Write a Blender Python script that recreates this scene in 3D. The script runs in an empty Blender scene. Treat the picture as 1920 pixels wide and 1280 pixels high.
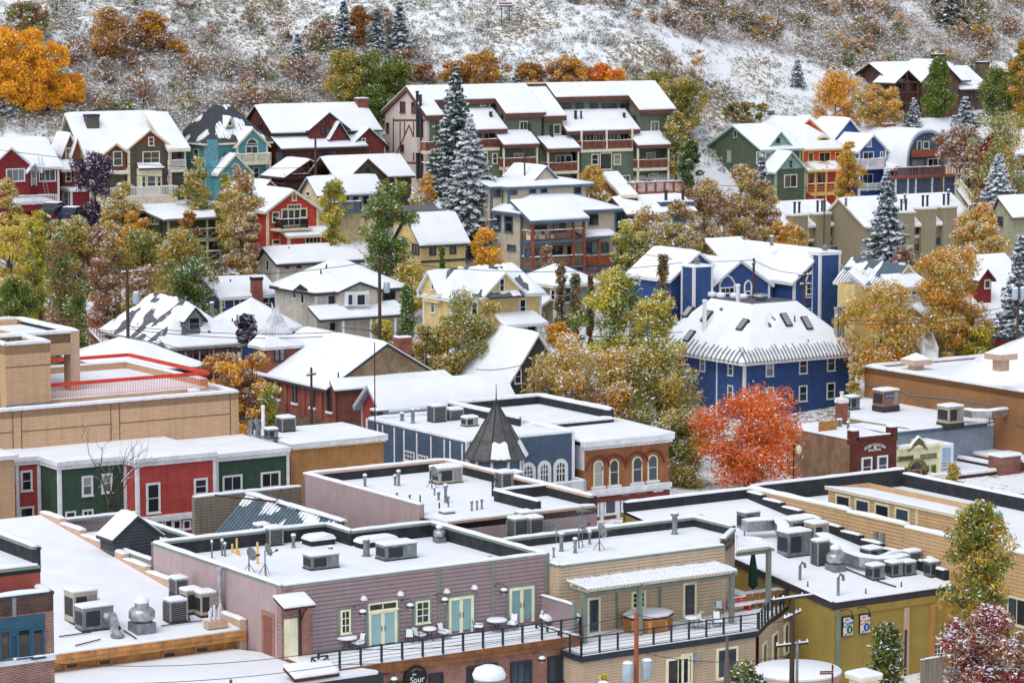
import bpy,math,random
import numpy as np
from mathutils import Vector,Matrix,noise
R=math.radians
random.seed(7)
S=bpy.context.scene
C=S.collection
# ---------------------------------------------------------------- camera, sky, sun, exposure
F,HORIZ=5683.0,-20.0
PITCH=math.atan((640-HORIZ)/F)
PHI=R(33.2)
CAM=Vector((0,0,41.0))
cam=bpy.data.cameras.new('camera')
cam.sensor_width=36;cam.lens=36*F/1920;cam.clip_start=1;cam.clip_end=3000
co=bpy.data.objects.new('camera',cam);C.objects.link(co)
co.location=CAM;co.rotation_euler=(R(90)-PITCH,0,0);S.camera=co
W=bpy.data.worlds.new('World');S.world=W;W.use_nodes=True
nt=W.node_tree;sky=nt.nodes.new('ShaderNodeTexSky');sky.sky_type='NISHITA';sky.sun_disc=False
SUN_EL,SUN_AZ=R(58),R(215)
sky.sun_elevation=SUN_EL;sky.sun_rotation=SUN_AZ
sky.air_density=1.0;sky.dust_density=4.0;sky.ozone_density=0.6;sky.altitude=2100
bg=nt.nodes['Background'];bg.inputs[1].default_value=0.15
hs=nt.nodes.new('ShaderNodeHueSaturation');hs.inputs['Saturation'].default_value=.3
nt.links.new(sky.outputs[0],hs.inputs['Color']);nt.links.new(hs.outputs[0],bg.inputs[0])
sl=bpy.data.lights.new('sun','SUN');sl.energy=1.0;sl.angle=R(40);sl.color=(1,.965,.92)
so=bpy.data.objects.new('sun',sl);C.objects.link(so)
sd=Vector((math.sin(SUN_AZ)*math.cos(SUN_EL),math.cos(SUN_AZ)*math.cos(SUN_EL),math.sin(SUN_EL)))
so.rotation_euler=sd.to_track_quat('Z','Y').to_euler()
S.view_settings.view_transform='Standard';S.view_settings.look='None'
S.view_settings.exposure=0.65;S.view_settings.gamma=1.0
# ---------------------------------------------------------------- pixel -> place helpers
CROPS={0:(0,0,1),1:(0,0),2:(640,0),3:(1280,0),4:(0,420),5:(640,420),6:(1280,420),7:(0,850),8:(640,850),9:(1280,850),10:(0,580,1899/460),11:(440,560,1920/420),12:(670,740,3.2),13:(1470,640,4.0)}
CK=1905/640
ox=oy=0.0;ck=1.0
def cr(n):
 global ox,oy,ck
 t=CROPS[n];ox,oy=t[0],t[1];ck=t[2]if len(t)>2 else CK
UPV=Vector((0,math.sin(PITCH),math.cos(PITCH)));FWD=Vector((0,math.cos(PITCH),-math.sin(PITCH)))
def ray(u,v):
 u=ox+u/ck;v=oy+v/ck
 return Vector(((u-960)/F,0,0))+UPV*((640-v)/F)+FWD
def P(u,v,Y):
 d=ray(u,v);return CAM+d*(Y/d.y)
def hit_z(u,v,z):
 d=ray(u,v);return CAM+d*((z-CAM.z)/d.z)
 # ---------------------------------------------------------------- materials
MATS={}
def newmat(name):
 m=bpy.data.materials.new(name);m.use_nodes=True
 n=m.node_tree.nodes;return m,n,m.node_tree.links,n['Principled BSDF']
def mat(name,col=(.5,.5,.5),rough=.75,var=.12,sc=2.0,bump=.0,bsc=20.,metal=0.,spec=.3,stretch=(1,1,1),streak=0.):
 if name in MATS:return MATS[name]
 m,n,L,b=newmat(name)
 b.inputs['Roughness'].default_value=rough;b.inputs['Metallic'].default_value=metal
 b.inputs['Specular IOR Level'].default_value=spec
 tc=n.new('ShaderNodeTexCoord');mp=n.new('ShaderNodeMapping');mp.inputs['Scale'].default_value=stretch
 L.new(tc.outputs['Object'],mp.inputs[0])
 nz=n.new('ShaderNodeTexNoise');nz.inputs['Scale'].default_value=sc;nz.inputs['Detail'].default_value=6
 L.new(mp.outputs[0],nz.inputs[0])
 r=n.new('ShaderNodeMapRange');r.inputs[1].default_value=.3;r.inputs[2].default_value=.7
 r.inputs[3].default_value=1-var;r.inputs[4].default_value=1+var
 L.new(nz.outputs[0],r.inputs[0])
 mx=n.new('ShaderNodeMix');mx.data_type='RGBA';mx.blend_type='MULTIPLY';mx.inputs[0].default_value=1
 mx.inputs[6].default_value=(*col,1);L.new(r.outputs[0],mx.inputs[7]);out=mx.outputs[2]
 if streak:
  mp2=n.new('ShaderNodeMapping');mp2.inputs['Scale'].default_value=(3,3,.25);L.new(tc.outputs['Object'],mp2.inputs[0])
  n2=n.new('ShaderNodeTexNoise');n2.inputs['Scale'].default_value=1.2;n2.inputs['Detail'].default_value=5;L.new(mp2.outputs[0],n2.inputs[0])
  r2=n.new('ShaderNodeMapRange');r2.inputs[1].default_value=.45;r2.inputs[2].default_value=.75;r2.inputs[3].default_value=1;r2.inputs[4].default_value=1-streak
  L.new(n2.outputs[0],r2.inputs[0])
  m2=n.new('ShaderNodeMix');m2.data_type='RGBA';m2.blend_type='MULTIPLY';m2.inputs[0].default_value=1
  L.new(out,m2.inputs[6]);L.new(r2.outputs[0],m2.inputs[7]);out=m2.outputs[2]
 L.new(out,b.inputs[0])
 if bump:
  nb=n.new('ShaderNodeTexNoise');nb.inputs['Scale'].default_value=bsc;nb.inputs['Detail'].default_value=4
  L.new(mp.outputs[0],nb.inputs[0]);bp=n.new('ShaderNodeBump');bp.inputs['Strength'].default_value=bump;bp.inputs['Distance'].default_value=.05
  L.new(nb.outputs[0],bp.inputs['Height']);L.new(bp.outputs[0],b.inputs['Normal'])
 MATS[name]=m;return m
def brickmat(name,c1,c2,mortar,bw=.21,bh=.075,off=.5):
 if name in MATS:return MATS[name]
 m,n,L,b=newmat(name);b.inputs['Roughness'].default_value=.9;b.inputs['Specular IOR Level'].default_value=.2
 tc=n.new('ShaderNodeTexCoord');sp=n.new('ShaderNodeSeparateXYZ');L.new(tc.outputs['Object'],sp.inputs[0])
 ad=n.new('ShaderNodeMath');L.new(sp.outputs[0],ad.inputs[0]);L.new(sp.outputs[1],ad.inputs[1])
 cb=n.new('ShaderNodeCombineXYZ');L.new(ad.outputs[0],cb.inputs[0]);L.new(sp.outputs[2],cb.inputs[1])
 br=n.new('ShaderNodeTexBrick');br.inputs['Scale'].default_value=1;br.inputs['Brick Width'].default_value=bw;br.inputs['Row Height'].default_value=bh
 br.inputs['Mortar Size'].default_value=.012;br.inputs['Mortar Smooth'].default_value=.2;br.offset=off
 br.inputs['Color1'].default_value=(*c1,1);br.inputs['Color2'].default_value=(*c2,1);br.inputs['Mortar'].default_value=(*mortar,1)
 L.new(cb.outputs[0],br.inputs[0])
 nz=n.new('ShaderNodeTexNoise');nz.inputs['Scale'].default_value=.9;nz.inputs['Detail'].default_value=7;L.new(tc.outputs['Object'],nz.inputs[0])
 r=n.new('ShaderNodeMapRange');r.inputs[1].default_value=.3;r.inputs[2].default_value=.7;r.inputs[3].default_value=.7;r.inputs[4].default_value=1.25;L.new(nz.outputs[0],r.inputs[0])
 mx=n.new('ShaderNodeMix');mx.data_type='RGBA';mx.blend_type='MULTIPLY';mx.inputs[0].default_value=1
 L.new(br.outputs[0],mx.inputs[6]);L.new(r.outputs[0],mx.inputs[7]);L.new(mx.outputs[2],b.inputs[0])
 bp=n.new('ShaderNodeBump');bp.inputs['Strength'].default_value=.6;bp.inputs['Distance'].default_value=.02;bp.invert=True
 L.new(br.outputs['Fac'],bp.inputs['Height']);L.new(bp.outputs[0],b.inputs['Normal'])
 MATS[name]=m;return m
def leafmat(name,cols):
 """cols: list of (pos, rgb) picked at random for each leaf"""
 if name in MATS:return MATS[name]
 m,n,L,b=newmat(name);b.inputs['Roughness'].default_value=.7;b.inputs['Specular IOR Level'].default_value=.2
 g=n.new('ShaderNodeNewGeometry');rp=n.new('ShaderNodeValToRGB');cr_=rp.color_ramp
 while len(cr_.elements)<len(cols):cr_.elements.new(.5)
 for e,(p,c)in zip(cr_.elements,cols):l_=.3*c[0]+.59*c[1]+.11*c[2];e.position=p;e.color=(*[x+(l_-x)*.04 for x in c],1)
 L.new(g.outputs['Random Per Island'],rp.inputs[0])
 L.new(rp.outputs[0],b.inputs[0]);tr=n.new('ShaderNodeBsdfTranslucent');L.new(rp.outputs[0],tr.inputs[0]);ms=n.new('ShaderNodeMixShader');ms.inputs[0].default_value=.32
 L.new(b.outputs[0],ms.inputs[1]);L.new(tr.outputs[0],ms.inputs[2]);L.new(ms.outputs[0],n['Material Output'].inputs[0])
 MATS[name]=m;return m
def hexc(h,k=1.0):
 c=[int(h[i:i+2],16)/255 for i in(0,2,4)]
 return tuple(min(1,k*(x/12.92 if x<=.04045 else((x+.055)/1.055)**2.4))for x in c)
SNOW=mat('snow',(.80,.83,.885),.65,.05,.5,.55,2.2,spec=.25)
SNOWL=mat('snow_on_leaves',(.80,.83,.88),.7,.03,3,spec=.2)
CHAR=mat('charcoal_membrane',(.026,.028,.034),.8,.35,1.3,.2,12,streak=.3)
DKMETAL=mat('dark_metal',(.035,.036,.04),.5,.2,4)
GALV=mat('galvanised_steel',(.40,.42,.44),.38,.3,3,.1,6,metal=.7)
GALVD=mat('dull_galvanised_steel',(.22,.24,.26),.5,.3,3,.1,6,metal=.5)
ACW=mat('unit_casing_beige',(.42,.38,.30),.55,.12,3,streak=.25)
ACG=mat('unit_casing_grey',(.27,.27,.28),.55,.15,3,streak=.25)
ACD=mat('unit_grille_dark',(.03,.032,.035),.6,.3,25)
WHITE=mat('white_paint',(.72,.73,.74),.6,.05,3)
CREAM=mat('cream_paint',(.62,.57,.42),.6,.06,3)
BLACK=mat('black_paint',(.015,.015,.017),.5,.2,3)
BRN=mat('brown_stain',(.075,.03,.02),.7,.2,4)
WOODP=mat('pole_wood',(.075,.045,.032),.85,.3,6,.3,14,stretch=(1,1,.1))
GL={}
def glass(name,col,rough=.06,spec=.6):
 m,n,L,b=newmat('glass_'+name);b.inputs['Base Color'].default_value=(*col,1);b.inputs['Roughness'].default_value=rough
 b.inputs['Specular IOR Level'].default_value=spec
 tc=n.new('ShaderNodeTexCoord');nz=n.new('ShaderNodeTexNoise');nz.inputs['Scale'].default_value=1.3;L.new(tc.outputs['Object'],nz.inputs[0])
 oi=n.new('ShaderNodeObjectInfo');mr=n.new('ShaderNodeMath');mr.operation='MULTIPLY_ADD';L.new(oi.outputs['Random'],mr.inputs[0]);mr.inputs[1].default_value=1.1;mr.inputs[2].default_value=.35
 mx=n.new('ShaderNodeMix');mx.data_type='RGBA';mx.blend_type='MULTIPLY';mx.inputs[0].default_value=1;mx.inputs[6].default_value=(*col,1)
 L.new(mr.outputs[0],mx.inputs[7]);L.new(mx.outputs[2],b.inputs[0])
 bp=n.new('ShaderNodeBump');bp.inputs['Strength'].default_value=.06;L.new(nz.outputs[0],bp.inputs['Height']);L.new(bp.outputs[0],b.inputs['Normal'])
 GL[name]=m
glass('dark',(.022,.026,.032));glass('blue',(.03,.05,.07));glass('pale',(.26,.27,.28),.15);glass('teal',(.22,.38,.38),.15);glass('brown',(.05,.035,.025));glass('bronze',(.012,.014,.016))
# ---------------------------------------------------------------- mesh building
class M:
 def __init__(s):s.v=[];s.f=[];s.m=[];s.mi=0
 def add(s,vs,fs):
  k=len(s.v);s.v+=[tuple(x)for x in vs]
  for f in fs:s.f.append([i+k for i in f]);s.m.append(s.mi)
  return s
 def box(s,a0,a1,b0,b1,z0,z1):
  return s.add([(a0,b0,z0),(a1,b0,z0),(a1,b1,z0),(a0,b1,z0),(a0,b0,z1),(a1,b0,z1),(a1,b1,z1),(a0,b1,z1)],[(3,2,1,0),(4,5,6,7),(0,1,5,4),(1,2,6,5),(2,3,7,6),(3,0,4,7)])
 def poly(s,pts):return s.add(pts,[tuple(range(len(pts)))])
 def slab(s,pts,t):
  """polygon pts (top surface, any order), extruded down by t"""
  n=len(pts);lo=[(p[0],p[1],p[2]-t)for p in pts]
  return s.add(list(pts)+lo,[tuple(range(n)),tuple(range(2*n-1,n-1,-1))]+[(i,i+n,(i+1)%n+n,(i+1)%n)for i in range(n)])
 def prism(s,prof,x0,x1,mp):
  """closed profile [(t,z)] swept s=x0..x1; mp(s,t,z)->point"""
  n=len(prof);v=[mp(x0,t,z)for t,z in prof]+[mp(x1,t,z)for t,z in prof]
  return s.add(v,[tuple(range(n))[::-1],tuple(range(n,2*n))]+[(i,(i+1)%n,(i+1)%n+n,i+n)for i in range(n)])
 def rings(s,rs,close=True,cap=True):
  n=len(rs[0]);k=len(s.v);v=[p for r in rs for p in r];fs=[]
  for j in range(len(rs)-1):
   for i in range(n if close else n-1):
    i2=(i+1)%n;fs.append((j*n+i,j*n+i2,(j+1)*n+i2,(j+1)*n+i))
  if cap:fs+=[tuple(range(n))[::-1],tuple(range((len(rs)-1)*n,len(rs)*n))]
  return s.add(v,fs)
 def tube(s,pts,r,n=6,r1=None):
  pts=[Vector(p)for p in pts];rs=[]
  for i,p in enumerate(pts):
   d=(pts[min(i+1,len(pts)-1)]-pts[max(i-1,0)])
   if d.length<1e-6:d=Vector((0,0,1))
   d.normalize();u=d.cross(Vector((0,0,1))if abs(d.z)<.9 else Vector((1,0,0))).normalized();w=d.cross(u)
   rr=r if r1 is None else r+(r1-r)*i/max(1,len(pts)-1)
   rs.append([tuple(p+(u*math.cos(2*math.pi*k/n)+w*math.sin(2*math.pi*k/n))*rr)for k in range(n)])
  return s.rings(rs)
 def lathe(s,prof,c=(0,0,0),n=12):
  return s.rings([[(c[0]+r*math.cos(2*math.pi*k/n),c[1]+r*math.sin(2*math.pi*k/n),c[2]+z)for k in range(n)]for r,z in prof])
 def cap(s,pts,w,h,step=.7,jit=.35):
  """soft snow ridge lying along a path of top points"""
  pts=[Vector(p)for p in pts];fine=[]
  for p,q in zip(pts,pts[1:]):
   k=max(1,int((q-p).length/step));fine+=[p.lerp(q,i/k)for i in range(k)]
  fine.append(pts[-1]);rs=[]
  for i,p in enumerate(fine):
   d=fine[min(i+1,len(fine)-1)]-fine[max(i-1,0)];d.z=0;d.normalize();sd_=Vector((-d.y,d.x,0))
   e=.6 if i in(0,len(fine)-1)else 1;hh=h*e*(1+jit*(random.random()-.5));ww=w/2*(1+.1*(random.random()-.5))
   rs.append([tuple(p+sd_*(ww*x)+Vector((0,0,hh*z-.004)))for x,z in((-1,0),(-1.02,.45),(-.7,.9),(0,1),(.7,.9),(1.02,.45),(1,0))])
  return s.rings(rs)
 def build(s,name,mats,parent=None,smooth=None,loc=None,rot=None):
  me=bpy.data.meshes.new(name);me.from_pydata(s.v,[],s.f)
  for m_ in(mats if isinstance(mats,(list,tuple))else[mats]):me.materials.append(m_)
  if any(s.m):me.polygons.foreach_set('material_index',s.m)
  if smooth:
   me.polygons.foreach_set('use_smooth',[True]*len(me.polygons));me.set_sharp_from_angle(angle=R(smooth))
  return obj(name,me,parent,loc,rot)
def obj(name,me,parent=None,loc=None,rot=None):
 o=bpy.data.objects.new(name,me);C.objects.link(o)
 if parent is not None:o.parent=parent
 if loc is not None:o.location=loc
 if rot is not None:o.rotation_euler=(0,0,rot)if isinstance(rot,(int,float))else rot
 return o
def tag(o,label=None,cat=None,group=None,kind=None):
 if label:o['label']=label
 if cat:o['category']=cat
 if group:o['group']=group
 if kind:o['kind']=kind
 return o
def empty(name,loc,rz=0,label=None,cat=None,group=None):
 o=bpy.data.objects.new(name,None);C.objects.link(o);o.location=loc;o.rotation_euler=(0,0,rz);o.empty_display_size=.5
 return tag(o,label,cat,group)
def nz1(x,y,z=0.):return noise.noise(Vector((x,y,z)))
# ---------------------------------------------------------------- terrain
def sstep(a,b,x):
 t=np.clip((x-a)/(b-a),0,1);return t*t*(3-2*t)
KY=np.array([60,205,225,262,285,300,318,335,352,366,376,400,430,470,600,900.])
KZ=np.array([-1.8,-1.6,0,.4,1.5,5.5,7.5,9.5,13.5,16.5,20,33,47,66,122,230.])
def tz(x,y):
 x=np.asarray(x,float);y=np.asarray(y,float)
 y1=y-.4*x*sstep(285,330,y)
 sh=24*sstep(12,60,x)
 y2=y1-sh*sstep(352,380,y1)
 z=np.interp(y2,KY,KZ)
 z=z-4.5*sstep(5,40,x)*sstep(306,330,y)*(1-sstep(352,378,y2))
 m=sstep(372,395,y2)
 return z+m*(1.3*np.sin(x*.09+y*.05)+.8*np.sin(x*.23-y*.13+1)+.35*np.sin(x*.6+y*.45))
def ground_hit(u,v,y0=225):
 d=ray(u,v);ys=np.linspace(y0,520,1200);t=ys/d.y
 below=(CAM.z+d.z*t)<tz(d.x*t,ys)
 i=int(np.argmax(below))if below.any()else len(ys)-1
 y=ys[i];x=d.x*t[i];return Vector((x,y,float(tz(x,y))))
 # ---------------------------------------------------------------- buildings
WC={}
class Bd:
 def __init__(s,name,label,cat,u,v,Y,vB,group=None,rot=PHI):
  t=P(u,v,Y);zb=P(u,vB,Y).z
  s.O=Vector((t.x,t.y,zb));s.h=t.z-zb;s.rot=rot;s.Y=Y
  s.e1=Vector((math.cos(rot),math.sin(rot),0));s.e2=Vector((-math.sin(rot),math.cos(rot),0))
  s.o=empty(name,s.O,rot,label,cat,group);s.roofs=None
 def loc(s,w):d=w-s.O;return Vector((d.dot(s.e1),d.dot(s.e2),d.z))
 def wld(s,a,b,z):return s.O+s.e1*a+s.e2*b+Vector((0,0,z))
 def _pl(s,u,v,n,c):
  d=ray(u,v);t=(c-(CAM-s.O).dot(n))/d.dot(n);return s.loc(CAM+d*t)
 def f(s,u,v,b=0):p=s._pl(u,v,s.e2,b);return p.x,p.z
 def l(s,u,v,a=0):p=s._pl(u,v,s.e1,a);return p.y,p.z
 def t(s,u,v,z):p=s.loc(hit_z(u,v,z+s.O.z));return p.x,p.y
 def part(s,name,m,mats,parent=None,smooth=None,label=None):
  o=m.build(name,mats,parent or s.o,smooth)
  if label:o['label']=label
  return o
  # walls: front (-b) and left (-a) are lapped boards, back and right plain
 def walls(s,a0,a1,b0,b1,z0,z1,mt,board=.22,gab=None,rise=0,frac=.5,name='wall',corner=None,sep=False,lap=.045):
  m=M();zt=z1+(rise if gab else 0);planks=[];fr0=frac
  if z0<=0:
   for x,y in((a0,b0),(a1,b0),(a0,b1)):w_=s.wld(x,y,0);z0=min(z0,float(tz(w_.x,w_.y))-s.O.z-.4)
  def face(p,d,nrm,L,g,frac=frac):
   def ext(z):
    if z<=z1 or not g:return 0,L
    k=(z-z1)/max(rise,1e-6);return L*frac*k,L-L*(1-frac)*k
   top=zt if g else z1;zs=[z0]
   if board:
    while zs[-1]+board<top-.02:
     nx=zs[-1]+board
     if zs[-1]<z1-.01<nx-.02 and g:nx=z1
     zs.append(nx)
   elif g:zs.append(z1)
   zs.append(top)
   for q in range(len(zs)-1):
    za,zb_=zs[q],zs[q+1];la,ra=ext(za);lb,rb=ext(zb_)
    W_=lambda x,z,o:(p[0]+d[0]*x+nrm[0]*o,p[1]+d[1]*x+nrm[1]*o,z)
    mm=M()if sep else m
    if board:
     g_=min(.15*board,.4*(zb_-za));k_=g_/max(1e-6,zb_-za);lg,rg=la+(lb-la)*k_,ra+(rb-ra)*k_
     mm.add([W_(lg,za+g_,lap),W_(rg,za+g_,lap),W_(rb,zb_,lap*.7),W_(lb,zb_,lap*.7),W_(la,za,0),W_(ra,za,0),W_(rb,zb_,0),W_(lb,zb_,0),W_(lg,za+g_,0),W_(rg,za+g_,0)],[(0,1,2,3),(8,9,1,0),(4,5,9,8),(0,3,7,8),(1,9,6,2),(3,2,6,7)])
    else:mm.poly([W_(la,za,0),W_(ra,za,0),W_(rb,zb_,0),W_(lb,zb_,0)])
    if sep:planks.append(mm)
  gf,gl=gab=='f',gab=='l'
  face((a0,b0),(1,0),(0,-1),a1-a0,gf);face((a0,b1),(0,-1),(-1,0),b1-b0,gl,1-fr0)
  bs,sp=board,sep;board,sep=0,False
  face((a1,b0),(0,1),(1,0),b1-b0,gl);face((a1,b1),(-1,0),(0,1),a1-a0,gf,1-fr0)
  if sp:m.box(a0,a1,b0,b1,z0,z1-.01)
  w=s.part(name,m,mt)
  for q in planks:q.build('plank',mt,w)
  if corner:
   t=.16
   for(x,y)in((a0,b0),(a1,b0),(a0,b1)):s.part('corner_trim',M().box(x-.085 if x==a0 else x-t,x+t if x==a0 else x+.085,y-.085 if y==b0 else y-t,y+t if y==b0 else y+.085,z0,z1),corner,w)
  return w
 def gable(s,a0,a1,b0,b1,z,rise,axis,trim,over=.4,oe=.4,th=.22,snow=.2,frac=.5,parent=None,patch=None,bare=None,name='roof'):
  snow*=.78
  mp=(lambda x,t,q:(x,t,q))if axis=='a' else(lambda x,t,q:(t,x,q))
  (s0,s1,t0,t1)=(a0,a1,b0,b1)if axis=='a' else(b0,b1,a0,a1)
  s0-=oe;s1+=oe;tm=t0+(t1-t0)*frac;k0=rise/(tm-t0);k1=rise/(t1-tm);zr=z+rise+.05
  A,Bb=t0-over,t1+over;zA,zB=zr-k0*(tm-A),zr-k1*(Bb-tm)
  r=M().prism([(A,zA),(tm,zr),(Bb,zB),(Bb,zB-th),(tm,zr-th),(A,zA-th)],s0,s1,mp)
  if bare:
   r.mi=1
   r.poly([mp(s0+.02,A+.02,zA+.012),mp(s1-.02,A+.02,zA+.012),mp(s1-.02,tm,zr+.012),mp(s0+.02,tm,zr+.012)])
   r.poly([mp(s0+.02,Bb-.02,zB+.012),mp(s1-.02,Bb-.02,zB+.012),mp(s1-.02,tm,zr+.012),mp(s0+.02,tm,zr+.012)])
   if bare in SEAMS:seams(r,[mp(s0,A,zA),mp(s1,A,zA),mp(s1,tm,zr),mp(s0,tm,zr)]);seams(r,[mp(s1,Bb,zB),mp(s0,Bb,zB),mp(s0,tm,zr),mp(s1,tm,zr)])
  ro=s.part(name,r,[trim,bare]if bare else trim,parent)
  if patch is not None:
   q=M();snowpatch(q,mp(s0,A,zA),mp(s1,A,zA),mp(s1,tm,zr),mp(s0,tm,zr),patch,snow);snowpatch(q,mp(s0,Bb,zB),mp(s1,Bb,zB),mp(s1,tm,zr),mp(s0,tm,zr),patch,snow)
   s.part('snow_cover',q,SNOW,ro,60)
  elif snow:
   n=max(3,int((s1-s0)/.9));rs=[]
   for i in range(n+1):
    x=s0+(s1-s0)*i/n;e=.35 if i in(0,n)else 1;h=snow*e;xx=x+(.0 if i else-.03)+(.03 if i==n else 0)
    j0,j1,j2=[1+.45*nz1(x*.35+s.O.x,q_*3.1,s.O.y)for q_ in range(3)]
    d=.14
    rs.append([mp(xx,A,zA-.02),mp(xx,A-.05*j0,zA+h*.5),mp(xx,A+d,zA+k0*d+h*j0),mp(xx,A+(tm-A)*.5,zA+k0*(tm-A)*.5+h*j1),mp(xx,tm-.2,zr-.2*k0+h),mp(xx,tm+.0,zr-.03+h),mp(xx,tm+.2,zr-.2*k1+h),mp(xx,Bb-d,zB+k1*d+h*j2),mp(xx,Bb+.05,zB+h*.5),mp(xx,Bb,zB-.02),mp(xx,tm,zr-.03)])
   s.part('snow_cover',M().rings(rs),SNOW,ro,70)
  s.ridge_z=zr;return ro
 def hip(s,a0,a1,b0,b1,z,rise,trim,over=.45,ins=1.0,th=.22,snow=.2,parent=None,patch=None,bare=None,flat=0,name='roof'):
  snow*=.78;A0,A1,B0,B1=a0-over,a1+over,b0-over,b1+over
  if flat:i_=j_=flat
  else:
   hw=min(A1-A0,B1-B0)/2;i_=hw*(ins if A1-A0>=B1-B0 else 1);j_=hw*(1 if A1-A0>=B1-B0 else ins)
  zr=z+rise
  E=[(A0,B0,z),(A1,B0,z),(A1,B1,z),(A0,B1,z)];T=[(A0+i_,B0+j_,zr),(A1-i_,B0+j_,zr),(A1-i_,B1-j_,zr),(A0+i_,B1-j_,zr)]
  lo=[(p[0],p[1],p[2]-th)for p in E]
  r=M();r.add(lo+E,[(0,1,5,4),(1,2,6,5),(2,3,7,6),(3,0,4,7),(3,2,1,0)])
  r.mi=1 if bare else 0
  r.add(E+T,[(0,1,5,4),(1,2,6,5),(2,3,7,6),(3,0,4,7),(4,5,6,7)])
  if bare in SEAMS:
   for i in range(4):seams(r,[E[i],E[(i+1)%4],T[(i+1)%4],T[i]])
  ro=s.part(name,r,[trim,bare]if bare else trim,parent)
  if patch is not None:
   q=M()
   for i in range(4):snowpatch(q,E[i],E[(i+1)%4],T[(i+1)%4],T[i],patch,snow)
   s.part('snow_cover',q,SNOW,ro,60)
  elif snow:
   f_=lambda p,q_,k,dz,o=0:(p[0]+(q_[0]-p[0])*k,p[1]+(q_[1]-p[1])*k,p[2]+(q_[2]-p[2])*k+dz)
   def ring(k,dz,sub=6):
    out=[]
    for i in range(4):
     p,q_=f_(E[i],T[i],k,dz),f_(E[(i+1)%4],T[(i+1)%4],k,dz)
     for j in range(sub):
      x=tuple(p[c]+(q_[c]-p[c])*j/sub for c in range(3));out.append((x[0],x[1],x[2]+(.12*snow*4*nz1(x[0]*.4+s.O.x,x[1]*.4,k)if 0<k<1 else 0)))
    return out
   s.part('snow_cover',M().rings([ring(0,-.02),ring(-.012,snow*.5),ring(.05,snow),ring(.5,snow),ring(.97,snow),ring(1,snow-.03)]),SNOW,ro,70)
  return ro
 def shed(s,pts,trim,th=.2,snow=.18,parent=None,patch=None,bare=None,name='roof'):
  """pts: four (a,b,z): front-left, front-right, back-right, back-left"""
  snow*=.8;r=M().slab(pts,th)
  if bare:
   r.mi=1;r.poly([(p[0],p[1],p[2]+.01)for p in pts])
   if bare in SEAMS:seams(r,pts)
  ro=s.part(name,r,[trim,bare]if bare else trim,parent)
  if patch is not None:q=M();snowpatch(q,*pts,patch,snow);s.part('snow_cover',q,SNOW,ro,60)
  elif snow:s.part('snow_cover',snowquad(M(),pts,snow),SNOW,ro,70)
  return ro
 def flat(s,out,zr,zp,th=.3,inn=None,cop=None,cap=.13,floor=True,snow=.15,parent=None,skip=()):
  """flat roof: outline [(a,b)] anticlockwise, parapet of height zp per edge"""
  n=len(out);zp=zp if isinstance(zp,(list,tuple))else[zp]*n
  ar=sum(out[i][0]*out[(i+1)%n][1]-out[(i+1)%n][0]*out[i][1]for i in range(n))
  sg=1 if ar>0 else-1
  ins=[]
  for i in range(n):
   p0,p1,p2=Vector(out[i-1]),Vector(out[i]),Vector(out[(i+1)%n])
   d1=(p1-p0).normalized();d2=(p2-p1).normalized();n1=Vector((-d1.y,d1.x))*sg;n2=Vector((-d2.y,d2.x))*sg
   ins.append(p1+(n1+n2)*(th/(1+n1.dot(n2))))
  rf=M().poly([(p[0],p[1],zr-.02)for p in out]);ro=s.part('roof',rf,CHAR,parent)
  pp=M();cm=M();cpm=M()
  for i in range(n):
   if i in skip:continue
   j=(i+1)%n;p,q=out[i],out[j];ip,iq=ins[i],ins[j];z=zp[i]
   lo=zr-.3
   vs=[(p[0],p[1],lo),(q[0],q[1],lo),(iq[0],iq[1],lo),(ip[0],ip[1],lo)]
   k=pp;k.add(vs+[(x,y,z)for x,y,_ in vs],[(0,1,5,4),(1,2,6,5),(2,3,7,6),(3,0,4,7),(4,5,6,7)])
   if cop:
    d=(Vector(q)-Vector(p)).normalized();nn=Vector((d.y,-d.x))*sg*.05
    cpm.add([(p[0]+nn.x,p[1]+nn.y,z-.12),(q[0]+nn.x,q[1]+nn.y,z-.12),(iq[0]-nn.x,iq[1]-nn.y,z-.12),(ip[0]-nn.x,ip[1]-nn.y,z-.12),(p[0]+nn.x,p[1]+nn.y,z+.03),(q[0]+nn.x,q[1]+nn.y,z+.03),(iq[0]-nn.x,iq[1]-nn.y,z+.03),(ip[0]-nn.x,ip[1]-nn.y,z+.03)],[(0,1,5,4),(1,2,6,5),(2,3,7,6),(3,0,4,7),(4,5,6,7),(3,2,1,0)])
   if cap:
    m1=((p[0]+ip[0])/2,(p[1]+ip[1])/2,z+(.03 if cop else 0));m2=((q[0]+iq[0])/2,(q[1]+iq[1])/2,z+(.03 if cop else 0));cm.cap([m1,m2],th*1.15,cap)
  if pp.v:par=s.part('parapet',pp,inn or CHAR)
  if cpm.v:s.part('coping',cpm,cop,par)
  if cm.v:s.part('snow_cap',cm,SNOW,par,60)
  if floor:
   q=M();bb=[min(p[0]for p in ins),max(p[0]for p in ins),min(p[1]for p in ins),max(p[1]for p in ins)]
   q.poly([(p[0],p[1],zr+snow)for p in ins]);q.add([],[])
   for i in range(n):
    a_,b_=ins[i],ins[(i+1)%n];q.add([(a_[0],a_[1],zr+snow),(b_[0],b_[1],zr+snow),(b_[0],b_[1],zr-.01),(a_[0],a_[1],zr-.01)],[(0,1,2,3)])
   s.part('snow_cover',q,SNOW,ro)
  return ro
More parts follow.
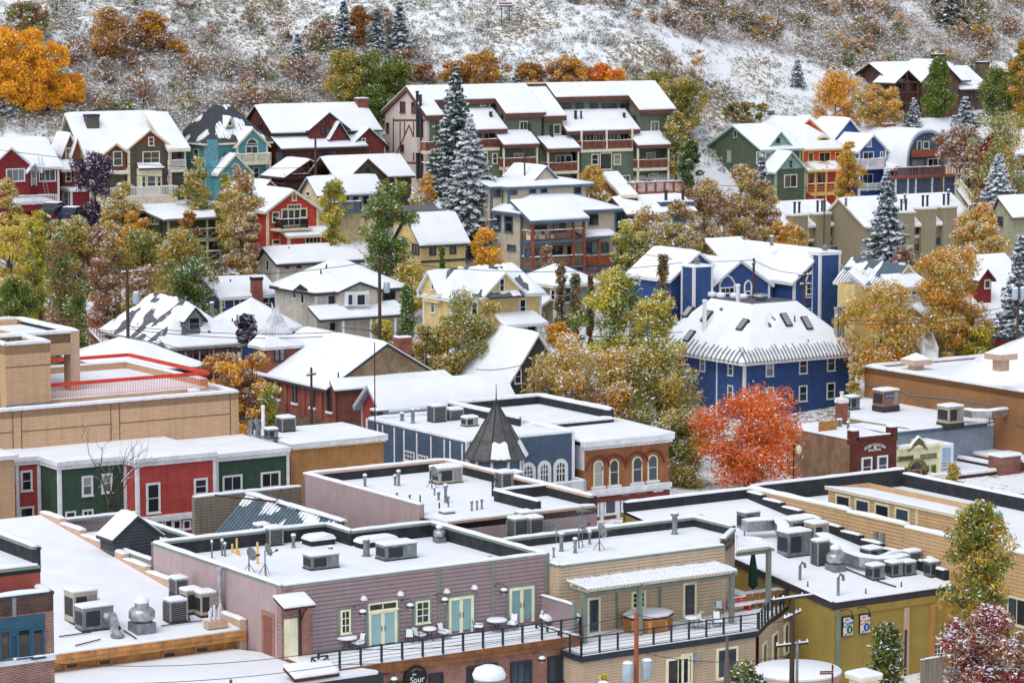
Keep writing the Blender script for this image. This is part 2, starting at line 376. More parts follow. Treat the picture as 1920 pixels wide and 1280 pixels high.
  # window set on the front ('f') or left ('l') face; centre u,v and size w,h in pixels
 def win(s,face,c,u,v,w,h,fr=None,gl='dark',cols=1,rows=2,t=.11,arch=False,name='window',sill=True,bar=None,door=False):
  q=s.f if face=='f' else s.l
  x0,z=q(u-w/2,v,c);x1,_=q(u+w/2,v,c);xm,zt=q(u,v-h/2,c);_,zb=q(u,v+h/2,c)
  ww,hh=abs(x1-x0),abs(zt-zb);xc=(x0+x1)/2;zc=(zt+zb)/2
  L=(xc,c,zc)if face=='f' else(c,xc,zc)
  return s.winm(face,L,ww,hh,fr,gl,cols,rows,t,arch,name,sill,bar,door)
 def winm(s,face,L,ww,hh,fr=None,gl='dark',cols=1,rows=2,t=.11,arch=False,name='window',sill=True,bar=None,door=False,parent=None,rot=None):
  fr=fr or WHITE;ww=round(ww*20)/20;hh=round(hh*20)/20
  key=(ww,hh,fr.name,cols,rows,t,arch,sill,door,bar)
  x,y=ww/2,hh/2;nb=bar or.05
  if key not in WC:
   m=M()
   if arch:
    r_=x;k=10;zc=y-r_
    arc=lambda rr:[(-rr*math.cos(math.pi*i/k),zc+rr*math.sin(math.pi*i/k))for i in range(k+1)]
    o_,i_=[(-x,-y)]+arc(x)+[(x,-y)],[(-x+t,-y+t*.5)]+arc(x-t)+[(x-t,-y+t*.5)]
    n=len(o_);vs=[(a,-.12,b)for a,b in o_]+[(a,-.12,b)for a,b in i_]+[(a,.02,b)for a,b in o_]+[(a,.02,b)for a,b in i_]
    fs=[]
    for i in range(n):
     j=(i+1)%n;fs+=[(i,j,n+j,n+i),(i,2*n+i,2*n+j,j),(n+i,n+j,3*n+j,3*n+i)]
    m.add(vs,fs)
   else:
    m.box(-x,-x+t,-.12,.02,-y,y);m.box(x-t,x,-.12,.02,-y,y);m.box(-x+t,x-t,-.118,.02,y-t,y)
    if not door:m.box(-x+t,x-t,-.118,.02,-y,-y+t)
    if sill and not door:m.box(-x-.06,x+.06,-.17,-.121,-y-.03,-y+.05)
   for i in range(1,cols):
    xx=-x+t+(ww-2*t)*i/cols;m.box(xx-nb/2,xx+nb/2,-.095,.015,-y+.02,y-.02)
   for i in range(1,rows):
    zz=-y+t+(hh-2*t)*i/rows;m.box(-x+.02,x-.02,-.09,.012,zz-nb/2,zz+nb/2)
   fm=bpy.data.meshes.new(name);fm.from_pydata(m.v,[],m.f);fm.materials.append(fr);WC[key]=fm
  o=obj(name,WC[key],parent or s.o,L,rot if rot is not None else(0 if face=='f' else-math.pi/2))
  if gl=='dark':gl=random.choice(('dark',)*6+('blue',)*3+('brown','pale'))
  pw,ph=(ww-2*t)/cols,(hh-2*t)/rows
  pk=('p',round(pw,2),round(ph,2),gl,arch and(ww,hh))
  if arch:
   if pk not in WC:
    r_=x-t;zc=y-x;a=[(-r_,-.07,-y+t*.5)]+[(-r_*math.cos(math.pi*i/10),-.07,zc+r_*math.sin(math.pi*i/10))for i in range(11)]+[(r_,-.07,-y+t*.5)]
    me=bpy.data.meshes.new('pane');me.from_pydata(a,[],[tuple(range(len(a)))]);me.materials.append(GL[gl]);WC[pk]=me
   obj('pane',WC[pk],o)
  else:
   if pk not in WC:
    me=bpy.data.meshes.new('pane');m=M().box(-pw/2,pw/2,-.07,-.03,-ph/2,ph/2);me.from_pydata(m.v,[],m.f);me.materials.append(GL[gl]);WC[pk]=me
   for i in range(cols):
    for j in range(rows):obj('pane',WC[pk],o,(-x+t+pw*(i+.5),0,-y+t+ph*(j+.5)))
  return o
 def pipe(s,u,v,z,hpx,r=.07,hat=1.5,mt=None,snow=True,name='vent_pipe'):
  a,b=s.t(u,v,z);p=s.wld(a,b,z);h=hpx/ck/(F/p.y)
  m=M().lathe([(r*1.5,0),(r*1.4,.06),(r,.08),(r,h)],(a,b,z),10)
  if hat:m.lathe([(r*hat,h-.04),(r*hat,h+.1),(r*hat*.8,h+.13)],(a,b,z),10)
  o=s.part(name,m,mt or GALVD,smooth=40)
  if snow and hat:M().lathe([(r*hat*1.02,h+.12),(r*hat*.95,h+.2),(r*hat*.5,h+.24)],(a,b,z),10).build('snow_cap',SNOW,o,60)
  return o
 def chim(s,a,b,z0,z1,w,d,mt,capm=None,snow=.15,name='chimney'):
  m=M().box(a-w/2,a+w/2,b-d/2,b+d/2,z0,z1);o=s.part(name,m,mt)
  M().box(a-w/2-.06,a+w/2+.06,b-d/2-.06,b+d/2+.06,z1-.25,z1+.04).build('chimney_cap',capm or mt,o)
  if snow:snowquad(M(),[(a-w/2,b-d/2,z1+.04),(a+w/2,b-d/2,z1+.04),(a+w/2,b+d/2,z1+.04),(a-w/2,b+d/2,z1+.04)],snow).build('snow_cap',SNOW,o,60)
  return o
 def rail(s,pts,h=1.0,mt=None,gap=.14,post=1.8,pr=.05,pk=.018,top=.05,cap=.08,name='railing',bottom=.1,mid=None):
  """balustrade along local points (a,b,z): posts, rails and pickets"""
  mt=mt or WHITE;g=M().tube([(p[0],p[1],p[2]+h)for p in pts],top,4);o=s.part(name,g,mt)
  if bottom is not None:M().tube([(p[0],p[1],p[2]+bottom)for p in pts],top*.7,4).build('bottom_rail',mt,o)
  pm=M();km=M();cm=M()
  for p,q in zip(pts,pts[1:]):
   p,q=Vector(p),Vector(q);L=(q-p).length;k=max(1,round(L/post))
   for i in range(k+1):x=p.lerp(q,i/k);M().box(x.x-pr,x.x+pr,x.y-pr,x.y+pr,x.z,x.z+h+.06).build('post',mt,o)
   if gap:
    k=max(1,round(L/gap))
    for i in range(1,k):x=p.lerp(q,i/k);km.box(x.x-pk,x.x+pk,x.y-pk,x.y+pk,x.z+.1,x.z+h)
   if mid:
    for zz in mid:km.tube([(p.x,p.y,p.z+zz),(q.x,q.y,q.z+zz)],pk,4)
   if cap:cm.cap([(p.x,p.y,p.z+h+top),(q.x,q.y,q.z+h+top)],top*2.4,cap,.5,.8)
  if km.v:tag(km.build('balusters',mt,o),kind='stuff')
  if cm.v:cm.build('snow_cap',SNOW,o,60)
  return o
SEAMS=set()
def seams(m,q,gap=.42):
 """standing seams up a roof plane: q = eave-left, eave-right, ridge-right, ridge-left"""
 q=[Vector(x)for x in q];L=(q[1]-q[0]).length;n=max(2,int(L/gap));ed=(q[1]-q[0]).normalized()
 up=(q[3]-q[0]);up=(up-ed*up.dot(ed));H=up.length;up.normalize();nn=ed.cross(up);nn=nn if nn.z>0 else-nn
 x3=(q[3]-q[0]).dot(ed);x2=(q[2]-q[0]).dot(ed)
 for i in range(1,n):
  x=L*i/n
  y=H
  if x<x3:y=H*x/x3
  elif x>x2:y=H*(L-x)/max(1e-6,L-x2)
  p0=q[0]+ed*x;p1=p0+up*y;a=ed*.022;b=nn*.06
  m.add([p0-a,p0+a,p1+a,p1-a,p0-a+b,p0+a+b,p1+a+b,p1-a+b],[(4,5,6,7),(0,1,5,4),(1,2,6,5),(3,0,4,7),(2,3,7,6)])
def snowquad(m,pts,t,ins=.1):
 pts=[Vector(p)for p in pts];n=len(pts);c=sum(pts,Vector())/n
 nn=(pts[1]-pts[0]).cross(pts[2]-pts[0])
 if nn.z<0:pts=pts[::-1];nn=-nn
 nn.normalize();inn=[]
 for i in range(n):
  d1=(pts[i]-pts[i-1]).normalized();d2=(pts[(i+1)%n]-pts[i]).normalized();n1,n2=nn.cross(d1),nn.cross(d2)
  inn.append((n1+n2)/max(.3,1+n1.dot(n2)))
 up=Vector((0,0,1));sub=5
 def ring(off,dz,w):
  rr=[pts[i]+inn[i]*off+up*dz for i in range(n)];out=[]
  for i in range(n):
   for j in range(sub):
    x=rr[i].lerp(rr[(i+1)%n],j/sub);out.append(tuple(x+up*(w*nz1(x.x*.7,x.y*.7,3.3))))
  return out
 return m.rings([ring(0,-.01,0),ring(-.03,t*.5,t*.3),ring(ins*.35,t*.9,t*.3),ring(ins*1.6,t,t*.3)])
def snowpatch(m,p00,p10,p11,p01,thr,t,sc=.55):
 p00,p10,p11,p01=map(Vector,(p00,p10,p11,p01));L=max((p10-p00).length,(p11-p01).length);H=(p01-p00).length
 nx,ny=max(6,int(L/.28)),max(6,int(H/.28));k=len(m.v);vs=[];fs=[]
 for j in range(ny+1):
  for i in range(nx+1):
   p=p00.lerp(p10,i/nx).lerp(p01.lerp(p11,i/nx),j/ny)
   n=nz1(p.x*sc,p.y*sc,p.z*sc*.6+9)*.8+nz1(p.x*sc*2.7,p.y*sc*2.7,4)*.35
   d=max(-.06,min(1,(n-thr)*5))*t
   if i in(0,nx)or j==0:d=min(d,.05)
   vs.append((p.x,p.y,p.z+d))
 for j in range(ny):
  for i in range(nx):a=j*(nx+1)+i;fs.append((a,a+1,a+nx+2,a+nx+1))
 m.add(vs,fs)
 # ---------------------------------------------------------------- vegetation
def npmesh(name,verts,nper,mats,mi=None):
 n=len(verts)//nper;me=bpy.data.meshes.new(name)
 me.vertices.add(len(verts));me.vertices.foreach_set('co',np.asarray(verts,np.float32).ravel())
 me.loops.add(len(verts));me.loops.foreach_set('vertex_index',np.arange(len(verts),dtype=np.int32))
 me.polygons.add(n);me.polygons.foreach_set('loop_start',np.arange(0,len(verts),nper,dtype=np.int32))
 for m_ in mats:me.materials.append(m_)
 if mi is not None:me.polygons.foreach_set('material_index',np.asarray(mi,np.int32))
 me.update(calc_edges=True);return me
LK=2.0
def leaves(rng,pos,size,flat,up=None):
 """diamond leaves at pos; flat in 0..1 lays them level"""
 n=len(pos);a=rng.normal(size=(n,3));a[:,2]*=(1-flat);a/=np.linalg.norm(a,axis=1)[:,None]+1e-9
 b=rng.normal(size=(n,3));b[:,2]*=(1-flat);b-=a*(a*b).sum(1)[:,None];b/=np.linalg.norm(b,axis=1)[:,None]+1e-9
 s=(size*rng.uniform(.65,1.35,n))[:,None];a=a*s;b=b*s*.62
 return np.stack([pos-a,pos+b,pos+a,pos-b],1).reshape(-1,3)
LM={'gold':leafmat('leaves_gold',[(0,hexc('7a5a1c',LK)),(.35,hexc('a9761f',LK)),(.7,hexc('c08a2c',LK)),(1,hexc('6b6a2a',LK))]),'orange':leafmat('leaves_orange',[(0,hexc('c87818',1.8)),(.4,hexc('dd8e1e',1.8)),(.75,hexc('e6a630',1.8)),(1,hexc('a8861e',1.8))]),'red':leafmat('leaves_red_orange',[(0,hexc('9c471c',1.75)),(.4,hexc('bb5c22',1.75)),(.75,hexc('c8702a',1.75)),(1,hexc('8a4a1c',1.75))]),'olive':leafmat('leaves_olive',[(0,hexc('39421d',LK)),(.4,hexc('55602a',LK)),(.75,hexc('767a30',LK)),(1,hexc('8f7a2c',LK))]),'green':leafmat('leaves_green',[(0,hexc('2c3f1f',LK)),(.5,hexc('465f2b',LK)),(.85,hexc('66762f',LK)),(1,hexc('7d7a30',LK))]),'dkgreen':leafmat('leaves_dark_green',[(0,hexc('1f2f1a',LK)),(.5,hexc('34472a',LK)),(.9,hexc('4b5a2c',LK)),(1,hexc('6a5a28',LK))]),'mixed':leafmat('leaves_mixed',[(0,hexc('62652e',LK)),(.3,hexc('877d34',LK)),(.6,hexc('ad8c38',LK)),(.85,hexc('957232',LK)),(1,hexc('c6a24c',LK))]),'brown':leafmat('leaves_brown',[(0,hexc('5c3a20',LK)),(.35,hexc('83542a',LK)),(.7,hexc('8a6136',LK)),(1,hexc('5b5130',LK))]),'rust':leafmat('leaves_rust',[(0,hexc('66483a',LK)),(.4,hexc('8a5638',LK)),(.75,hexc('7d6350',LK)),(1,hexc('6f6240',LK))]),'plum':leafmat('leaves_plum',[(0,hexc('241b2c',LK)),(.5,hexc('3a2b40',LK)),(1,hexc('4d3c50',LK))]),'crim':leafmat('leaves_crimson',[(0,hexc('4a1519',LK)),(.5,hexc('752126',LK)),(1,hexc('8b3b33',LK))]),'thicket':leafmat('leaves_thicket',[(0,hexc('5f574a',LK)),(.35,hexc('827260',LK)),(.7,hexc('866c52',LK)),(1,hexc('6e6c5c',LK))]),'sage':leafmat('leaves_sage',[(0,hexc('3c4034',LK)),(.4,hexc('5c5c48',LK)),(.75,hexc('74704f',LK)),(1,hexc('4c4238',LK))]),'spruce':leafmat('needles_spruce',[(0,hexc('18261f',LK)),(.5,hexc('26382f',LK)),(1,hexc('3a4a3c',LK))]),'bluesp':leafmat('needles_blue_spruce',[(0,hexc('1f2b30',LK)),(.5,hexc('313f45',LK)),(1,hexc('4b585c',LK))]),'yellow':leafmat('leaves_yellow',[(0,hexc('857d26',LK)),(.4,hexc('a5952e',LK)),(.75,hexc('bda73e',LK)),(1,hexc('66702c',LK))]),}
BARK=mat('bark',(.07,.055,.045),.9,.35,8,.3,20)
BARKP=mat('bark_pale',(.30,.28,.24),.9,.35,6,.3,20)
def crown(seed,h,w,z0,shape,lm,n,leaf,snow,lm2=None,dens=1.0,d=None):
 rng=np.random.default_rng(seed);d=d or w
 H=h-z0;k=int(16+10*dens+H*1.5)
 cs=[];tries=0
 while len(cs)<k and tries<4000:
  tries+=1
  t=rng.uniform(0,1);ang=rng.uniform(0,2*math.pi);rr=math.sqrt(rng.uniform(.0,1))
  if shape=='round':e=math.sqrt(max(0,1-(2*t-1)**2))**.8
  elif shape=='column':e=min(1,4.5*t+.35)*(1-t**2.2)+.06
  elif shape=='cone':e=(1-t)**.9*min(1,5*t+.3)+.04
  else:e=math.sqrt(max(0,1-max(0,(t-.35)/.65)**2))*min(1,2.6*t+.45)
  cr_=.17*min(w,H)*rng.uniform(.7,1.25)if shape!='column' else.3*w*rng.uniform(.6,1.1)
  x=(w/2-cr_*.7)*e*rr*math.cos(ang)*rng.uniform(.85,1.12);y=(d/2-cr_*.7)*e*rr*math.sin(ang)
  lob=1+.22*math.sin(3*ang+seed)+.14*math.sin(5*ang+2*seed+4*t);cs.append((x*lob,y*lob,z0+cr_*.6+t*(H-1.2*cr_),max(.16,cr_)))
 cs=np.array(cs);vol=cs[:,3]**2.2;pick=rng.choice(len(cs),n,p=vol/vol.sum());c=cs[pick]
 dirs=rng.normal(size=(n,3));dirs/=np.linalg.norm(dirs,axis=1)[:,None];rad=rng.uniform(0,1,n)**.42*rng.uniform(.75,1.15,n)
 off=dirs*rad[:,None];off[:,2]*=.75
 pos=c[:,:3]+off*c[:,3:4]
 prob=min(.7,snow*1.1+.015)*np.clip(.6+.8*off[:,2],.15,1.5);isn=rng.uniform(0,1,n)<prob
 v=leaves(rng,pos,leaf,.15);sn=np.where(isn)[0]
 v4=v.reshape(-1,4,3)
 if len(sn):v4[sn]=leaves(rng,pos[sn],leaf*.92,.55).reshape(-1,4,3)
 mi=np.where(isn,1,0)
 mats=[LM[lm],SNOWL]
 if lm2:
  clus2=rng.uniform(0,1,len(cs))<.42;mi=np.where(isn,1,np.where(clus2[pick]^(rng.uniform(0,1,n)<.12),2,0));mats.append(LM[lm2])
 v=v.reshape(-1,4,3)[:,:3].reshape(-1,3);return npmesh('crown',v,3,mats,mi),cs
def trunk_mesh(seed,h,z0,cs,r,bark,lean=0,multi=1):
 rnd=random.Random(seed);m=M();top=z0+(h-z0)*.75
 for k in range(multi):
  bx,by=(rnd.uniform(-1,1)*.15*multi*(multi>1),rnd.uniform(-1,1)*.15*multi*(multi>1));q=[]
  for i in range(6):t=i/5;q.append((bx+rnd.uniform(-.1,.1)*t*2+bx*t*4,by+rnd.uniform(-.1,.1)*t*2+by*t*4,-.5+(top+.5)*t))
  m.tube(q,r,6,r*.25)
 for i in range(min(len(cs),16)):
  x,y,z,rr=cs[rnd.randrange(len(cs))];zb=max(z0*.6,min(top*.9,z-.45*math.hypot(x,y)-.3));k=zb/max(top,.1)
  p0=Vector((0,0,zb));p1=Vector((x,y,z));mid=p0.lerp(p1,.5)+Vector((0,0,-.12*(p1-p0).length))
  m.tube([p0,mid,p1],r*.42*(1-.5*k),5,r*.1)
 return m
SEED=[100]
def veg(name,label,cat,loc,h,w,z0=None,shape='round',lm='gold',n=None,leaf=.2,snow=.3,lm2=None,bark=None,group=None,multi=1,r=None,d=None,trunk=True,dens=2.4):
 SEED[0]+=1;z0=h*.06 if z0 is None else z0;n=int(2.7*(n or int(900+95*h*w)))
 n=min(n,22000);leaf*=.95
 me,cs=crown(SEED[0],h,w,z0,shape,lm,n,leaf,snow,lm2,7.0 if shape=='column' else dens,d)
 o=empty(name,loc,0,label,cat,group);obj('crown',me,o)
 if trunk:trunk_mesh(SEED[0],h,z0,cs,r or max(.06,h*.018),bark or BARK,multi=multi).build('trunk',bark or BARK,o,60)
 return o
def tree(label,u,vb,vt,wpx,Y=None,**k):
 """crown top vt, base vb, width wpx in picture pixels of the current crop; Y = distance or None for where the ray meets the ground"""
 if Y is None:p=ground_hit(u,vb);
 else:p=P(u,vb,Y)
 s=F/p.y;h=1.04*(vb-vt)/ck/s;w=1.14*wpx/ck/s
 if Y is not None and k.get('grd',True):
  g=float(tz(p.x,p.y));h0=p.z-g
  if h0>.1 and h0<8:h+=h0;k['z0']=k.get('z0f',.04)*(h-h0)+h0*.25;p.z=g
 k.pop('grd',0);zf=k.pop('z0f',None)
 if zf is not None and 'z0' not in k:k['z0']=h*zf
 name=k.pop('name','autumn_tree');cat=k.pop('cat','tree')
 return veg(name,label,cat,p,h,w,**k)
def conifer_mesh(seed,h,w,lm,snow,tiers=None,sparse=1.0,ns=4):
 rng=np.random.default_rng(seed);fol=[];sno=[];tiers=tiers or int(h*2.6)
 for i in range(tiers):
  t=(i+.3)/tiers;z=.08*h+t*.9*h;L=w/2*(1-t)**.85+.12
  nb=max(4,int((7+6*(1-t))*sparse));a0=rng.uniform(0,6.3)
  for j in range(nb):
   a=a0+2*math.pi*j/nb+rng.normal()*.15;l=L*rng.uniform(.55,1.2);ca,sa=math.cos(a),math.sin(a);K=max(3,int(l/.3))
   droop=rng.uniform(.25,.5)
   zz=z+rng.normal()*.13
   for q in range(K):
    f0=(q+.35)/K;x=l*f0;dz=-droop*x+.18*l*f0**3
    wd=(.2+.3*(1-abs(2*f0-.8)))*(.5+.5*min(1,l/1.5))
    c=np.array([ca*x,sa*x,zz+dz]);nl=5
    p=c+np.stack([rng.normal(size=nl)*wd*.45*-sa+rng.normal(size=nl)*.08,rng.normal(size=nl)*wd*.45*ca+rng.normal(size=nl)*.08,-np.abs(rng.normal(size=nl))*.13],1)
    fol.append(p)
    if rng.uniform()<snow:
     p=c+np.stack([rng.normal(size=ns)*wd*.36*-sa,rng.normal(size=ns)*wd*.36*ca,.05+np.abs(rng.normal(size=ns))*.05],1);sno.append(p)
 fol=np.concatenate(fol);v1=leaves(rng,fol,.21,.1);mi=[0]*len(fol)
 # needles hang: stretch down
 v=[v1]
 if sno:sno=np.concatenate(sno);v.append(leaves(rng,sno,.28,.7));mi+=[1]*len(sno)
 return npmesh('foliage',np.concatenate(v).reshape(-1,4,3)[:,:3].reshape(-1,3),3,[LM[lm],SNOWL],mi)
def conifer(label,u,vb,vt,wpx,Y=None,lm='spruce',snow=.6,name='spruce_tree',group=None,sparse=1.0,ns=4):
 p=ground_hit(u,vb)if Y is None else P(u,vb,Y)
 s=F/p.y;h=(vb-vt)/ck/s;w=1.3*wpx/ck/s
 SEED[0]+=1
 o=empty(name,p,0,label,'tree',group);obj('foliage',conifer_mesh(SEED[0],h,w,lm,snow,sparse=sparse,ns=ns),o)
 M().tube([(0,0,-1.5),(0,0,h*.5),(0,0,h*.97)],.035*h**.8,6,.02).build('trunk',BARK,o,60)
 return o
def bare_tree(name,label,loc,h,w,seed,mt=None,snow=.3,lean=(0,0)):
 rnd=random.Random(seed);m=M();sn=M()
 def br(p,d,L,r,lv):
  q=p+d*L*.5+Vector((rnd.uniform(-1,1),rnd.uniform(-1,1),0))*L*.05;e=p+d*L
  m.tube([p,q,e],r,5 if lv<2 else 4,r*.55)
  if lv>0 and rnd.random()<snow and abs(d.z)<.93:sn.tube([p+Vector((0,0,r)),q+Vector((0,0,r*.9)),e+Vector((0,0,r*.6))],r*.8,4,r*.4)
  if lv>=5 or L<.15:return
  for k in range(rnd.choice((2,3,3))if lv else 4):
   ang=rnd.uniform(0,6.28);sp=rnd.uniform(.3,.75)
   u_=d.orthogonal().normalized();v_=d.cross(u_);nd=(d+(u_*math.cos(ang)+v_*math.sin(ang))*sp+Vector((0,0,.12))).normalized();nd.x*=min(1,w/h*1.7);nd.y*=min(1,w/h*1.7)
   br(p.lerp(e,rnd.uniform(.45,1))if k else e,nd.normalized(),L*rnd.uniform(.6,.8),r*.55,lv+1)
 br(Vector((0,0,-.3)),Vector((lean[0],lean[1],1)).normalized(),h*.33,h*.014,0)
 o=empty(name,loc,rnd.uniform(0,6),label,'tree');m.build('branches',mt or BARK,o,60)
 if sn.v:sn.build('snow_cover',SNOWL,o)
 return o
 # ---------------------------------------------------------------- ground and hillside
def groundmat():
 m,n,L,b=newmat('snowy_ground');b.inputs['Roughness'].default_value=.8;b.inputs['Specular IOR Level'].default_value=.2
 tc=n.new('ShaderNodeTexCoord')
 def nz(sc,det,st=(1,1,1)):
  mp=n.new('ShaderNodeMapping');mp.inputs['Scale'].default_value=st;L.new(tc.outputs['Object'],mp.inputs[0])
  x=n.new('ShaderNodeTexNoise');x.inputs['Scale'].default_value=sc;x.inputs['Detail'].default_value=det;L.new(mp.outputs[0],x.inputs[0]);return x
 a,c,e=nz(.09,4),nz(1.6,8),nz(5.,6,(1,1,.4))
 ad=n.new('ShaderNodeMath');ad.operation='MULTIPLY_ADD';L.new(c.outputs[0],ad.inputs[0]);ad.inputs[1].default_value=.9;L.new(a.outputs[0],ad.inputs[2])
 ad2=n.new('ShaderNodeMath');ad2.operation='MULTIPLY_ADD';L.new(e.outputs[0],ad2.inputs[0]);ad2.inputs[1].default_value=.7;L.new(ad.outputs[0],ad2.inputs[2])
 rp=n.new('ShaderNodeValToRGB');q=rp.color_ramp;q.elements[0].position=.415;q.elements[0].color=(.19,.155,.105,1);q.elements[1].position=.485;q.elements[1].color=(.80,.83,.88,1)
 x=q.elements.new(.445);x.color=(.34,.28,.19,1)
 sc=n.new('ShaderNodeMath');sc.operation='MULTIPLY';L.new(ad2.outputs[0],sc.inputs[0]);sc.inputs[1].default_value=.385
 L.new(sc.outputs[0],rp.inputs[0]);L.new(rp.outputs[0],b.inputs[0])
 bp=n.new('ShaderNodeBump');bp.inputs['Strength'].default_value=.5;bp.inputs['Distance'].default_value=.3;L.new(e.outputs[0],bp.inputs['Height']);L.new(bp.outputs[0],b.inputs['Normal'])
 return m
GROUND=groundmat()
def grid(name,x0,x1,y0,y1,nx,ny,mt):
 xs=np.linspace(x0,x1,nx);ys=np.concatenate([np.linspace(y0,345,ny//3),np.linspace(347,440,ny//2),np.linspace(445,y1,ny-ny//3-ny//2)])
 X,Y_=np.meshgrid(xs,ys);Z=tz(X,Y_);v=np.stack([X,Y_,Z],-1).reshape(-1,3);k=len(ys)
 f=[(j*nx+i,j*nx+i+1,(j+1)*nx+i+1,(j+1)*nx+i)for j in range(k-1)for i in range(nx-1)]
 me=bpy.data.meshes.new(name);me.from_pydata(v.tolist(),[],f);me.materials.append(mt);me.polygons.foreach_set('use_smooth',[True]*len(f))
 return tag(obj(name,me),kind='structure')
grid('ground',-420,420,60,900,150,150,GROUND)
# low sage and dry grass between the big bushes: one countless mass
def scatter(name,label,n,lm,size,hmul,leaf,per,snow,seed,vr,test=None,cat='brush'):
 rng=np.random.default_rng(seed);P0=[];tries=0
 while len(P0)<n and tries<n*6:
  tries+=1;u=rng.uniform(-150,2070);v=rng.uniform(*vr)
  if test and not test(u,v,rng):continue
  p=ground_hit(u,v,350);P0.append((p.x,p.y,p.z))
 P0=np.array(P0);k=len(P0);base=np.repeat(P0,per,0);N=len(base)
 s=np.repeat(size*rng.uniform(.5,1.4,k),per);dr=rng.normal(size=(N,3));dr/=np.linalg.norm(dr,axis=1)[:,None];dr[:,2]=np.abs(dr[:,2])*hmul
 pos=base+dr*(s*rng.uniform(.5,1,N)**.5)[:,None]
 isn=rng.uniform(0,1,N)<snow*(.45+.9*np.clip(dr[:,2]/hmul,0,1))
 leaf*=1.25;v=leaves(rng,pos,leaf,.2).reshape(-1,4,3);i=np.where(isn)[0];v[i]=leaves(rng,pos[i],leaf*1.15,.6).reshape(-1,4,3)
 return tag(obj(name,npmesh(name,v[:,:3].reshape(-1,3),3,[LM[lm],SNOWL],isn.astype(int))),label,cat,None,'stuff')
cr(0)
def open_slope(u,v,rng):
 d=0.92
 if 1250<u and v<100+(u-1250)*.12:d=.25
 if u<300 and v>120:d=.4
 if 1000<u<1550 and 90<v<230 and abs(v-(60+(u-1000)*.2))<25:d=.25
 return rng.uniform()<d
scatter('sagebrush','snow dusted grey sagebrush covering the open upper slope',5800,'sage',.66,.85,.12,46,.42,5,(-14,330),open_slope)
scatter('dry_grass','tawny dry grass tufts poking through the hillside snow',2200,'mixed',.3,1.6,.09,24,.3,6,(-14,300))
scatter('oak_thicket','tangled rust and grey oak thicket covering the left slope',1500,'thicket',1.15,1.1,.13,75,.42,7,(60,245),lambda u,v,rng:u<800 and v>80+40*math.sin(u*.015)and rng.uniform()<.9,'thicket')
scatter('oak_thicket','tangled gold and rust oak thicket covering the right slope',1700,'thicket',1.2,1.1,.13,72,.42,8,(-14,150),lambda u,v,rng:u>1270 and v<70+(u-1270)*.17 and rng.uniform()<.9,'thicket')
# ================================================================ houses: colours
def pc(name,h,k=1.28,**kw):
 c=hexc(h,k);l=.3*c[0]+.59*c[1]+.11*c[2];c=tuple(x+(l-x)*.1 for x in c);return mat(name,c,kw.pop('rough',.75),kw.pop('var',.14),kw.pop('sc',1.5),streak=kw.pop('streak',.14),**kw)
GREY=pc('grey_siding','4f4a42');TEAL=pc('teal_siding','4a868e');BROWN=pc('brown_log_siding','563223',var=.2);MAROON=pc('maroon_siding','6b2f2c')
OLIVE=pc('olive_siding','4c4b39');SAGE=pc('sage_green_siding','5b6957');LGREEN=pc('soft_green_siding','6f9284');CREAMW=pc('cream_siding','cbb98c');YELW=pc('yellow_siding','c6ae70')
RED=pc('red_siding','7a1f24');REDO=pc('brick_red_siding','b23a28');RORANGE=pc('scarlet_siding','c04530');BLUE=pc('royal_blue_siding','2d4a7e',streak=.2);BLUED=pc('slate_blue_siding','46566b')
TRIMB=pc('brown_trim','5d3a33');TRIMC=pc('cream_trim','c9bfa6');TRIMBL=pc('blue_trim','4c6074');DKTRIM=pc('charcoal_trim','35353b');CEDAR=pc('cedar_red_timber','8a4a2e',var=.2);CSH=pc('brown_shingle','6b3a26',var=.25,sc=8)
BEIGE=pc('beige_siding','b3a68f');HALFT=pc('pale_rose_stucco','b7aaa2',var=.05);WEATH=pc('weathered_grey_boards','7d7466',var=.25,stretch=(6,6,.3),sc=2);NAVYW=pc('weathered_blue_boards','3b5062',var=.3,stretch=(6,6,.3),sc=2)
PALEGR=pc('pale_grey_siding','b9b3a7');MGREY=pc('dark_metal_roofing','3d4046',rough=.5,var=.15);BGREY=pc('blue_grey_metal_roofing','50606c',rough=.5,var=.15);SLATE=pc('slate_shingles','55575d',var=.3,sc=9)
SEAMS.update({MGREY,BGREY});YTRIM=pc('golden_trim','d2a656');NAVY=pc('navy_siding','2a4f88');TANC=pc('tan_board_siding','83775f',var=.15,stretch=(6,6,.2),sc=2);BRICKR=brickmat('red_brick',hexc('8b4232',1.2),hexc('73352a',1.2),hexc('8f7468'))
STONE=brickmat('stone_blocks',hexc('7a6652'),hexc('5f5347'),hexc('6c6258'),.4,.2)
def house(name,label,u,v,Y,vB,uR,uL,group=None,cat='house'):
 B=Bd(name,label,cat,u,v,Y,vB,group);B.a1=B.f(uR,v)[0];B.b1=B.l(uL,v)[0];return B
def fgable(B,u0,u1,v,vap,b0,depth,wall,trim,rise=None,z0=0,board=.22,over=.35,corner=None,snow=.2,sill=None,patch=None,bare=None,oe=.35,name='wall'):
 """front-facing gabled wing between columns u0,u1 at plane b0; eave row v, apex row vap"""
 a0,z=B.f(u0,v,b0);a1,z_=B.f(u1,v,b0);um=(u0+u1)/2;zap=B.f(um,vap,b0)[1];zz=(z+z_)/2
 r=rise or(zap-zz);
 if wall:B.walls(a0,a1,b0,b0+depth,z0,zz,wall,board,'f',r,corner=corner,name=name)
 return B.gable(a0,a1,b0,b0+depth,zz,r,'b',trim,over,oe,snow=snow,patch=patch,bare=bare),(a0,a1,zz,r)
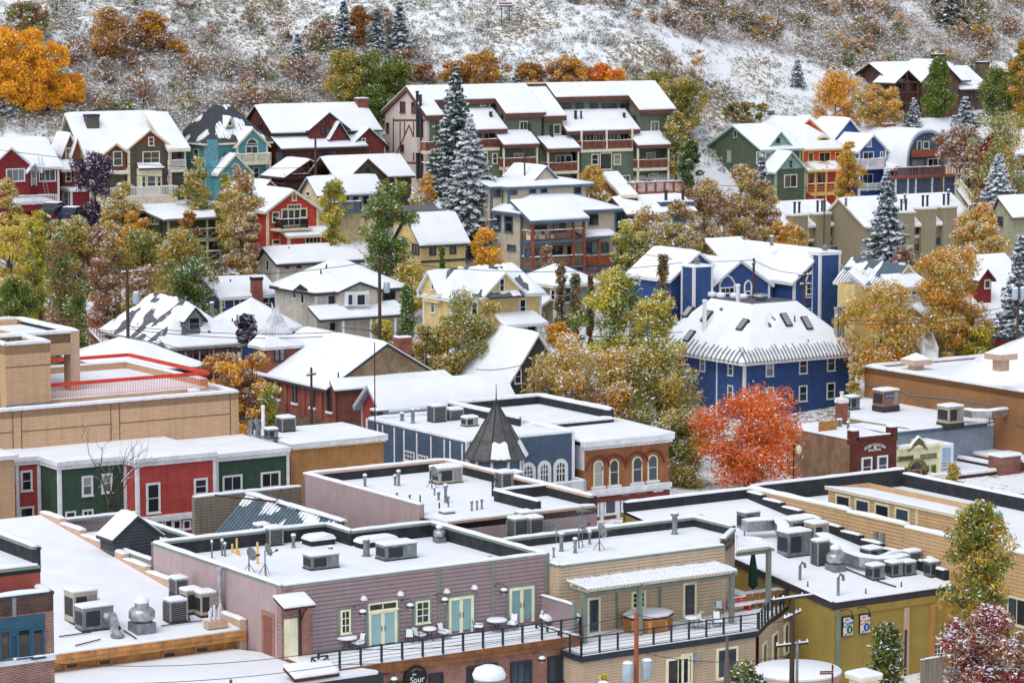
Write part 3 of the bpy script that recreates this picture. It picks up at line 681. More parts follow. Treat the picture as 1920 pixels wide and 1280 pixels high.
 # ---------------------------------------------------------------- left end of the top row
cr(1)
B=house('red_cottage','red cottage with white-framed windows at the far left edge of the upper row',-40,935,336,1120,325,-160)
B.walls(0,B.a1,0,B.b1+4,-1,B.h,RED,corner=WHITE);B.gable(0,B.a1,0,8,B.h,2.9,'a',WHITE,snow=.25)
fgable(B,-45,163,915,822,-1.2,6,RED,WHITE,z0=-1)
for(u,v,w,h,c,g)in((85,977,105,72,3,'pale'),(262,977,95,72,3,'dark')):B.win('f',-1.2 if u<160 else 0,u,v,w,h,WHITE,g,c,1)
B.win('f',0,187,995,34,88,WHITE,'pale',1,2,name='door',door=True)
fgable(B,162,215,940,908,-1.5,1.6,None,WHITE,snow=.12)
a0,z=B.f(95,1095,-5);a1,_=B.f(318,1095,-5);zd=B.f(200,1085,-3)[1]
B.part('porch_deck',M().slab([(a0,-5,zd-.9),(a1,-5,zd-.9),(a1,-.1,zd-.7),(a0,-.1,zd-.7)],.8),RED);B.part('deck_snow',snowquad(M(),[(a0,-4.9,zd-.9),(a1,-4.9,zd-.9),(a1,-.2,zd-.7),(a0,-.2,zd-.7)],.3),SNOW,None,60)
B.rail([(a0-1,-5.1,zd-1),(a1,-5.1,zd-1)],1.0,WHITE,.22,2.4,.07,.035)
L_=empty('ladder',B.wld(*(lambda p:(p[0],-1.0,p[1]))(B.f(262,1085,-1.0))),B.rot,'aluminium ladder leaning against the roof of the red cottage','ladder')
m=M();
for x in(-.22,.22):m.tube([(x,0,0),(x-.35,.9,4.2)],.035,5)
for i in range(11):m.tube([(-.22-.35*i/11,.9*i/11,.25+3.9*i/11),(.22-.35*i/11,.9*i/11,.25+3.9*i/11)],.02,4)
m.build('frame',GALV,L_)
B=house('garden_shed','small red shed with flat snowy roof beside the red cottage',395,1062,342,1172,505,350,cat='shed')
B.walls(0,B.a1,0,B.b1,-.5,B.h,RED,corner=WHITE);B.shed([(-.25,-.3,B.h),(B.a1+.25,-.3,B.h),(B.a1+.25,B.b1+.3,B.h+.1),(-.25,B.b1+.3,B.h+.1)],WHITE,.18,.25)
B.win('l',0,373,1110,26,85,WHITE,'pale',1,2,name='door',door=True)
# ---------------------------------------------------------------- grey house with brown gables
B=house('grey_gabled_house','dark grey house with brown shingled gables and white balcony rail',505,950,345,1130,1040,408)
D=9.5;rise=6.2;B.walls(0,B.a1,0,D,-1.5,B.h,GREY,gab='l',rise=rise,frac=.62,corner=TRIMC)
B.gable(0,B.a1-1.2,0,D,B.h,rise,'a',TRIMC,.4,.35,frac=.62,snow=.25)
fgable(B,716,952,818,722,-.5,6.5,GREY,TRIMC,z0=-1.5,corner=TRIMC);
a0,z=B.f(722,815,-.54);a1,_=B.f(946,815,-.54);zp=B.f(838,735,-.54)[1];B.part('gable_shingles',M().poly([(a0,-.545,z),(a1,-.545,z),((a0+a1)/2,-.545,zp)]),CSH)
fgable(B,585,703,845,800,-.35,4,CSH,TRIMC,z0=B.h-.6,board=0)
B.win('f',-.35,655,885,52,82,TRIMC);B.win('f',-.56,842,790,32,52,TRIMC);B.win('f',-.5,842,883,96,78,TRIMC,cols=2);
z=B.f(840,1010,-1.2)[1];a0,_=B.f(778,1010,-1.2);a1,_=B.f(905,1010,-1.2)
B.walls(a0,a1,-1.2,-.45,-1.5,z+1.5,TRIMC,0,name='bay_wall');B.shed([(a0-.2,-1.5,z+1.5),(a1+.2,-1.5,z+1.5),(a1-.1,-.45,z+2.1),(a0+.1,-.45,z+2.1)],DKTRIM,.2,.06)
B.win('f',-1.22,800,1015,26,70,TRIMC,'blue',1,2);B.win('f',-1.22,843,1015,50,70,TRIMC,'blue',1,2);B.win('f',-1.22,886,1015,26,70,TRIMC,'blue',1,2)
B.win('f',-.02,700,1030,95,55,GREY,'bronze',1,1)
a0,z=B.f(938,945,-.7);a1,_=B.f(1035,945,-.7);B.rail([(a0,-.8,z),(a1,-.8,z),(a1,1.5,z)],1.0,WHITE,.16,1.5,.07,.03);B.part('balcony_deck',M().box(a0,a1,-.9,.2,z-.35,z),TRIMC);zb=B.f(990,832,-1)[1]
B.shed([(a0-.3,-1.3,zb),(a1+.4,-1.3,zb),(a1+.4,4.5,zb+4.0),(a0-.3,4.5,zb+4.0)],TRIMC,.3,.22)
for x in(a0+.1,a1-.1):B.part('porch_post',M().box(x-.09,x+.09,-.9,-.72,-1.5,zb),TRIMC)
B.win('f',-.01,985,872,60,60,GREY,'bronze',2,1)
# left wing with two little gables
fgable(B,348,428,840,745,1.0,3,CSH,TRIMC,z0=-1.5,board=.18);B.win('f',1.0,384,860,40,72,TRIMC,cols=2)
fgable(B,405,450,835,770,.6,3,CSH,TRIMC,z0=B.h-1,board=0,snow=.14);a0,z=B.f(335,935,-.2);a1,_=B.f(420,930,-.2);B.shed([(a0,-.6,z-.3),(a1+.3,-.6,z-.3),(a1+.3,1.1,z+.8),(a0,1.1,z+.8)],TRIMC,.2,.2)
B.win('f',.98,380,985,34,60,TRIMC,'bronze',1,2)
a,z=B.f(512,733,4.5);z1=B.f(512,640,4.5)[1];B.chim(a,4.5,z-2,z1,1.55,.9,GREY,DKTRIM,.0)
B.pipe(628,690,B.ridge_z if False else B.f(628,690,5)[1],16,.06,0)
a0,z=B.f(582,1105,-5);a1,_=B.f(990,1100,-5);B.rail([(a0,-5,z-.1),(a1,-5,z-.1)],1.1,WHITE,.2,2.6,.09,.035)
B.part('terrace_wall',M().box(a0,a1,-5.05,-1,-1.6,z-.1),TRIMC)
fl=empty('flag',B.wld(*(lambda p:(p[0],-1.6,p[1]))(B.f(934,1030,-1.6))),B.rot+.2,'striped flag hanging from the porch of the dark grey house','flag')
M().tube([(0,.1,1.6),(0,-.25,1.9)],.025,5).build('pole',WHITE,fl)
for i,(c,n_)in enumerate(((hexc('8a2030'),'flag_red'),(hexc('c9c4c4'),'flag_white'),(hexc('8a2030'),'flag_red'),(hexc('c9c4c4'),'flag_white'),(hexc('8a2030'),'flag_red'))):
 M().add([(-.2+i*.08,-.22+.03*(i%2),.2),(-.12+i*.08,-.22+.03*((i+1)%2),.2),(-.12+i*.08,-.2+.03*((i+1)%2),1.75 if i>1 else 1.1),(-.2+i*.08,-.2+.03*(i%2),1.75 if i>1 else 1.1)],[(0,1,2,3)]).build('stripe',mat(n_,c),fl)
M().box(-.2,-.04,-.235,-.21,1.1,1.76).build('canton',mat('flag_blue',hexc('2b3560')),fl)
# ---------------------------------------------------------------- teal house
B=house('teal_house','teal house with dark metal hipped roof half bare of snow',1150,800,352,1030,1490,1062)
B.walls(0,B.a1,0,B.b1+3,-1.5,B.h,TEAL,corner=TRIMC);B.hip(0,B.a1,0,B.b1+3.5,B.h,4.2,TRIMC,.55,.8,bare=MGREY,patch=.12,snow=.12)
fgable(B,1322,1490,803,716,-.7,5,TEAL,TRIMC,z0=-1.5,corner=TRIMC,bare=MGREY,patch=-.35)
B.win('f',-.7,1405,787,66,30,TRIMC,'dark',1,1,arch=True);B.win('f',-.7,1404,845,70,62,TRIMC,'dark',2,1)
B.win('l',0,1098,860,30,60,TRIMC)
a,z=B.f(1182,790,-.5);B.part('chimney',M().box(a-.6,a+.6,-.9,0,-1.5,z+.2),pc('teal_stone','4f8590',var=.3,sc=6));
fgable(B,1262,1300,690,650,.9,3,TEAL,TRIMC,z0=B.h+.8,board=0,snow=.1,over=.2);B.win('f',.88,1281,690,28,30,TRIMC,rows=1)
a0,z=B.f(1345,908,-2);a1,_=B.f(1512,908,-2);B.part('balcony_deck',M().box(a0,a1,-2.1,-.7,z-.3,z),TRIMC);B.rail([(a0,-.8,z),(a0,-2,z),(a1,-2,z),(a1,-.8,z)],.95,TRIMC,.16,1.8,.06,.03)
for x in(a0+.1,a1-.1):B.part('porch_post',M().box(x-.1,x+.1,-2.05,-1.85,-2,z-.3),TRIMC)
fgable(B,1222,1398,955,860,-2.2,4,TEAL,TRIMC,z0=-1.5,bare=MGREY,patch=-.25,snow=.15);B.win('f',-2.2,1312,925,46,30,TRIMC,'dark',1,1,arch=True)
B.win('f',-.7,1428,965,34,60,TRIMC);B.win('f',-2.2,1255,985,40,40,TRIMC,'bronze',1,1)
# ---------------------------------------------------------------- brown log house
B=house('brown_log_house','large brown log house with maroon gables and brick chimney',1522,727,357,1010,2075,1397)
D=7.4;rise=B.l(1450,592,-.2)[1]-B.h;B.walls(0,B.a1,0,D,-1.5,B.h,BROWN,gab='l',rise=rise);B.gable(0,B.a1+.8,0,D,B.h,rise,'a',DKTRIM,.5,.4,snow=.24)
fgable(B,1728,1935,715,628,-.8,5,MAROON,DKTRIM,z0=B.h-2.4,board=.2)
for x in(1799,1827,1855):B.win('f',-.8,x,728,22,50,BRN)
B.win('f',-.8,1827,677,20,28,BRN,rows=1)
for x,y in((1447,725),(1475,735)):B.win('l',0,x,y,20,55,BRN)
B.win('l',0,1460,683,18,26,BRN,rows=1)
a0,z0=B.f(1585,830,-2.2);a1,_=B.f(2050,822,-2.2);zt=B.f(1525,768,0)[1]
B.walls(.3,a1,-1.6,0,-1.5,z0,BROWN);B.shed([(-.2,-2.4,z0),(a1,-2.4,z0),(a1,.0,zt),(-.2,.0,zt)],DKTRIM,.25,.22)
for x,y,w,h,c in((1560,880,45,65,2),(1632,883,30,62,1),(1755,862,26,36,1),(1840,860,80,50,2)):B.win('f',-1.6,x,y,w,h,BRN,'dark',c,1)
a0,z=B.f(1790,940,-2.5);B.rail([(a0,-2.5,z),(a0+6,-2.5,z)],1,BRN,.2,2,.06,.03)
cr(2)
fgable(B,58,238,800,714,-1.5,6,MAROON,DKTRIM,z0=-1.5,board=.2)
for x in(86,124,162):B.win('f',-1.5,x,850,28,28,TRIMB,rows=1)
B.win('f',-1.5,122,788,24,36,TRIMC,rows=1)
a,z=B.f(113,650,3.2);z1=B.f(113,552,3.2)[1];B.chim(a,3.2,z-1,z1,1.4,1.0,BRICKR,BRICKR,.12)
fgable(B,-60,28,755,680,-1.4,3,MAROON,DKTRIM,z0=B.h-3,board=0,snow=.15)
# open timber gable below
cr(1)
B=Bd('gabled_footbridge','dark open timber gable roof with snowy left slope below the brown log house','shelter',1590,985,347,1040)
a1,_=B.f(1860,978,0);r=B.f(1752,890,0)[1]-B.h
B.gable(0,a1,0,5,B.h,r,'b',BRN,.3,.3,snow=.18);
for x in(.3,a1/2,a1-.3):B.part('post',M().box(x-.12,x+.12,.2,.44,-1.5,B.h+(r*.95 if abs(x-a1/2)<.1 else.2)),BRN)
B.part('tie_beam',M().box(0,a1,.15,.4,B.h-.1,B.h+.15),BRN);B.part('floor',M().box(0,a1,0,5,.2,.4),BRN);B.rail([(0,.1,.4),(a1,.1,.4)],.9,BRN,.2,2,.05,.03)
cr(2)
B=house('olive_cottage','olive cottage with a small front gable below the big apartment block',-30,985,344,1090,390,-90)
B.walls(0,B.a1,0,6,-1.5,B.h,OLIVE);r=B.f(180,868,3)[1]-B.h;B.gable(0,B.a1,0,6,B.h,r,'a',TRIMB,.45,.3,snow=.22)
fgable(B,48,235,975,885,-.8,4,OLIVE,TRIMB,z0=-1.5);B.win('f',-.8,147,952,32,38,TRIMB,rows=1);B.win('f',0,346,1015,42,62,TRIMB,cols=2,rows=1);B.win('f',-.8,232,1020,36,60,TRIMB)
# ---------------------------------------------------------------- the big apartment block
B=house('green_apartment_block','long green apartment block with brown fascias and stepped snowy roofs',478,632,361,1000,1842,245,cat='apartment block')
D=B.b1;L=B.a1;rise=B.l(380,492,0)[1]-B.h+.1;ft=.58
B.walls(0,.3,0,D,-2.5,B.h,HALFT,.2,'l',rise,1-ft)
k=rise/(D*(1-ft)if False else D*ft);tm=D*ft
bm=D*(1-ft);kf=rise/bm;kb=rise/(D-bm);Z=lambda b:B.h+kf*b+.1
half=M()
def bar(p,q,w=.12):
 d=Vector((0,q[0]-p[0],q[1]-p[1]));n_=Vector((0,-d.z,d.y)).normalized()*w
 pts=[Vector((-.06,p[0],p[1]))+n_,Vector((-.06,q[0],q[1]))+n_,Vector((-.06,q[0],q[1]))-n_,Vector((-.06,p[0],p[1]))-n_]
 M().add(pts+[x+Vector((.06,0,0))for x in pts],[(0,1,2,3),(0,4,5,1),(2,6,7,3),(1,5,6,2),(3,7,4,0)]).build('timber_bar',TRIMB,B.o)
Lp=lambda u,v:B.l(u,v,0)
for p,q in(((292,660),(292,850)),((330,680),(330,850)),((405,680),(405,900)),((380,700),(312,855)),((380,700),(455,895)),((295,672),(470,672)),((355,680),(355,760)),((455,670),(455,950)),((292,905),(455,912))):bar(Lp(*p),Lp(*q))
for u,v,w,h in((345,600,30,65),(407,602,26,62),(261,712,16,56),(343,828,18,45),(260,815,16,40)):B.win('l',0,u,v,w,h,TRIMB,'brown')
for u,v0,v1,r_ in((424,515,1000,.19),(441,535,1000,.19)):
 b_,z1_=B.l(u,v0,-.35);_,z0_=B.l(u,v1,-.35);B.part('flue_pipe',M().lathe([(r_,z0_),(r_,z1_),(r_*1.2,z1_),(r_*1.2,z1_+.15)],(-.35,b_,0),10),DKMETAL,None,50)
b_,z_=B.l(418,810,-.6);B.part('vent_box',M().box(-.9,-.02,b_-.7,b_+.7,z_-.9,z_+.9),HALFT)
aF=lambda u,v,b=0:B.f(u,v,b)[0];zF=lambda u,v,b=0:B.f(u,v,b)[1]
bC=bm*.58
seg=[(-.4,aF(560,700)),(aF(880,600,1),aF(1130,660)),(aF(1120,680),aF(1245,672)),(aF(1625,600,1),L+.4)]
low=[0,0,.45,0]
for(p,q),dz in zip(seg,low):
 B.shed([(p,-.5,Z(-.5)-dz),(q,-.5,Z(-.5)-dz),(q,bm,Z(bm)-dz),(p,bm,Z(bm)-dz)],TRIMB,.62,.2)
up=[(seg[0][1],seg[1][0]),(seg[2][1],seg[3][0])]
for p,q in up:B.shed([(p,bC-.5,Z(bC-.5)),(q,bC-.5,Z(bC-.5)),(q,bm,Z(bm)),(p,bm,Z(bm))],TRIMB,.6,.2)
B.shed([(-.4,bm,Z(bm)),(L+.4,bm,Z(bm)),(L+.4,D+.5,Z(bm)-kb*(D+.5-bm)),(-.4,D+.5,Z(bm)-kb*(D+.5-bm))],TRIMB,.5,.2)
B.walls(.3,L,bC,D,-2.5,Z(bC)-.45,SAGE,.2)
for(p,q),dz in zip(seg,low):
 p2,q2=max(p+.4,.31),min(q-.35,L-.02);B.walls(p2,q2,0,bC-.01,-2.5,B.h-.5-dz,SAGE,.2)
 for x in(p2,q2):B.part('cheek_wall',M().slab([(x-.05,.02,Z(.02)-.5-dz),(x+.05,.02,Z(.02)-.5-dz),(x+.05,bC,Z(bC)-.5-dz),(x-.05,bC,Z(bC)-.5-dz)],4),SAGE)
 # lower roofs over the balconies
def lowroof(u0,u1,vf,vb_,bf=-1.0):
 a0,a1=aF(u0,vf,bf),aF(u1,vf,bf);zf=zF((u0+u1)/2,vf,bf);zb_=zF((u0+u1)/2-30,vb_,bC)
 B.shed([(a0,bf,zf),(a1,bf,zf),(a1,bC-.02,zb_),(a0,bC-.02,zb_)],TRIMB,.5,.2);return a0,a1,zf
lowroof(1262,1668,728,612);lowroof(740,928,722,605);lowroof(560,745,735,610)
def bay(u0,u1,vf,vbk,vdeck,vbot,bf=-2.2,wallb=-.3):
 a0,a1=aF(u0,vf,bf),aF(u1,vf,bf);zf=zF((u0+u1)/2,vf,bf);zb_=zF((u0+u1)/2,vbk,0)
 B.shed([(a0-.1,bf-.2,zf),(a1+.1,bf-.2,zf),(a1+.1,-.02,zb_),(a0-.1,-.02,zb_)],TRIMB,.45,.2);balc(u0,u1,vdeck,bf);B.walls(a0,a1,wallb,-.02,-2.5,zf,SAGE,.2)
 for x in(a0+.1,a1-.1):B.part('porch_post',M().box(x-.1,x+.1,bf,bf+.2,-2.5,zf-.3),TRIMC)
def balc(u0,u1,vd,bf):
 a0,a1=aF(u0,vd,bf),aF(u1,vd,bf);z=zF((u0+u1)/2,vd,bf)
 B.part('balcony_deck',M().box(a0,a1,bf,-.02,z-.35,z),TRIMC);B.rail([(a0,-.1,z),(a0,bf+.1,z),(a1,bf+.1,z),(a1,-.1,z)],1.0,CEDAR,.13,1.2,.06,.02,cap=.06)
 B.part('glass_screen',M().box(a0+.1,a1-.1,bf+.12,bf+.13,z+.12,z+.9),GL['blue'])
bay(905,1098,805,728,930,960);bay(1152,1328,828,760,955,960);bay(1655,1832,808,735,937,960)
balc(1338,1628,832,-1.4);balc(770,885,825,-1.4);balc(478,560,842,-1.4)
for a_,b_,z_ in(((1338,1628),-1.2,838),):
 a0,a1=aF(1338,838,-1.2),aF(1628,838,-1.2);z=zF(1480,842,-1.2);B.walls(a0,a1,-1.2,-.03,-2.5,z-.1,SAGE,.2);B.walls(a0,a1,.4,bC-.02,z-.2,z+2.4,SAGE,.2)
 for u in(1342,1482,1625):x=aF(u,800,-1.3);B.part('porch_post',M().box(x-.1,x+.1,-1.35,-1.15,z,z+2.6),TRIMC)
a0,a1=aF(770,830,-1.2),aF(885,830,-1.2);z=zF(820,838,-1.2);B.walls(a0-4,a1,-1.2,-.03,-2.5,z-.1,SAGE,.2);B.walls(a0-6,a1,.4,bC-.02,z-.2,z+2.3,SAGE,.2)
W=lambda b,u,v,w,h,c=1,r=2,fr=TRIMC,g='dark':B.win('f',b,u,v,w,h,fr,g,c,r)
W(0,1015,703,46,56,2,1);W(-.0,1201,722,40,58,1,1);W(0,1748,705,46,58,2,1,g='pale')
for u,w in((1240,80),(1328,40),(1408,40),(1495,80),(1580,50)):W(bC,u,591,w,26,2,1,DKTRIM,'blue')
W(bC,787,578,30,30,1,1);W(bC,850,595,50,60,1,1)
for u in(1385,1440,1520,1575):W(.4,u,765,46,50,2,1,TRIMC,'blue')
W(.4,820,760,70,50,2,1)
for u in(1413,1538):W(-1.2,u,890,40,62)
W(-1.2,1474,900,66,95,1,1,TRIMC,'bronze')
W(-.3,990,880,60,50,2,1);W(-.3,1220,888,55,45,2,1);W(-.3,1265,888,40,45,1,1,WHITE,'blue');W(-.3,1725,872,50,45,2,1)
W(-.0,928,845,22,60);W(0,1127,895,24,55,1,1);W(0,1158,865,18,40);W(-.0,1666,850,20,60);W(-.3,1740,990,60,45,2,1,g='pale');W(-1.2,1585,1000,50,45,2,1)
W(-1.2,800,880,30,60);W(-1.2,855,885,30,60)
for u,v,h_,r_ in((1050,632,42,.2),(1176,655,40,.2),(1307,695,75,.18),(1338,682,58,.12),(1578,675,42,.18),(1630,684,36,.18),(834,670,42,.2),(890,682,38,.2)):
 a_,z_=B.f(u,v,.8);m=M().lathe([(r_,-.5),(r_,h_/ck*B.Y/F),(r_*1.15,h_/ck*B.Y/F),(r_*1.15,h_/ck*B.Y/F+.12)],(a_,.8,z_),10);B.part('chimney_pipe',m,DKMETAL,None,50)
for u,v0,v1 in((1048,690,760),(1175,700,790)):a_,z1_=B.f(u,v0,-.25);_,z0_=B.f(u,v1,-.25);B.part('flue_pipe',M().lathe([(.2,z0_),(.2,z1_)],(a_,-.25,0),10),DKMETAL,None,50)
# ramp and fence in front
Bk=B
a0,z0=B.f(1480,965,-5);
r_=Bd('snowy_ramp','sloping snow covered roofed stair below the apartment block','stair',1655,1088,340,1120);b1=r_.l(1480,965,0)
pa=[(0,0,r_.h),(2.6,0,r_.h),(2.6,9,r_.h+2.3),(0,9,r_.h+2.3)]
pw=[r_.loc(P(*q))for q in((1560,1090,340),(1655,1088,340.5),(1545,962,352),(1445,962,351.5))]
r_.shed([tuple(p)for p in pw],TRIMC,.35,.2);r_.part('stringer',M().slab([tuple(p-Vector((0,0,.3)))for p in pw],1.2),BROWN)
r_=Bd('red_deck_fence','red timber fence with glass panels in front of the apartment block','fence',1600,1075,345,1085);a1,_=r_.f(1905,1065,0)
r_.rail([(0,0,0),(a1,0,0)],1.25,CEDAR,.16,1.25,.07,.03,cap=.1);r_.part('deck',M().box(0,a1,.05,3,-1.2,-.02),CEDAR)
# ---------------------------------------------------------------- top row, right
cr(3)
B=house('green_gabled_house','dark green gabled house with pale green front gables, right of the hillside meadow',440,830,383,1110,655,150)
D=B.b1;rise=B.l(290,700,0)[1]-B.h;fr=1-(B.l(290,700,0)[0]/D)if False else B.l(290,700,0)[0]/D
GREEN=pc('dark_green_siding','4d5743');LG=pc('pale_green_shingle','7d9a8c')
B.walls(0,B.a1,0,D,-1.5,B.h,GREEN,gab='l',rise=rise,frac=fr,corner=LG);B.gable(0,B.a1,0,D,B.h,rise,'a',LG,.45,.4,frac=fr,snow=.22)
fgable(B,487,592,800,735,.3,5,LG,LG,z0=B.h-.3,board=0);B.win('f',.3,530,785,32,40,LG,rows=1)
fgable(B,520,682,948,848,-3.2,3.3,GREEN,LG,z0=-2,corner=LG);a0,z=B.f(522,945,-3.25);a1,_=B.f(678,945,-3.25);zp=B.f(600,862,-3.25)[1];B.part('gable_shingles',M().poly([(a0,-3.25,z),(a1,-3.25,z),((a0+a1)/2,-3.25,zp)]),LG)
B.win('f',-3.26,601,916,26,48,LG);B.win('f',-3.2,600,1010,72,74,WHITE,'brown',2,1)
for u,v,w,h in((297,748,20,44),(262,872,22,68),(175,850,28,28),(226,972,34,28)):B.win('l',0,u,v,w,h,WHITE if u==226 else LG,'pale' if u!=297 else 'dark',rows=1)
B.win('f',0,475,880,36,66,WHITE,'pale',1,1);B.win('l',0,425,880,20,66,WHITE,'pale',1,1);B.win('f',0,508,1010,24,70,DKTRIM,'bronze',1,1,name='door',door=True)
# scarlet house
B=house('scarlet_house','scarlet house with golden trim and wrap porch between green and blue houses',668,835,388,1110,895,652)
D=8;B.walls(0,B.a1,0,D,-1.5,B.h,RORANGE,corner=YTRIM);B.hip(0,B.a1,0,D,B.h,B.f(760,700,3)[1]-B.h,YTRIM,.5,1,snow=.22)
a0,z=B.f(595,765,6);a1,_=B.f(800,765,6);zp=B.f(695,662,6)[1]
B.walls(a0,a1,6,14,-1,z,RORANGE,.22,'f',zp-z);B.gable(a0,a1,6,14,z,zp-z,'b',YTRIM,.35,.35,snow=.22);B.gable(a0+.3,a1-.3,5.75,6,z-.25,zp-z,'b',RORANGE,.05,.05,snow=0,name='barge_board')
for u,w,c in((713,30,1),(790,64,2),(862,28,1)):B.win('f',0,u,877,w,56,YTRIM,'brown',c,1)
m,q=B.f(783,800,.9);mm=M();k=10;rad=1.35
B.part('eyebrow_dormer',M().rings([[(m+rad*math.cos(math.pi*i/k),y,q+.62*rad*math.sin(math.pi*i/k))for i in range(k+1)]for y in(.75,2.6)]),YTRIM,None,50)
B.part('pane',M().poly([(m+.8*rad*math.cos(math.pi*i/k),.73,q+.1+.42*rad*math.sin(math.pi*i/k))for i in range(k+1)]),GL['brown']);B.part('snow_cap',M().rings([[(m+1.08*rad*math.cos(math.pi*i/k),y,q+.05+.78*rad*math.sin(math.pi*i/k))for i in range(k+1)]for y in(.95,2.9)]),SNOW,None,60)
a0,z=B.f(695,952,-2);a1,_=B.f(905,948,-2);B.shed([(a0-.2,-2.2,z),(a1,-2.2,z),(a1,-.02,z+.95),(a0+.2,-.02,z+.95)],YTRIM,.25,.15,bare=mat('cream_roofing',hexc('c9b896')),patch=-.2)
zd=B.f(760,1075,-2)[1];B.part('porch_deck',M().box(a0,a1,-2,-.02,zd-.4,zd),YTRIM);B.rail([(a0,-.1,zd),(a0,-1.9,zd),(a1,-1.9,zd)],1.1,YTRIM,0,1.7,.08,.03,mid=(.4,.7))
for u in(693,740,800,860):x=B.f(u,1000,-1.9)[0];B.part('porch_post',M().box(x-.1,x+.1,-2,-1.8,-1.5,z),YTRIM)
for u,w,c in((715,30,1),(778,60,2)):B.win('f',0,u,995,w,60,YTRIM,'brown',c,1)
a0,z=B.f(660,1125,-4.5);a1,_=B.f(765,1125,-4.5);B.part('red_ramp',M().slab([(a0,-4.5,z),(a1,-4.5,z),(a1,-2,z+.9),(a0+.6,-2,z+.9)],.3),pc('red_carpet_boards','8a2f2c'))
# blue gabled house
B=house('blue_gabled_house','bright blue house with white balcony beside the arched roof house',985,838,393,1090,1130,945)
D=9;_,(a0,a1,z,r)=fgable(B,985,1132,832,752,0,D,NAVY,WHITE,z0=-1.5,corner=WHITE,over=.45)
B.win('f',0,1038,803,28,36,WHITE,cols=2);B.win('f',0,1034,872,62,52,WHITE,'blue',2,1);B.win('f',0,1108,868,16,44,WHITE,rows=1);B.win('l',0,962,862,16,36,WHITE,rows=1)
a0,z=B.f(985,936,-1.6);a1,_=B.f(1130,932,-1.6);B.part('balcony_deck',M().box(a0,a1,-1.7,-.02,z-.3,z),WHITE);B.rail([(a0,-.1,z),(a0,-1.6,z),(a1,-1.6,z),(a1,-.1,z)],1.0,WHITE,.16,1.6,.07,.035,cap=.1)
B.win('f',0,1030,1000,60,60,WHITE,'blue',2,1);zr=B.f(1150,945,-2)[1];B.shed([(a1-.2,-1.8,zr),(a1+2,-1.8,zr),(a1+2,.5,zr+1),(a1-.2,.5,zr+1)],WHITE,.2,.2)
zd=B.f(1060,1065,-1.6)[1];B.rail([(a0,-1.6,zd),(a1,-1.6,zd)],.9,WHITE,.16,1.6,.07,.035)
for x in(a0+.1,a1-.1):B.part('porch_post',M().box(x-.09,x+.09,-1.65,-1.47,-1.5,z),WHITE)
a0,z=B.f(830,785,6);a1,_=B.f(1020,785,6);zp=B.f(935,662,6)[1];B.walls(a0,a1,6,16,-1,z,NAVY,0,'f',zp-z);B.gable(a0,a1,6,16,z,zp-z,'b',WHITE,.35,.35,snow=.22);B.gable(a0+.3,a1-.3,5.75,6,z-.25,zp-z,'b',NAVY,.05,.05,snow=0,name='barge_board')
# arched roof house
B=house('arched_roof_house','slate blue house with snowy barrel arch roof and timber balcony',1242,935,393,1125,1462,1200)
k=16;ux=B.a1;ap=B.f(1355,732,0)[1]-B.h;D=12
def arch(r,y,dz=0,kk=k):return[(ux/2-(ux/2)*r*math.copysign(abs(math.cos(math.pi*i/kk))**.8,math.cos(math.pi*i/kk)),y,B.h+dz+ap*r*math.sin(math.pi*i/kk)**.9)for i in range(kk+1)]
B.walls(0,ux,0,D,-2,B.h,BLUED,.25);f_=arch(.96,0);B.part('arch_wall',M().poly(f_),BLUED)
B.part('roof',M().rings([arch(1.03,-.5),arch(1.03,D),arch(.96,D),arch(.96,-.5),arch(1.03,-.5)],close=False,cap=False),pc('pale_blue_trim','7f8fa3'),None,40)
B.part('snow_cover',M().rings([arch(1.03,-.35),arch(1.06,-.3,.08),arch(1.065,D-1,.1),arch(1.03,D,.0)],close=False,cap=False),SNOW,None,60)
B.win('f',-.02,1318,815,24,60,WHITE,'dark',1,1);B.win('f',-.02,1357,810,34,44,WHITE,'blue',1,1);
a0,z=B.f(1275,878,-.3);a1,_=B.f(1448,878,-.3);B.part('balcony_front',M().box(a0,a1,-.5,-.05,z,z+.95),CEDAR);B.win('f',-.02,1310,912,70,50,BLUED,'pale',2,1,name='window');B.win('f',-.02,1395,908,60,50,WHITE,'dark',2,1)
a0,z=B.f(1182,990,-2.5);a1,_=B.f(1530,985,-2.5);B.part('deck',M().box(a0,a1,-2.6,0,z-.25,z),CEDAR);B.rail([(a0,-2.5,z),(a1,-2.5,z)],1.15,CEDAR,.5,2.0,.07,.03,cap=.1);B.walls(a0+.3,a1-.2,-2.3,-.05,-2,z-.26,BLUED,.25)
for u in(1190,1258,1302,1393,1455,1525):x=B.f(u,1050,-2.5)[0];B.part('deck_post',M().box(x-.09,x+.09,-2.55,-2.37,-2,z-.26),WHITE)
a,z=B.f(1176,725,6);B.chim(a,7,z-3,B.f(1176,692,7)[1],1.6,1.0,BRICKR,BRICKR,.12)
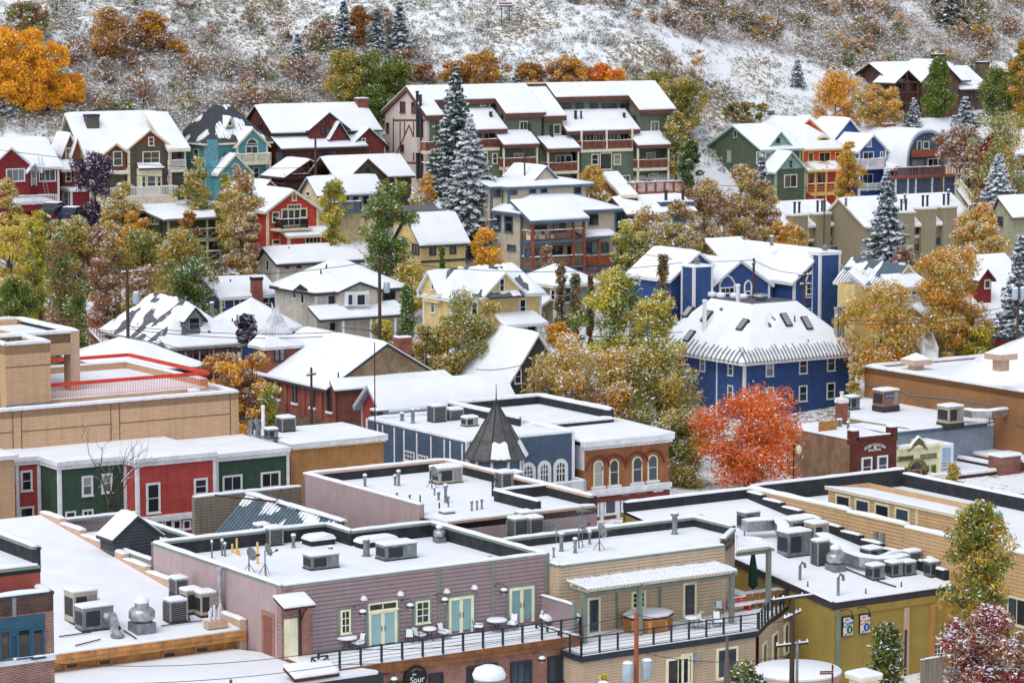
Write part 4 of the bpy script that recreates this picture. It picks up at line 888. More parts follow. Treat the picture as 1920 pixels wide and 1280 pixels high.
for n_,(u0,v0,u1,v1,y0,y1)in enumerate(((1530,1045,1640,1140,368,360),)):
 st=Bd('wooden_stairs','long wooden outdoor stairs with white handrails beside the arched roof house','stairs',1545,1045,372,1060)
 p0,p1=st.loc(P(1550,1045,372)),st.loc(P(1620,1140,362));q0,q1=st.loc(P(1530,1060,371)),st.loc(P(1595,1145,361));N=12
 for i in range(N):
  c=p0.lerp(p1,i/N);e=q0.lerp(q1,i/N);M().slab([tuple(c),tuple(p0.lerp(p1,(i+.8)/N)),tuple(q0.lerp(q1,(i+.8)/N)),tuple(e)],.12).build('tread',SNOW,st.o)
 for a_,b_ in((p0,p1),(q0,q1)):
  M().tube([a_+Vector((0,0,.95)),b_+Vector((0,0,.95))],.05,4).build('handrail',TRIMC,st.o);M().tube([a_-Vector((0,0,.1)),b_-Vector((0,0,.1))],.12,4).build('stringer',BROWN,st.o)
  for i in range(6):c=a_.lerp(b_,i/5);M().tube([c-Vector((0,0,1)),c+Vector((0,0,.95))],.04,4).build('post',TRIMC,st.o)
  # brown lodge up the hill
B=house('brown_timber_lodge','dark brown timber lodge with open gabled porches up on the right hillside',1185,445,425,660,1545,1125,cat='lodge')
LODGE=pc('lodge_brown_siding','5a4034',var=.2);D=9
r=B.f(1300,345,5)[1]-B.h;B.walls(0,B.a1,0,D,-2,B.h-.15,LODGE,.25,'l',r);B.gable(-.4,B.a1+1.2,0,D,B.h-.1,r,'a',BRN,.5,.6,snow=.25)
_,(a0,a1,z,r2)=fgable(B,1185,1312,455,392,-2.0,4,None,BRN);B.part('gable_glass',M().poly([(a0,-.02,z-2),(a1,-.02,z-2),(a1,-.02,z),((a0+a1)/2,-.02,z+r2),(a0,-.02,z)]),GL['bronze'])
for x in(a0,(a0+a1)/2,a1):B.part('timber_post',M().box(x-.16,x+.16,-2.1,-1.8,-2,z+(r2*.9 if abs(x-(a0+a1)/2)<.1 else 0)),BRN)
for v in(460,515,575):zz=B.f(1245,v,-2)[1];B.part('timber_beam',M().box(a0,a1,-2.12,-1.85,zz-.15,zz+.15),BRN)
zd=B.f(1245,560,-2)[1];B.rail([(a0,-2,zd),(a1,-2,zd)],1,BRN,.2,2,.06,.03,cap=.06);B.part('deck',M().box(a0,a1,-2,0,zd-.3,zd),BRN)
_,(a0,a1,z,r2)=fgable(B,1335,1540,445,338,-1.0,6,LODGE,BRN,z0=-2,board=.25);B.win('f',-1.0,1440,470,80,80,BRN,'dark',3,2);B.win('f',-1.0,1440,570,80,50,BRN,'dark',2,1)
for u in(1215,1257,1300):B.win('f',0,u,490,34,50,BRN,'dark',1,1);B.win('f',0,u,600,34,50,BRN,'bronze',1,1)
a0,z=B.f(1545,500,-1);a1,_=B.f(1700,495,-1);B.walls(a0-.3,a1,0,6,-2,z,LODGE,.25);B.shed([(a0,-1.2,z),(a1+.3,-1.2,z),(a1+.3,2.5,z+1.2),(a0,2.5,z+1.2)],BRN,.25,.25)
for u in(1612,1655):B.win('f',0,u,538,26,44,BRN)
a0,z=B.f(1600,462,2);a1,_=B.f(1690,462,2);B.walls(a0,a1,2.6,8,0,z,LODGE,0);B.shed([(a0-.5,2.2,z),(a1,2.2,z),(a1,6,z+2.2),(a0-.5,6,z+2.2)],BRN,.25,.25)
a0,z=B.f(1690,405,6);a1,_=B.f(1850,405,6);B.walls(a0,a1,6,10,0,z,LODGE,.25);B.shed([(a0-.5,5.5,z),(a1+.5,5.5,z),(a1+.2,9,z+1.3),(a0-.2,9,z+1.3)],BRN,.25,.25)
a,z=B.f(1672,410,5);B.chim(a,5,2,B.f(1672,348,5)[1],1.6,1.2,STONE,DKMETAL,.1);a,z=B.f(1425,330,6);B.chim(a,6,4,B.f(1425,305,6)[1],1.6,1.2,STONE,DKMETAL,.1)
B=house('low_white_roof_house','low house with plain snow roof partly hidden behind the arched roof house',1400,755,402,860,1600,1320)
B.walls(0,B.a1,0,8,-1,B.h,TRIMC,.25,'l',1.9);B.gable(0,B.a1,0,8,B.h,1.9,'a',TRIMC,.5,.4,snow=.25)
B=house('maroon_house_end','maroon house end showing at the right edge behind the tall trees',1856,850,385,960,2010,1830)
B.walls(0,B.a1,0,8,-1,B.h,MAROON,.22,'l',2.5,corner=WHITE);B.gable(0,B.a1,0,8,B.h,2.5,'a',WHITE,snow=.22);B.win('f',0,1872,905,26,56,WHITE)
a0,z=B.f(1835,1010,-4);a1,_=B.f(1990,1005,-4);B.part('deck',M().box(a0,a1,-4,-.1,z-.5,z),NAVY);B.rail([(a0,-4,z),(a1,-4,z)],1.1,WHITE,.2,2,.07,.03)
# tan condo rows
for nm,lab,u,v,Y,vB,uR,uL,vr in(('tan_row_house','left half of the weathered tan row houses with boxed chimneys',470,1262,356,1600,918,380,1130),('tan_row_house','right half of the weathered tan row houses behind the blue spruce',1022,1258,356,1600,1628,838,1098)):
 B=house(nm,lab,u,v,Y,vB,uR,uL,cat='row house');D=8.6;rise=B.f(u+60,vr,D*.55)[1]-B.h
 B.walls(0,B.a1,0,D,-3,B.h,TANC,0,'l',rise,.55,corner=None);B.gable(0,B.a1,0,D,B.h,rise,'a',TRIMC,.5,.35,frac=.55,snow=.2)
 for u2,v2 in(((652,1205),(780,1198))if u==470 else((1248,1190),(1368,1168),(1485,1160))):
  a,z=B.f(u2,v2,-.3);B.walls(a-1.1,a+1.1,-.55,.9,-3,z,TANC,0,name='chimney_box');B.part('chimney_cap',M().box(a-1.2,a+1.2,-.65,1,z,z+.15),TRIMC);B.part('snow_cap',snowquad(M(),[(a-1.2,-.65,z+.15),(a+1.2,-.65,z+.15),(a+1.2,1,z+.15),(a-1.2,1,z+.15)],.15),SNOW,None,60)
  for dx in(-.35,.35):B.part('chimney_pipe',M().lathe([(.14,z+.15),(.14,z+1.5),(.2,z+1.5),(.2,z+1.65)],(a+dx,.2,0),10),DKMETAL,None,50)
 cr(6)
 for u2,v2,w,h,g in(((612,45,44,64,'bronze'),(838,40,44,58,'bronze'),(720,130,50,60,'bronze'))if u==470 else((1300,30,40,60,'bronze'),(1302,130,46,50,'brown'),(1020,140,70,60,'pale'),(842,155,50,70,'bronze'),(1425,95,44,50,'blue'))):B.win('f',0,u2,v2,w,h,TANC,g,1 if w<50 else 2,1)
 a0,z=B.f(820 if u!=470 else 560,98,-.1);a1,_=B.f(1390 if u!=470 else 830,90,-.1);B.part('band_board',M().box(max(a0,.1),a1,-.14,-.02,z-.15,z+.15),TRIMC);cr(3)
 for dx in range(1,4):B.part('batten',M().box(B.a1*dx/4-.1,B.a1*dx/4+.1,-.12,0,-2,B.h),TRIMC)
B.pipe(790,1180,B.f(790,1180,2)[1],60,.2,1.1);B.pipe(911,1150,B.f(911,1150,2)[1],40,.15,1.1);B.pipe(1240,1130,B.f(1240,1130,3)[1],40,.15,1.1);B.pipe(1483,1105,B.f(1483,1105,3)[1],40,.15,1.1)
B=house('pale_olive_house','pale olive house with bare front gable at the right edge',1838,1190,335,1400,2100,1735)
D=B.b1;POL=pc('pale_olive_siding','8f9077');rise=B.l(1772,1100,0)[1]-B.h;fr=B.l(1772,1100,0)[0]/D
B.walls(0,B.a1,0,D,-3,B.h,POL,.2,'l',rise,fr);B.gable(0,B.a1,0,D,B.h,rise,'a',TRIMB,.6,.4,frac=fr,snow=.25);B.win('l',0,1775,1235,30,56,TRIMB)
# hill sign
cr(2)
g=ground_hit(917,148,350);sg_=empty('hillside_sign',g,0,'small red white and blue board on two posts high on the slope','sign');s_=ck*F/g.y
for x in(-22,20):M().tube([(x/s_,0,-.5),(x/s_,0,125/s_)],.05,5).build('post',BRN,sg_)
for z0,z1,c in((104,112,hexc('2e3a78')),(112,120,hexc('c9c9cc')),(120,128,hexc('9c2b30'))):M().box(-36/s_,36/s_,-.08,-.04,z0/s_,z1/s_).build('board',mat('sign_%d'%z0,c),sg_)
snowquad(M(),[(-36/s_,-.1,128/s_),(36/s_,-.1,128/s_),(36/s_,.05,128/s_),(-36/s_,.05,128/s_)],.1,.02).build('snow_cap',SNOW,sg_)
p=ground_hit(1002,135,350);M().tube([(0,0,-.3),(0,0,1.1)],.06,5).build('stake',BRN,loc=p);tag(bpy.data.objects['stake'],'short brown stake beside the hillside sign','stake');bpy.data.objects['stake'].name='wooden_stake'
# ---------------------------------------------------------------- middle rows
cr(2)
# beige house with blue trim
B=house('beige_terraced_house','beige house with blue trim and cedar balconies in front of the apartment block',1005,1190,331,1960,1530,858)
D=B.b1+3;GB=BEIGE
B.walls(0,B.a1,0,D,-2,B.h,GB,.2,corner=TRIMBL);B.hip(0,B.a1,0,D,B.h,B.f(1040,1085,4.5)[1]-B.h,TRIMBL,.6,1.0,snow=.25,th=.3)
# upper storey
a0,z=B.f(935,1048,4);a1,zz=B.f(1372,1020,4);z=(z+zz)/2;B.walls(a0,a1,4,11,B.h-1,z,GB,.2,corner=TRIMBL);B.hip(a0,a1,4,11,z,.8,TRIMBL,.6,1.0,snow=.25,th=.3)
a2=B.f(842,1045,5)[0];B.walls(a2,a0-.02,5.2,10,0,z-.1,GB,.2,corner=TRIMBL);B.shed([(a2-.4,4.8,z),(a0-.5,4.8,z),(a0-.5,9,z+.8),(a2-.4,9,z+.8)],TRIMBL,.25,.22)
_,q=fgable(B,1085,1190,985,928,5.5,6,GB,TRIMBL,z0=B.h,board=0)
for u,v,w,h in((961,1070,38,34),(1066,1063,38,34),(1129,1060,38,34),(1317,1060,42,46)):B.win('f',4,u,v,w,h,TRIMBL,'dark',rows=1)
for u,w in((868,44),(908,22)):B.win('f',5.2,u,1076,w,50,TRIMBL,'dark',rows=1)
# porch bay
b0=-2.2;a0,z=B.f(1068,1232,b0);a1,_=B.f(1362,1195,b0);
B.shed([(a0-.5,b0-.4,z),(a1+.3,b0-.4,z),(a1+.3,1.5,z+2.0),(a0-.5,1.5,z+2.0)],TRIMBL,.35,.25)
B.win('f',0,1405,1225,56,66,TRIMBL,'dark',rows=1);B.win('l',0,880,1240,30,80,TRIMBL);B.win('l',0,937,1250,46,90,TRIMBL,'dark',1,1)
cr(5)
for vd,vr_ in((92,40),(238,185)):
 zd=B.f(1160,vd,b0)[1];B.part('balcony_deck',M().box(a0,a1,b0,-.02,zd-.3,zd),TRIMBL);B.rail([(a0,-.1,zd),(a0,b0+.1,zd),(a1,b0+.1,zd)],1.05,CEDAR,0,2.4,.06,.02,mid=(.2,.4,.6,.8),cap=.1)
for x in(a0+.1,a0+(a1-a0)*.78,a1-.1):B.part('cedar_post',M().box(x-.14,x+.14,b0+.02,b0+.3,-2,z-.3),CEDAR)
for u,v,w,h,c in((1110,15,70,70,2),(1215,10,70,70,2),(1205,150,60,60,1),(1040,160,30,60,1),(1110,165,60,60,2),(1273,150,30,60,1)):B.win('f',0,u,v,w,h,TRIMBL,'dark',c,1)
for u,v,w,h in((880,15,28,50),(938,18,42,60),(953,132,48,36)):B.win('l',0,u,v,w,h,TRIMBL,'blue',rows=1)
B.win('l',0,1040,160,30,60,TRIMBL,rows=1)
c0,zr=B.f(1350,72,-1.6);c1,_=B.f(1538,70,-1.6);B.shed([(c0,-1.9,zr),(c1,-1.9,zr),(c1,-.02,zr+.5),(c0,-.02,zr+.5)],TRIMBL,.25,.2)
zd=B.f(1440,235,-1.6)[1];B.part('porch_deck',M().box(c0,c1,-1.8,-.02,zd-.3,zd),TRIMBL);B.rail([(c0,-1.7,zd),(c1,-1.7,zd)],1.2,CEDAR,.12,2,.06,.045,cap=.05)
for u in(1355,1440,1525):x=B.f(u,150,-1.7)[0];B.part('cedar_post',M().box(x-.13,x+.13,-1.8,-1.55,-2,zr-.2),CEDAR)
B.win('f',0,1380,130,28,60,TRIMBL,rows=1);B.win('f',0,1415,145,46,100,TRIMBL,'teal',1,1,name='door',door=True);B.win('f',0,1470,130,40,56,TRIMBL,rows=1)
sofa=[]
for lab,u in(('left snowy armchair on the upper balcony of the beige house',1060),('middle snowy armchair on the upper balcony of the beige house',1110),('right snowy armchair on the upper balcony of the beige house',1160)):
 x,zc=B.f(u,85,b0+.7);c=empty('balcony_armchair',B.wld(x,b0+.7,B.f(1160,92,b0)[1]),B.rot,lab,'armchair','balcony armchairs')
 M().box(-.35,.35,-.35,.3,.15,.42).build('seat',TRIMC,c);M().box(-.35,.35,.3,.42,.15,.95).build('backrest',TRIMC,c);M().box(-.42,-.35,-.35,.35,.1,.62).build('armrest',TRIMC,c);M().box(.35,.42,-.35,.35,.1,.62).build('armrest',TRIMC,c)
 snowquad(M(),[(-.35,-.35,.42),(.35,-.35,.42),(.35,.3,.42),(-.35,.3,.42)],.15).build('snow_cap',SNOW,c)
 # blue barn-like row
cr(2)
B=house('blue_barn','weathered blue board barn with long snow roof and square chimney boxes',1600,1185,338,1420,1960,1482,cat='barn')
D=B.b1;r=B.f(1600,1098,D*.6)[1]-B.h;B.walls(0,B.a1,0,D+1,-2,B.h,NAVYW,0,'l',max(1.2,r),.5);B.gable(0,B.a1,0,D+1,B.h,max(1.2,r),'a',CEDAR,.4,.4,snow=.22)
for u in(1820,1915):a,z=B.f(u,1160,.6);B.part('chimney_box',M().box(a-1.1,a+1.1,.3,1.6,-2,z+.7),NAVYW);B.part('snow_cap',snowquad(M(),[(a-1.1,.3,z+.7),(a+1.1,.3,z+.7),(a+1.1,1.6,z+.7),(a-1.1,1.6,z+.7)],.15),SNOW,None,60);B.part('chimney_pipe',M().lathe([(.18,z+.7),(.18,z+1.8),(.25,z+1.8),(.25,z+2)],(a,.9,0),10),DKMETAL,None,50)
# cream house behind the scarlet one
cr(1)
B=house('cream_cottage','cream cottage with blue trim and snowy roof right of the red french-door house',1775,1075,339,1290,2125,1685)
D=B.b1;r=max(1.6,B.l(1735,1015,0)[1]-B.h);B.walls(0,B.a1,0,D,-2,B.h,CREAMW,.2,'l',r);B.gable(0,B.a1,0,D,B.h,r,'a',TRIMBL,.5,.4,snow=.22);B.win('l',0,1722,1082,22,26,WHITE,rows=1)
cr(2);B.win('f',0,135,1112,36,56,TRIMBL);B.win('f',0,78,1110,30,50,TRIMBL,'dark',1,1,name='door',door=True);B.win('f',0,20,1112,40,50,TRIMBL,cols=2,rows=1)
a0,z=B.f(-60,1180,-1.5);a1,_=B.f(110,1170,-1.5);B.part('balcony_deck',M().box(a0,a1,-1.6,0,z-.3,z),TRIMBL);B.rail([(a0,-1.5,z),(a1,-1.5,z),(a1,0,z)],.95,TRIMBL,.2,2,.06,.03)
cr(1)
# red french-door house
B=house('red_french_door_house','bright red house with front gable and tall glazed doors',1490,1180,329,1600,1772,1440)
_,(a0,a1,z,r)=fgable(B,1492,1772,1165,1062,0,9,REDO,TRIMC,z0=-2,corner=TRIMC,over=.45,snow=.25)
B.win('f',0,1640,1212,145,100,TRIMC,'dark',4,1,t=.15,bar=.16,name='french_door');B.win('f',0,1640,1155,76,30,TRIMC,'dark',4,1);B.win('f',0,1640,1101,26,42,TRIMC,'dark',1,1);B.win('f',0,1537,1212,42,62,TRIMC,'dark',1,2)
zd=B.f(1640,1275,-1.6)[1];b0_,b1_=B.f(1575,1275,-1.6)[0],B.f(1715,1275,-1.6)[0];B.part('balcony_deck',M().box(b0_-.6,b1_+.6,-1.7,-.02,zd-.25,zd),TRIMC);B.rail([(b0_,-.1,zd),(b0_,-1.6,zd),(b1_,-1.6,zd),(b1_,-.1,zd)],1.0,BLACK,.14,2.2,.06,.02,cap=.08)
cr(4)
c0,zr=B.f(1612,70,-2);c1,_=B.f(1850,60,-2);B.walls(c0,c1,-2,-.02,-2,zr,REDO,.2,corner=TRIMC);B.shed([(c0-.3,-2.4,zr),(c1+.3,-2.4,zr),(c1+.3,-.02,zr+.7),(c0-.3,-.02,zr+.7)],TRIMC,.2,.2);B.win('f',-2,1745,88,90,40,TRIMC,'dark',4,1);B.win('f',0,1540,100,44,30,TRIMC,rows=1)
cr(1)
B=house('red_roofed_annex','snowy gable roof with red fascia tucked behind the red french-door house',1462,1085,338,1200,1575,1420)
fgable(B,1430,1572,1080,1010,0,7,REDO,MAROON,z0=-2)
# olive balcony house
B=house('olive_balcony_house','olive flat-fronted house with cross-braced balconies among the trees',930,1224,325,1620,1372,652)
OLV=pc('olive_drab_siding','5d5b45');OLT=pc('pale_olive_trim','9a9a78');D=B.b1;r=B.l(762,1142,0)[1]-B.h-.2;fr=B.l(762,1142,0)[0]/D
B.walls(0,B.a1,1.6,D,-2,B.h,OLV,.2);B.gable(0,B.a1,0,D,B.h,r,'a',OLV,.4,.5,frac=fr,snow=.25);B.part('gable_panel',M().poly([(.3,0,B.h-.2),(.3,D,B.h-.2),(.3,D*fr,B.h+r-.2)]),OLV);B.walls(0,.3,1.6,D,-2,B.h,OLV,.2)
for u in(855,880):B.win('l',0,u,1230,18,46,OLT)
cr(4)
for vd in(78,205):
 zd=B.f(1230,vd,0)[1];B.part('balcony_deck',M().box(.2,B.a1,0,1.6,zd-.3,zd),OLT);pts=[B.f(u,40,0)[0]for u in(1000,1145,1322)]
 o_=B.rail([(.2,.05,zd),(B.a1,.05,zd)],1.05,OLT,0,3,.07,.03,cap=.1)
 n_=6
 for i in range(n_):
  x0_,x1_=.2+(B.a1-.2)*i/n_,.2+(B.a1-.2)*(i+1)/n_;M().tube([(x0_,.05,zd+.12),(x1_,.05,zd+1)],.035,4).build('brace',OLT,o_);M().tube([(x0_,.06,zd+1),(x1_,.06,zd+.12)],.035,4).build('brace',OLT,o_)
for i in range(3):x=.25+(B.a1-.3)*i/2;B.part('balcony_post',M().box(x-.1,x+.1,.0,.2,-2,B.h-.2),OLT)
for u,v,w,h in((1230,10,60,40),(1190,120,60,50),(1270,115,40,50)):B.win('f',1.6,u,v,w,h,OLT,'bronze',2,1)
# small yellow house
cr(5)
B=house('small_yellow_house','small pale yellow house beside the big snowy spruce',443,95,318,300,690,385)
B.walls(0,B.a1,0,B.b1+3,-1.5,B.h,YELW,.2,'l',2.6);B.gable(0,B.a1,0,B.b1+3,B.h,2.6,'a',DKTRIM,.5,.4,snow=.28)
for u,w in((508,36),(621,36)):B.win('f',0,u,138 if u<550 else 130,w,70,DKTRIM,'dark',1,1)
B.win('l',0,418,140,40,60,DKTRIM,'dark',2,1);a0,z=B.f(440,212,-.1);B.part('band_board',M().box(0,B.a1,-.1,-.03,z-.12,z+.12),DKTRIM)
B.pipe(640,60,B.f(640,60,2)[1],50,.1,1.2)
cr(2)
B=house('grey_shingle_lean_to','grey shingled lean-to roof beside the spruce trunk',400,1240,325,1290,600,380,cat='shed');B.walls(0,B.a1,0,4,-1,B.h,YELW,.2);B.shed([(-.3,-.4,B.h),(B.a1,-.4,B.h),(B.a1,3,B.h+1.6),(-.3,3,B.h+1.6)],DKTRIM,.2,.15,bare=SLATE,patch=.25)
# small dark blue house and white pyramid roof
cr(4)
B=house('small_blue_house','small blue house with brick chimney left of the pale grey house',1232,402,305,540,1540,1075)
D=B.b1;r=B.l(1118,300,0)[1]-B.h;NB=pc('deep_blue_siding','28456c');B.walls(0,B.a1,0,D,-2,B.h,NB,.2,'l',r,.5,corner=TRIMC);B.gable(0,B.a1,0,D,B.h,r,'a',WHITE,.5,.4,snow=.26)
for u,v in((1110,385),(1153,393)):B.win('l',0,u,v,18,38,WHITE,rows=1)
B.win('f',0,1240,440,24,56,TRIMC);B.win('f',0,1320,435,40,54,TRIMC,cols=1,rows=1);B.win('f',0,1480,420,40,50,TRIMC,rows=1);B.win('f',0,1395,425,24,54,TRIMC,rows=1)
a,z=B.f(1432,400,-.5);B.chim(a,-.5,-2,B.f(1432,298,-.5)[1],1.0,.8,BRICKR,BLACK,.12)
B.pipe(1286,330,B.f(1286,330,2)[1],22,.07,0,DKMETAL)
B=house('white_pyramid_roof_house','house with plain white pyramid roof between the church tower and blue house',1330,605,288,720,1660,1215)
B.walls(0,B.a1,0,B.b1+3,-2,B.h,NB,.2,corner=TRIMC);B.hip(0,B.a1,0,B.a1,B.h,B.f(1425,415,3.5)[1]-B.h,WHITE,.5,1,snow=.25);B.win('f',0,1400,650,30,50,TRIMC)
B.pipe(1183,520,B.l(1183,520,-1)[1],75,.2,1.2)
B.pipe(1297,545,B.f(1297,545,0)[1],20,.06,0,DKMETAL);B.pipe(1325,545,B.f(1325,520,1)[1],40,.08,0)
# victorian with slate patches
B=house('victorian_house','ornate dark victorian house with slate roof showing through the snow',900,662,275,830,1300,590)
VICT=pc('victorian_plum_siding','4a2f36');VT=pc('victorian_trim','7d8078');D=B.b1
B.walls(0,B.a1,0,D,-2,B.h,VICT,.18,corner=VT);rr=B.f(940,415,4)[1]-B.h;B.hip(0,B.a1,0,D,B.h,rr,VT,.6,.75,bare=SLATE,patch=-.05,snow=.16)
_,q=fgable(B,1035,1132,520,462,.4,4,VT,DKTRIM,z0=B.h,board=0,snow=.2);B.win('f',.4,1082,555,66,75,VT,'dark',1,2);m,z=B.f(1082,490,.35)
k=M();k.lathe([(.1,0),(.14,.05),(.1,.1)],(0,0,0),8)
for x in(-.55,0,.55):B.part('gable_scroll',M().tube([(m+x*.8+.22*math.cos(t_/6*math.pi),.33,z+.35-abs(x)*.8+.22*math.sin(t_/6*math.pi))for t_ in range(13)],.035,4),WHITE)
zr=B.f(1100,668,-1.6)[1];B.shed([(-.3,-2,zr-.2),(B.a1+.4,-2,zr-.2),(B.a1+.4,-.02,zr+.6),(-.3,-.02,zr+.6)],VT,.25,.2)
for i in range(6):x=.1+(B.a1-.2)*i/5;B.part('porch_post',M().lathe([(.1,-2),(.1,0),(.07,1),(.1,zr-.6)],(x,-1.8,0),8),VT)
for i in range(12):x0_=.1+(B.a1-.2)*i/12;B.part('porch_fretwork',M().box(x0_+.05,x0_+B.a1/12-.08,-1.85,-1.8,zr-.85-.15*(i%2),zr-.55),VICT)
for u in(1000,1060,1180):B.win('f',0,u,725,36,66,VT)
st=Bd('red_stairs','red wooden stairs with snowy treads left of the victorian house','stairs',560,690,283,720)
p0,p1=st.loc(P(600,660,282)),st.loc(P(520,580,290))
for i in range(11):c=p0.lerp(p1,i/11);M().box(c.x-.5,c.x+.5,c.y-.05,c.y+.45,c.z-.08,c.z+.08).build('tread',SNOW,st.o)
for dx in(-.5,.5):
 M().tube([p0+Vector((dx,0,.9)),p1+Vector((dx,0,.9))],.06,4).build('handrail',CEDAR,st.o);M().tube([p0+Vector((dx,0,-.1)),p1+Vector((dx,0,-.1))],.13,4).build('stringer',CEDAR,st.o)
 for i in range(6):c=p0.lerp(p1,i/5)+Vector((dx,0,0));M().tube([c-Vector((0,0,1.5)),c+Vector((0,0,.9))],.045,4).build('post',CEDAR,st.o)
 # pale grey houses
B=house('pale_grey_upper_house','pale grey house with long shed roof behind the larger pale grey house',1550,212,318,420,2008,1445)
D=B.b1;r=B.l(1482,133,0)[1]-B.h;B.walls(0,B.a1,0,D,-2,B.h,PALEGR,.2,'l',r,B.l(1482,133,0)[0]/D,corner=WHITE);B.gable(0,B.a1,0,D,B.h,r,'a',DKTRIM,.5,.4,frac=B.l(1482,133,0)[0]/D,snow=.25,th=.3)
B.win('l',0,1497,230,18,62,WHITE,rows=1)
for u in(1600,1667):B.win('f',0,u,230,24,28,DKTRIM,rows=1)
B.win('f',0,1885,215,40,16,DKTRIM,rows=1)
for u,v in((1612,140),(1846,125)):B.pipe(u,v+12,B.f(u,v+12,2)[1],24,.08,0,DKMETAL)
B=house('pale_grey_gabled_house','pale grey two storey house with charcoal eaves and bay window',1762,382,300,660,2235,1540)
D=B.b1;B.walls(0,B.a1,0,D,-2,B.h,PALEGR,.2,corner=WHITE);B.hip(0,B.a1,0,D,B.h,B.f(1790,212,D/2)[1]-B.h,DKTRIM,.5,1,snow=.25,th=.3)
for u,v,w,h in((1648,395,20,40),(1692,415,20,62),(1737,405,14,28)):B.win('l',0,u,v,w,h,WHITE,rows=1)
B.win('f',0,1857,428,66,72,WHITE,'blue',1,1);fgable(B,1640,1690,355,335,-.3,2,None,DKTRIM,snow=.15)
for u,v in((1791,265),(1822,235)):B.pipe(u,v+12,B.f(u,v+12,2)[1],22,.08,0,DKMETAL)
cr(5)
_,q=fgable(B,-10,200,365,322,-1.0,4,PALEGR,DKTRIM,z0=-2,over=.4)
a0,zb=B.f(30,460,-1.6);a1,_=B.f(152,460,-1.6);zt=B.f(90,375,-1.6)[1];B.walls(a0,a1,-1.7,-.98,zb,zt,WHITE,0,name='bay_wall');
for u,w in((48,34),(108,54),(146,14)):B.win('f',-1.72,u,422,w,66,WHITE,'blue',1,1)
zr=B.f(150,515,-2.5)[1];a2=B.f(372,490,-2.5)[0];a_=B.f(-130,520,-2.5)[0];B.shed([(a_,-2.8,zr),(a2,-2.8,zr),(a2-.3,-.5,zr+1.1),(a_,-.5,zr+1.1)],DKTRIM,.25,.22)
for u,w,c in((50,36,1),(112,70,2)):B.win('f',-.02,u,585,w,90,WHITE,'blue',c,1)
a0,z=B.f(255,390,0);B.win('f',0,265,395,70,80,DKTRIM,'bronze',2,1)
for u in(10,165,300):x=B.f(u,560,-2.6)[0];B.part('porch_post',M().box(x-.1,x+.1,-2.7,-2.5,-2,zr),WHITE)
cr(4);B.win('f',0,1860,575,40,50,DKTRIM,'bronze',1,1);cr(5)
# yellow house with bare slate ridge
B=house('yellow_gabled_house','yellow house with two white-edged gables and grey roof showing through the snow',612,418,297,640,1112,460)
D=B.b1;B.walls(0,B.a1,0,D,-2,B.h,YELW,.2,corner=WHITE);rr=B.f(780,222,4.5)[1]-B.h;B.hip(0,B.a1,0,D,B.h,rr,WHITE,.5,.7,bare=SLATE,patch=-.22,snow=.2)
_,(a0,a1,z,r)=fgable(B,808,1005,375,270,-.4,5,YELW,WHITE,z0=B.h-.4,board=.2,over=.45);B.win('f',-.4,894,340,30,76,WHITE);
zr=B.f(900,405,-.7)[1];B.shed([(a0,-1.0,zr),(a1,-1.0,zr),(a1,-.41,zr+.5),(a0,-.41,zr+.5)],DKTRIM,.15,.1,bare=SLATE,patch=.1)
lb0,lz=B.l(545,365,-.4);lb1,_=B.l(452,368,-.4);r=B.l(505,265,-.4)[1]-lz
B.walls(-.4,4,lb0,lb1,B.h-.6,lz,YELW,.2,'l',r);B.gable(-.4,4,lb0,lb1,lz,r,'a',WHITE,.45,.4,snow=.2);B.win('l',-.4,514,335,16,66,WHITE,rows=1);B.win('l',0,515,455,24,84,WHITE)
B.win('f',0,1010,463,38,92,WHITE);B.win('f',0,740,470,36,80,WHITE)
c0,zr=B.f(905,570,-2.2);c1,_=B.f(1152,565,-2.2);B.shed([(c0,-2.4,zr),(c1,-2.4,zr),(c1-.3,-.02,zr+1),(c0+.3,-.02,zr+1)],WHITE,.2,.2)
for u in(920,1010,1100,1140):x=B.f(u,600,-2.2)[0];B.part('porch_post',M().box(x-.09,x+.09,-2.3,-2.12,-2,zr),WHITE)
zd=B.f(1020,665,-2.2)[1];B.rail([(c0,-2.2,zd),(c1,-2.2,zd)],.9,WHITE,.2,2,.06,.03);B.win('f',0,1060,610,40,80,DKTRIM,'bronze',1,1,name='door',door=True)
# grey green hip roof house
B=house('grey_green_hip_house','grey green house with plain hipped snow roof behind slender aspens',1190,345,309,620,1420,1000)
GGR=pc('grey_green_siding','7f8270');B.walls(0,B.a1,0,B.b1,-2,B.h,GGR,.2,corner=TRIMC);B.hip(0,B.a1,0,B.b1,B.h,B.f(1225,225,4)[1]-B.h,TRIMC,.5,1,snow=.25)
for u,v,w,h in((1262,395,40,90),(1180,395,30,60)):B.win('f',0,u,v,w,h,WHITE,cols=1)
B.win('l',0,1125,390,26,60,WHITE);zr=B.l(1130,440,-1.5)[1];b0_=B.l(1100,440,-1.5)[0];B.shed([(-1.8,.2,zr-.5),(-.02,.2,zr+.5),(-.02,b0_+2,zr+.5),(-1.8,b0_+2,zr-.5)],TRIMC,.2,.2);B.win('l',0,1125,520,26,60,WHITE)
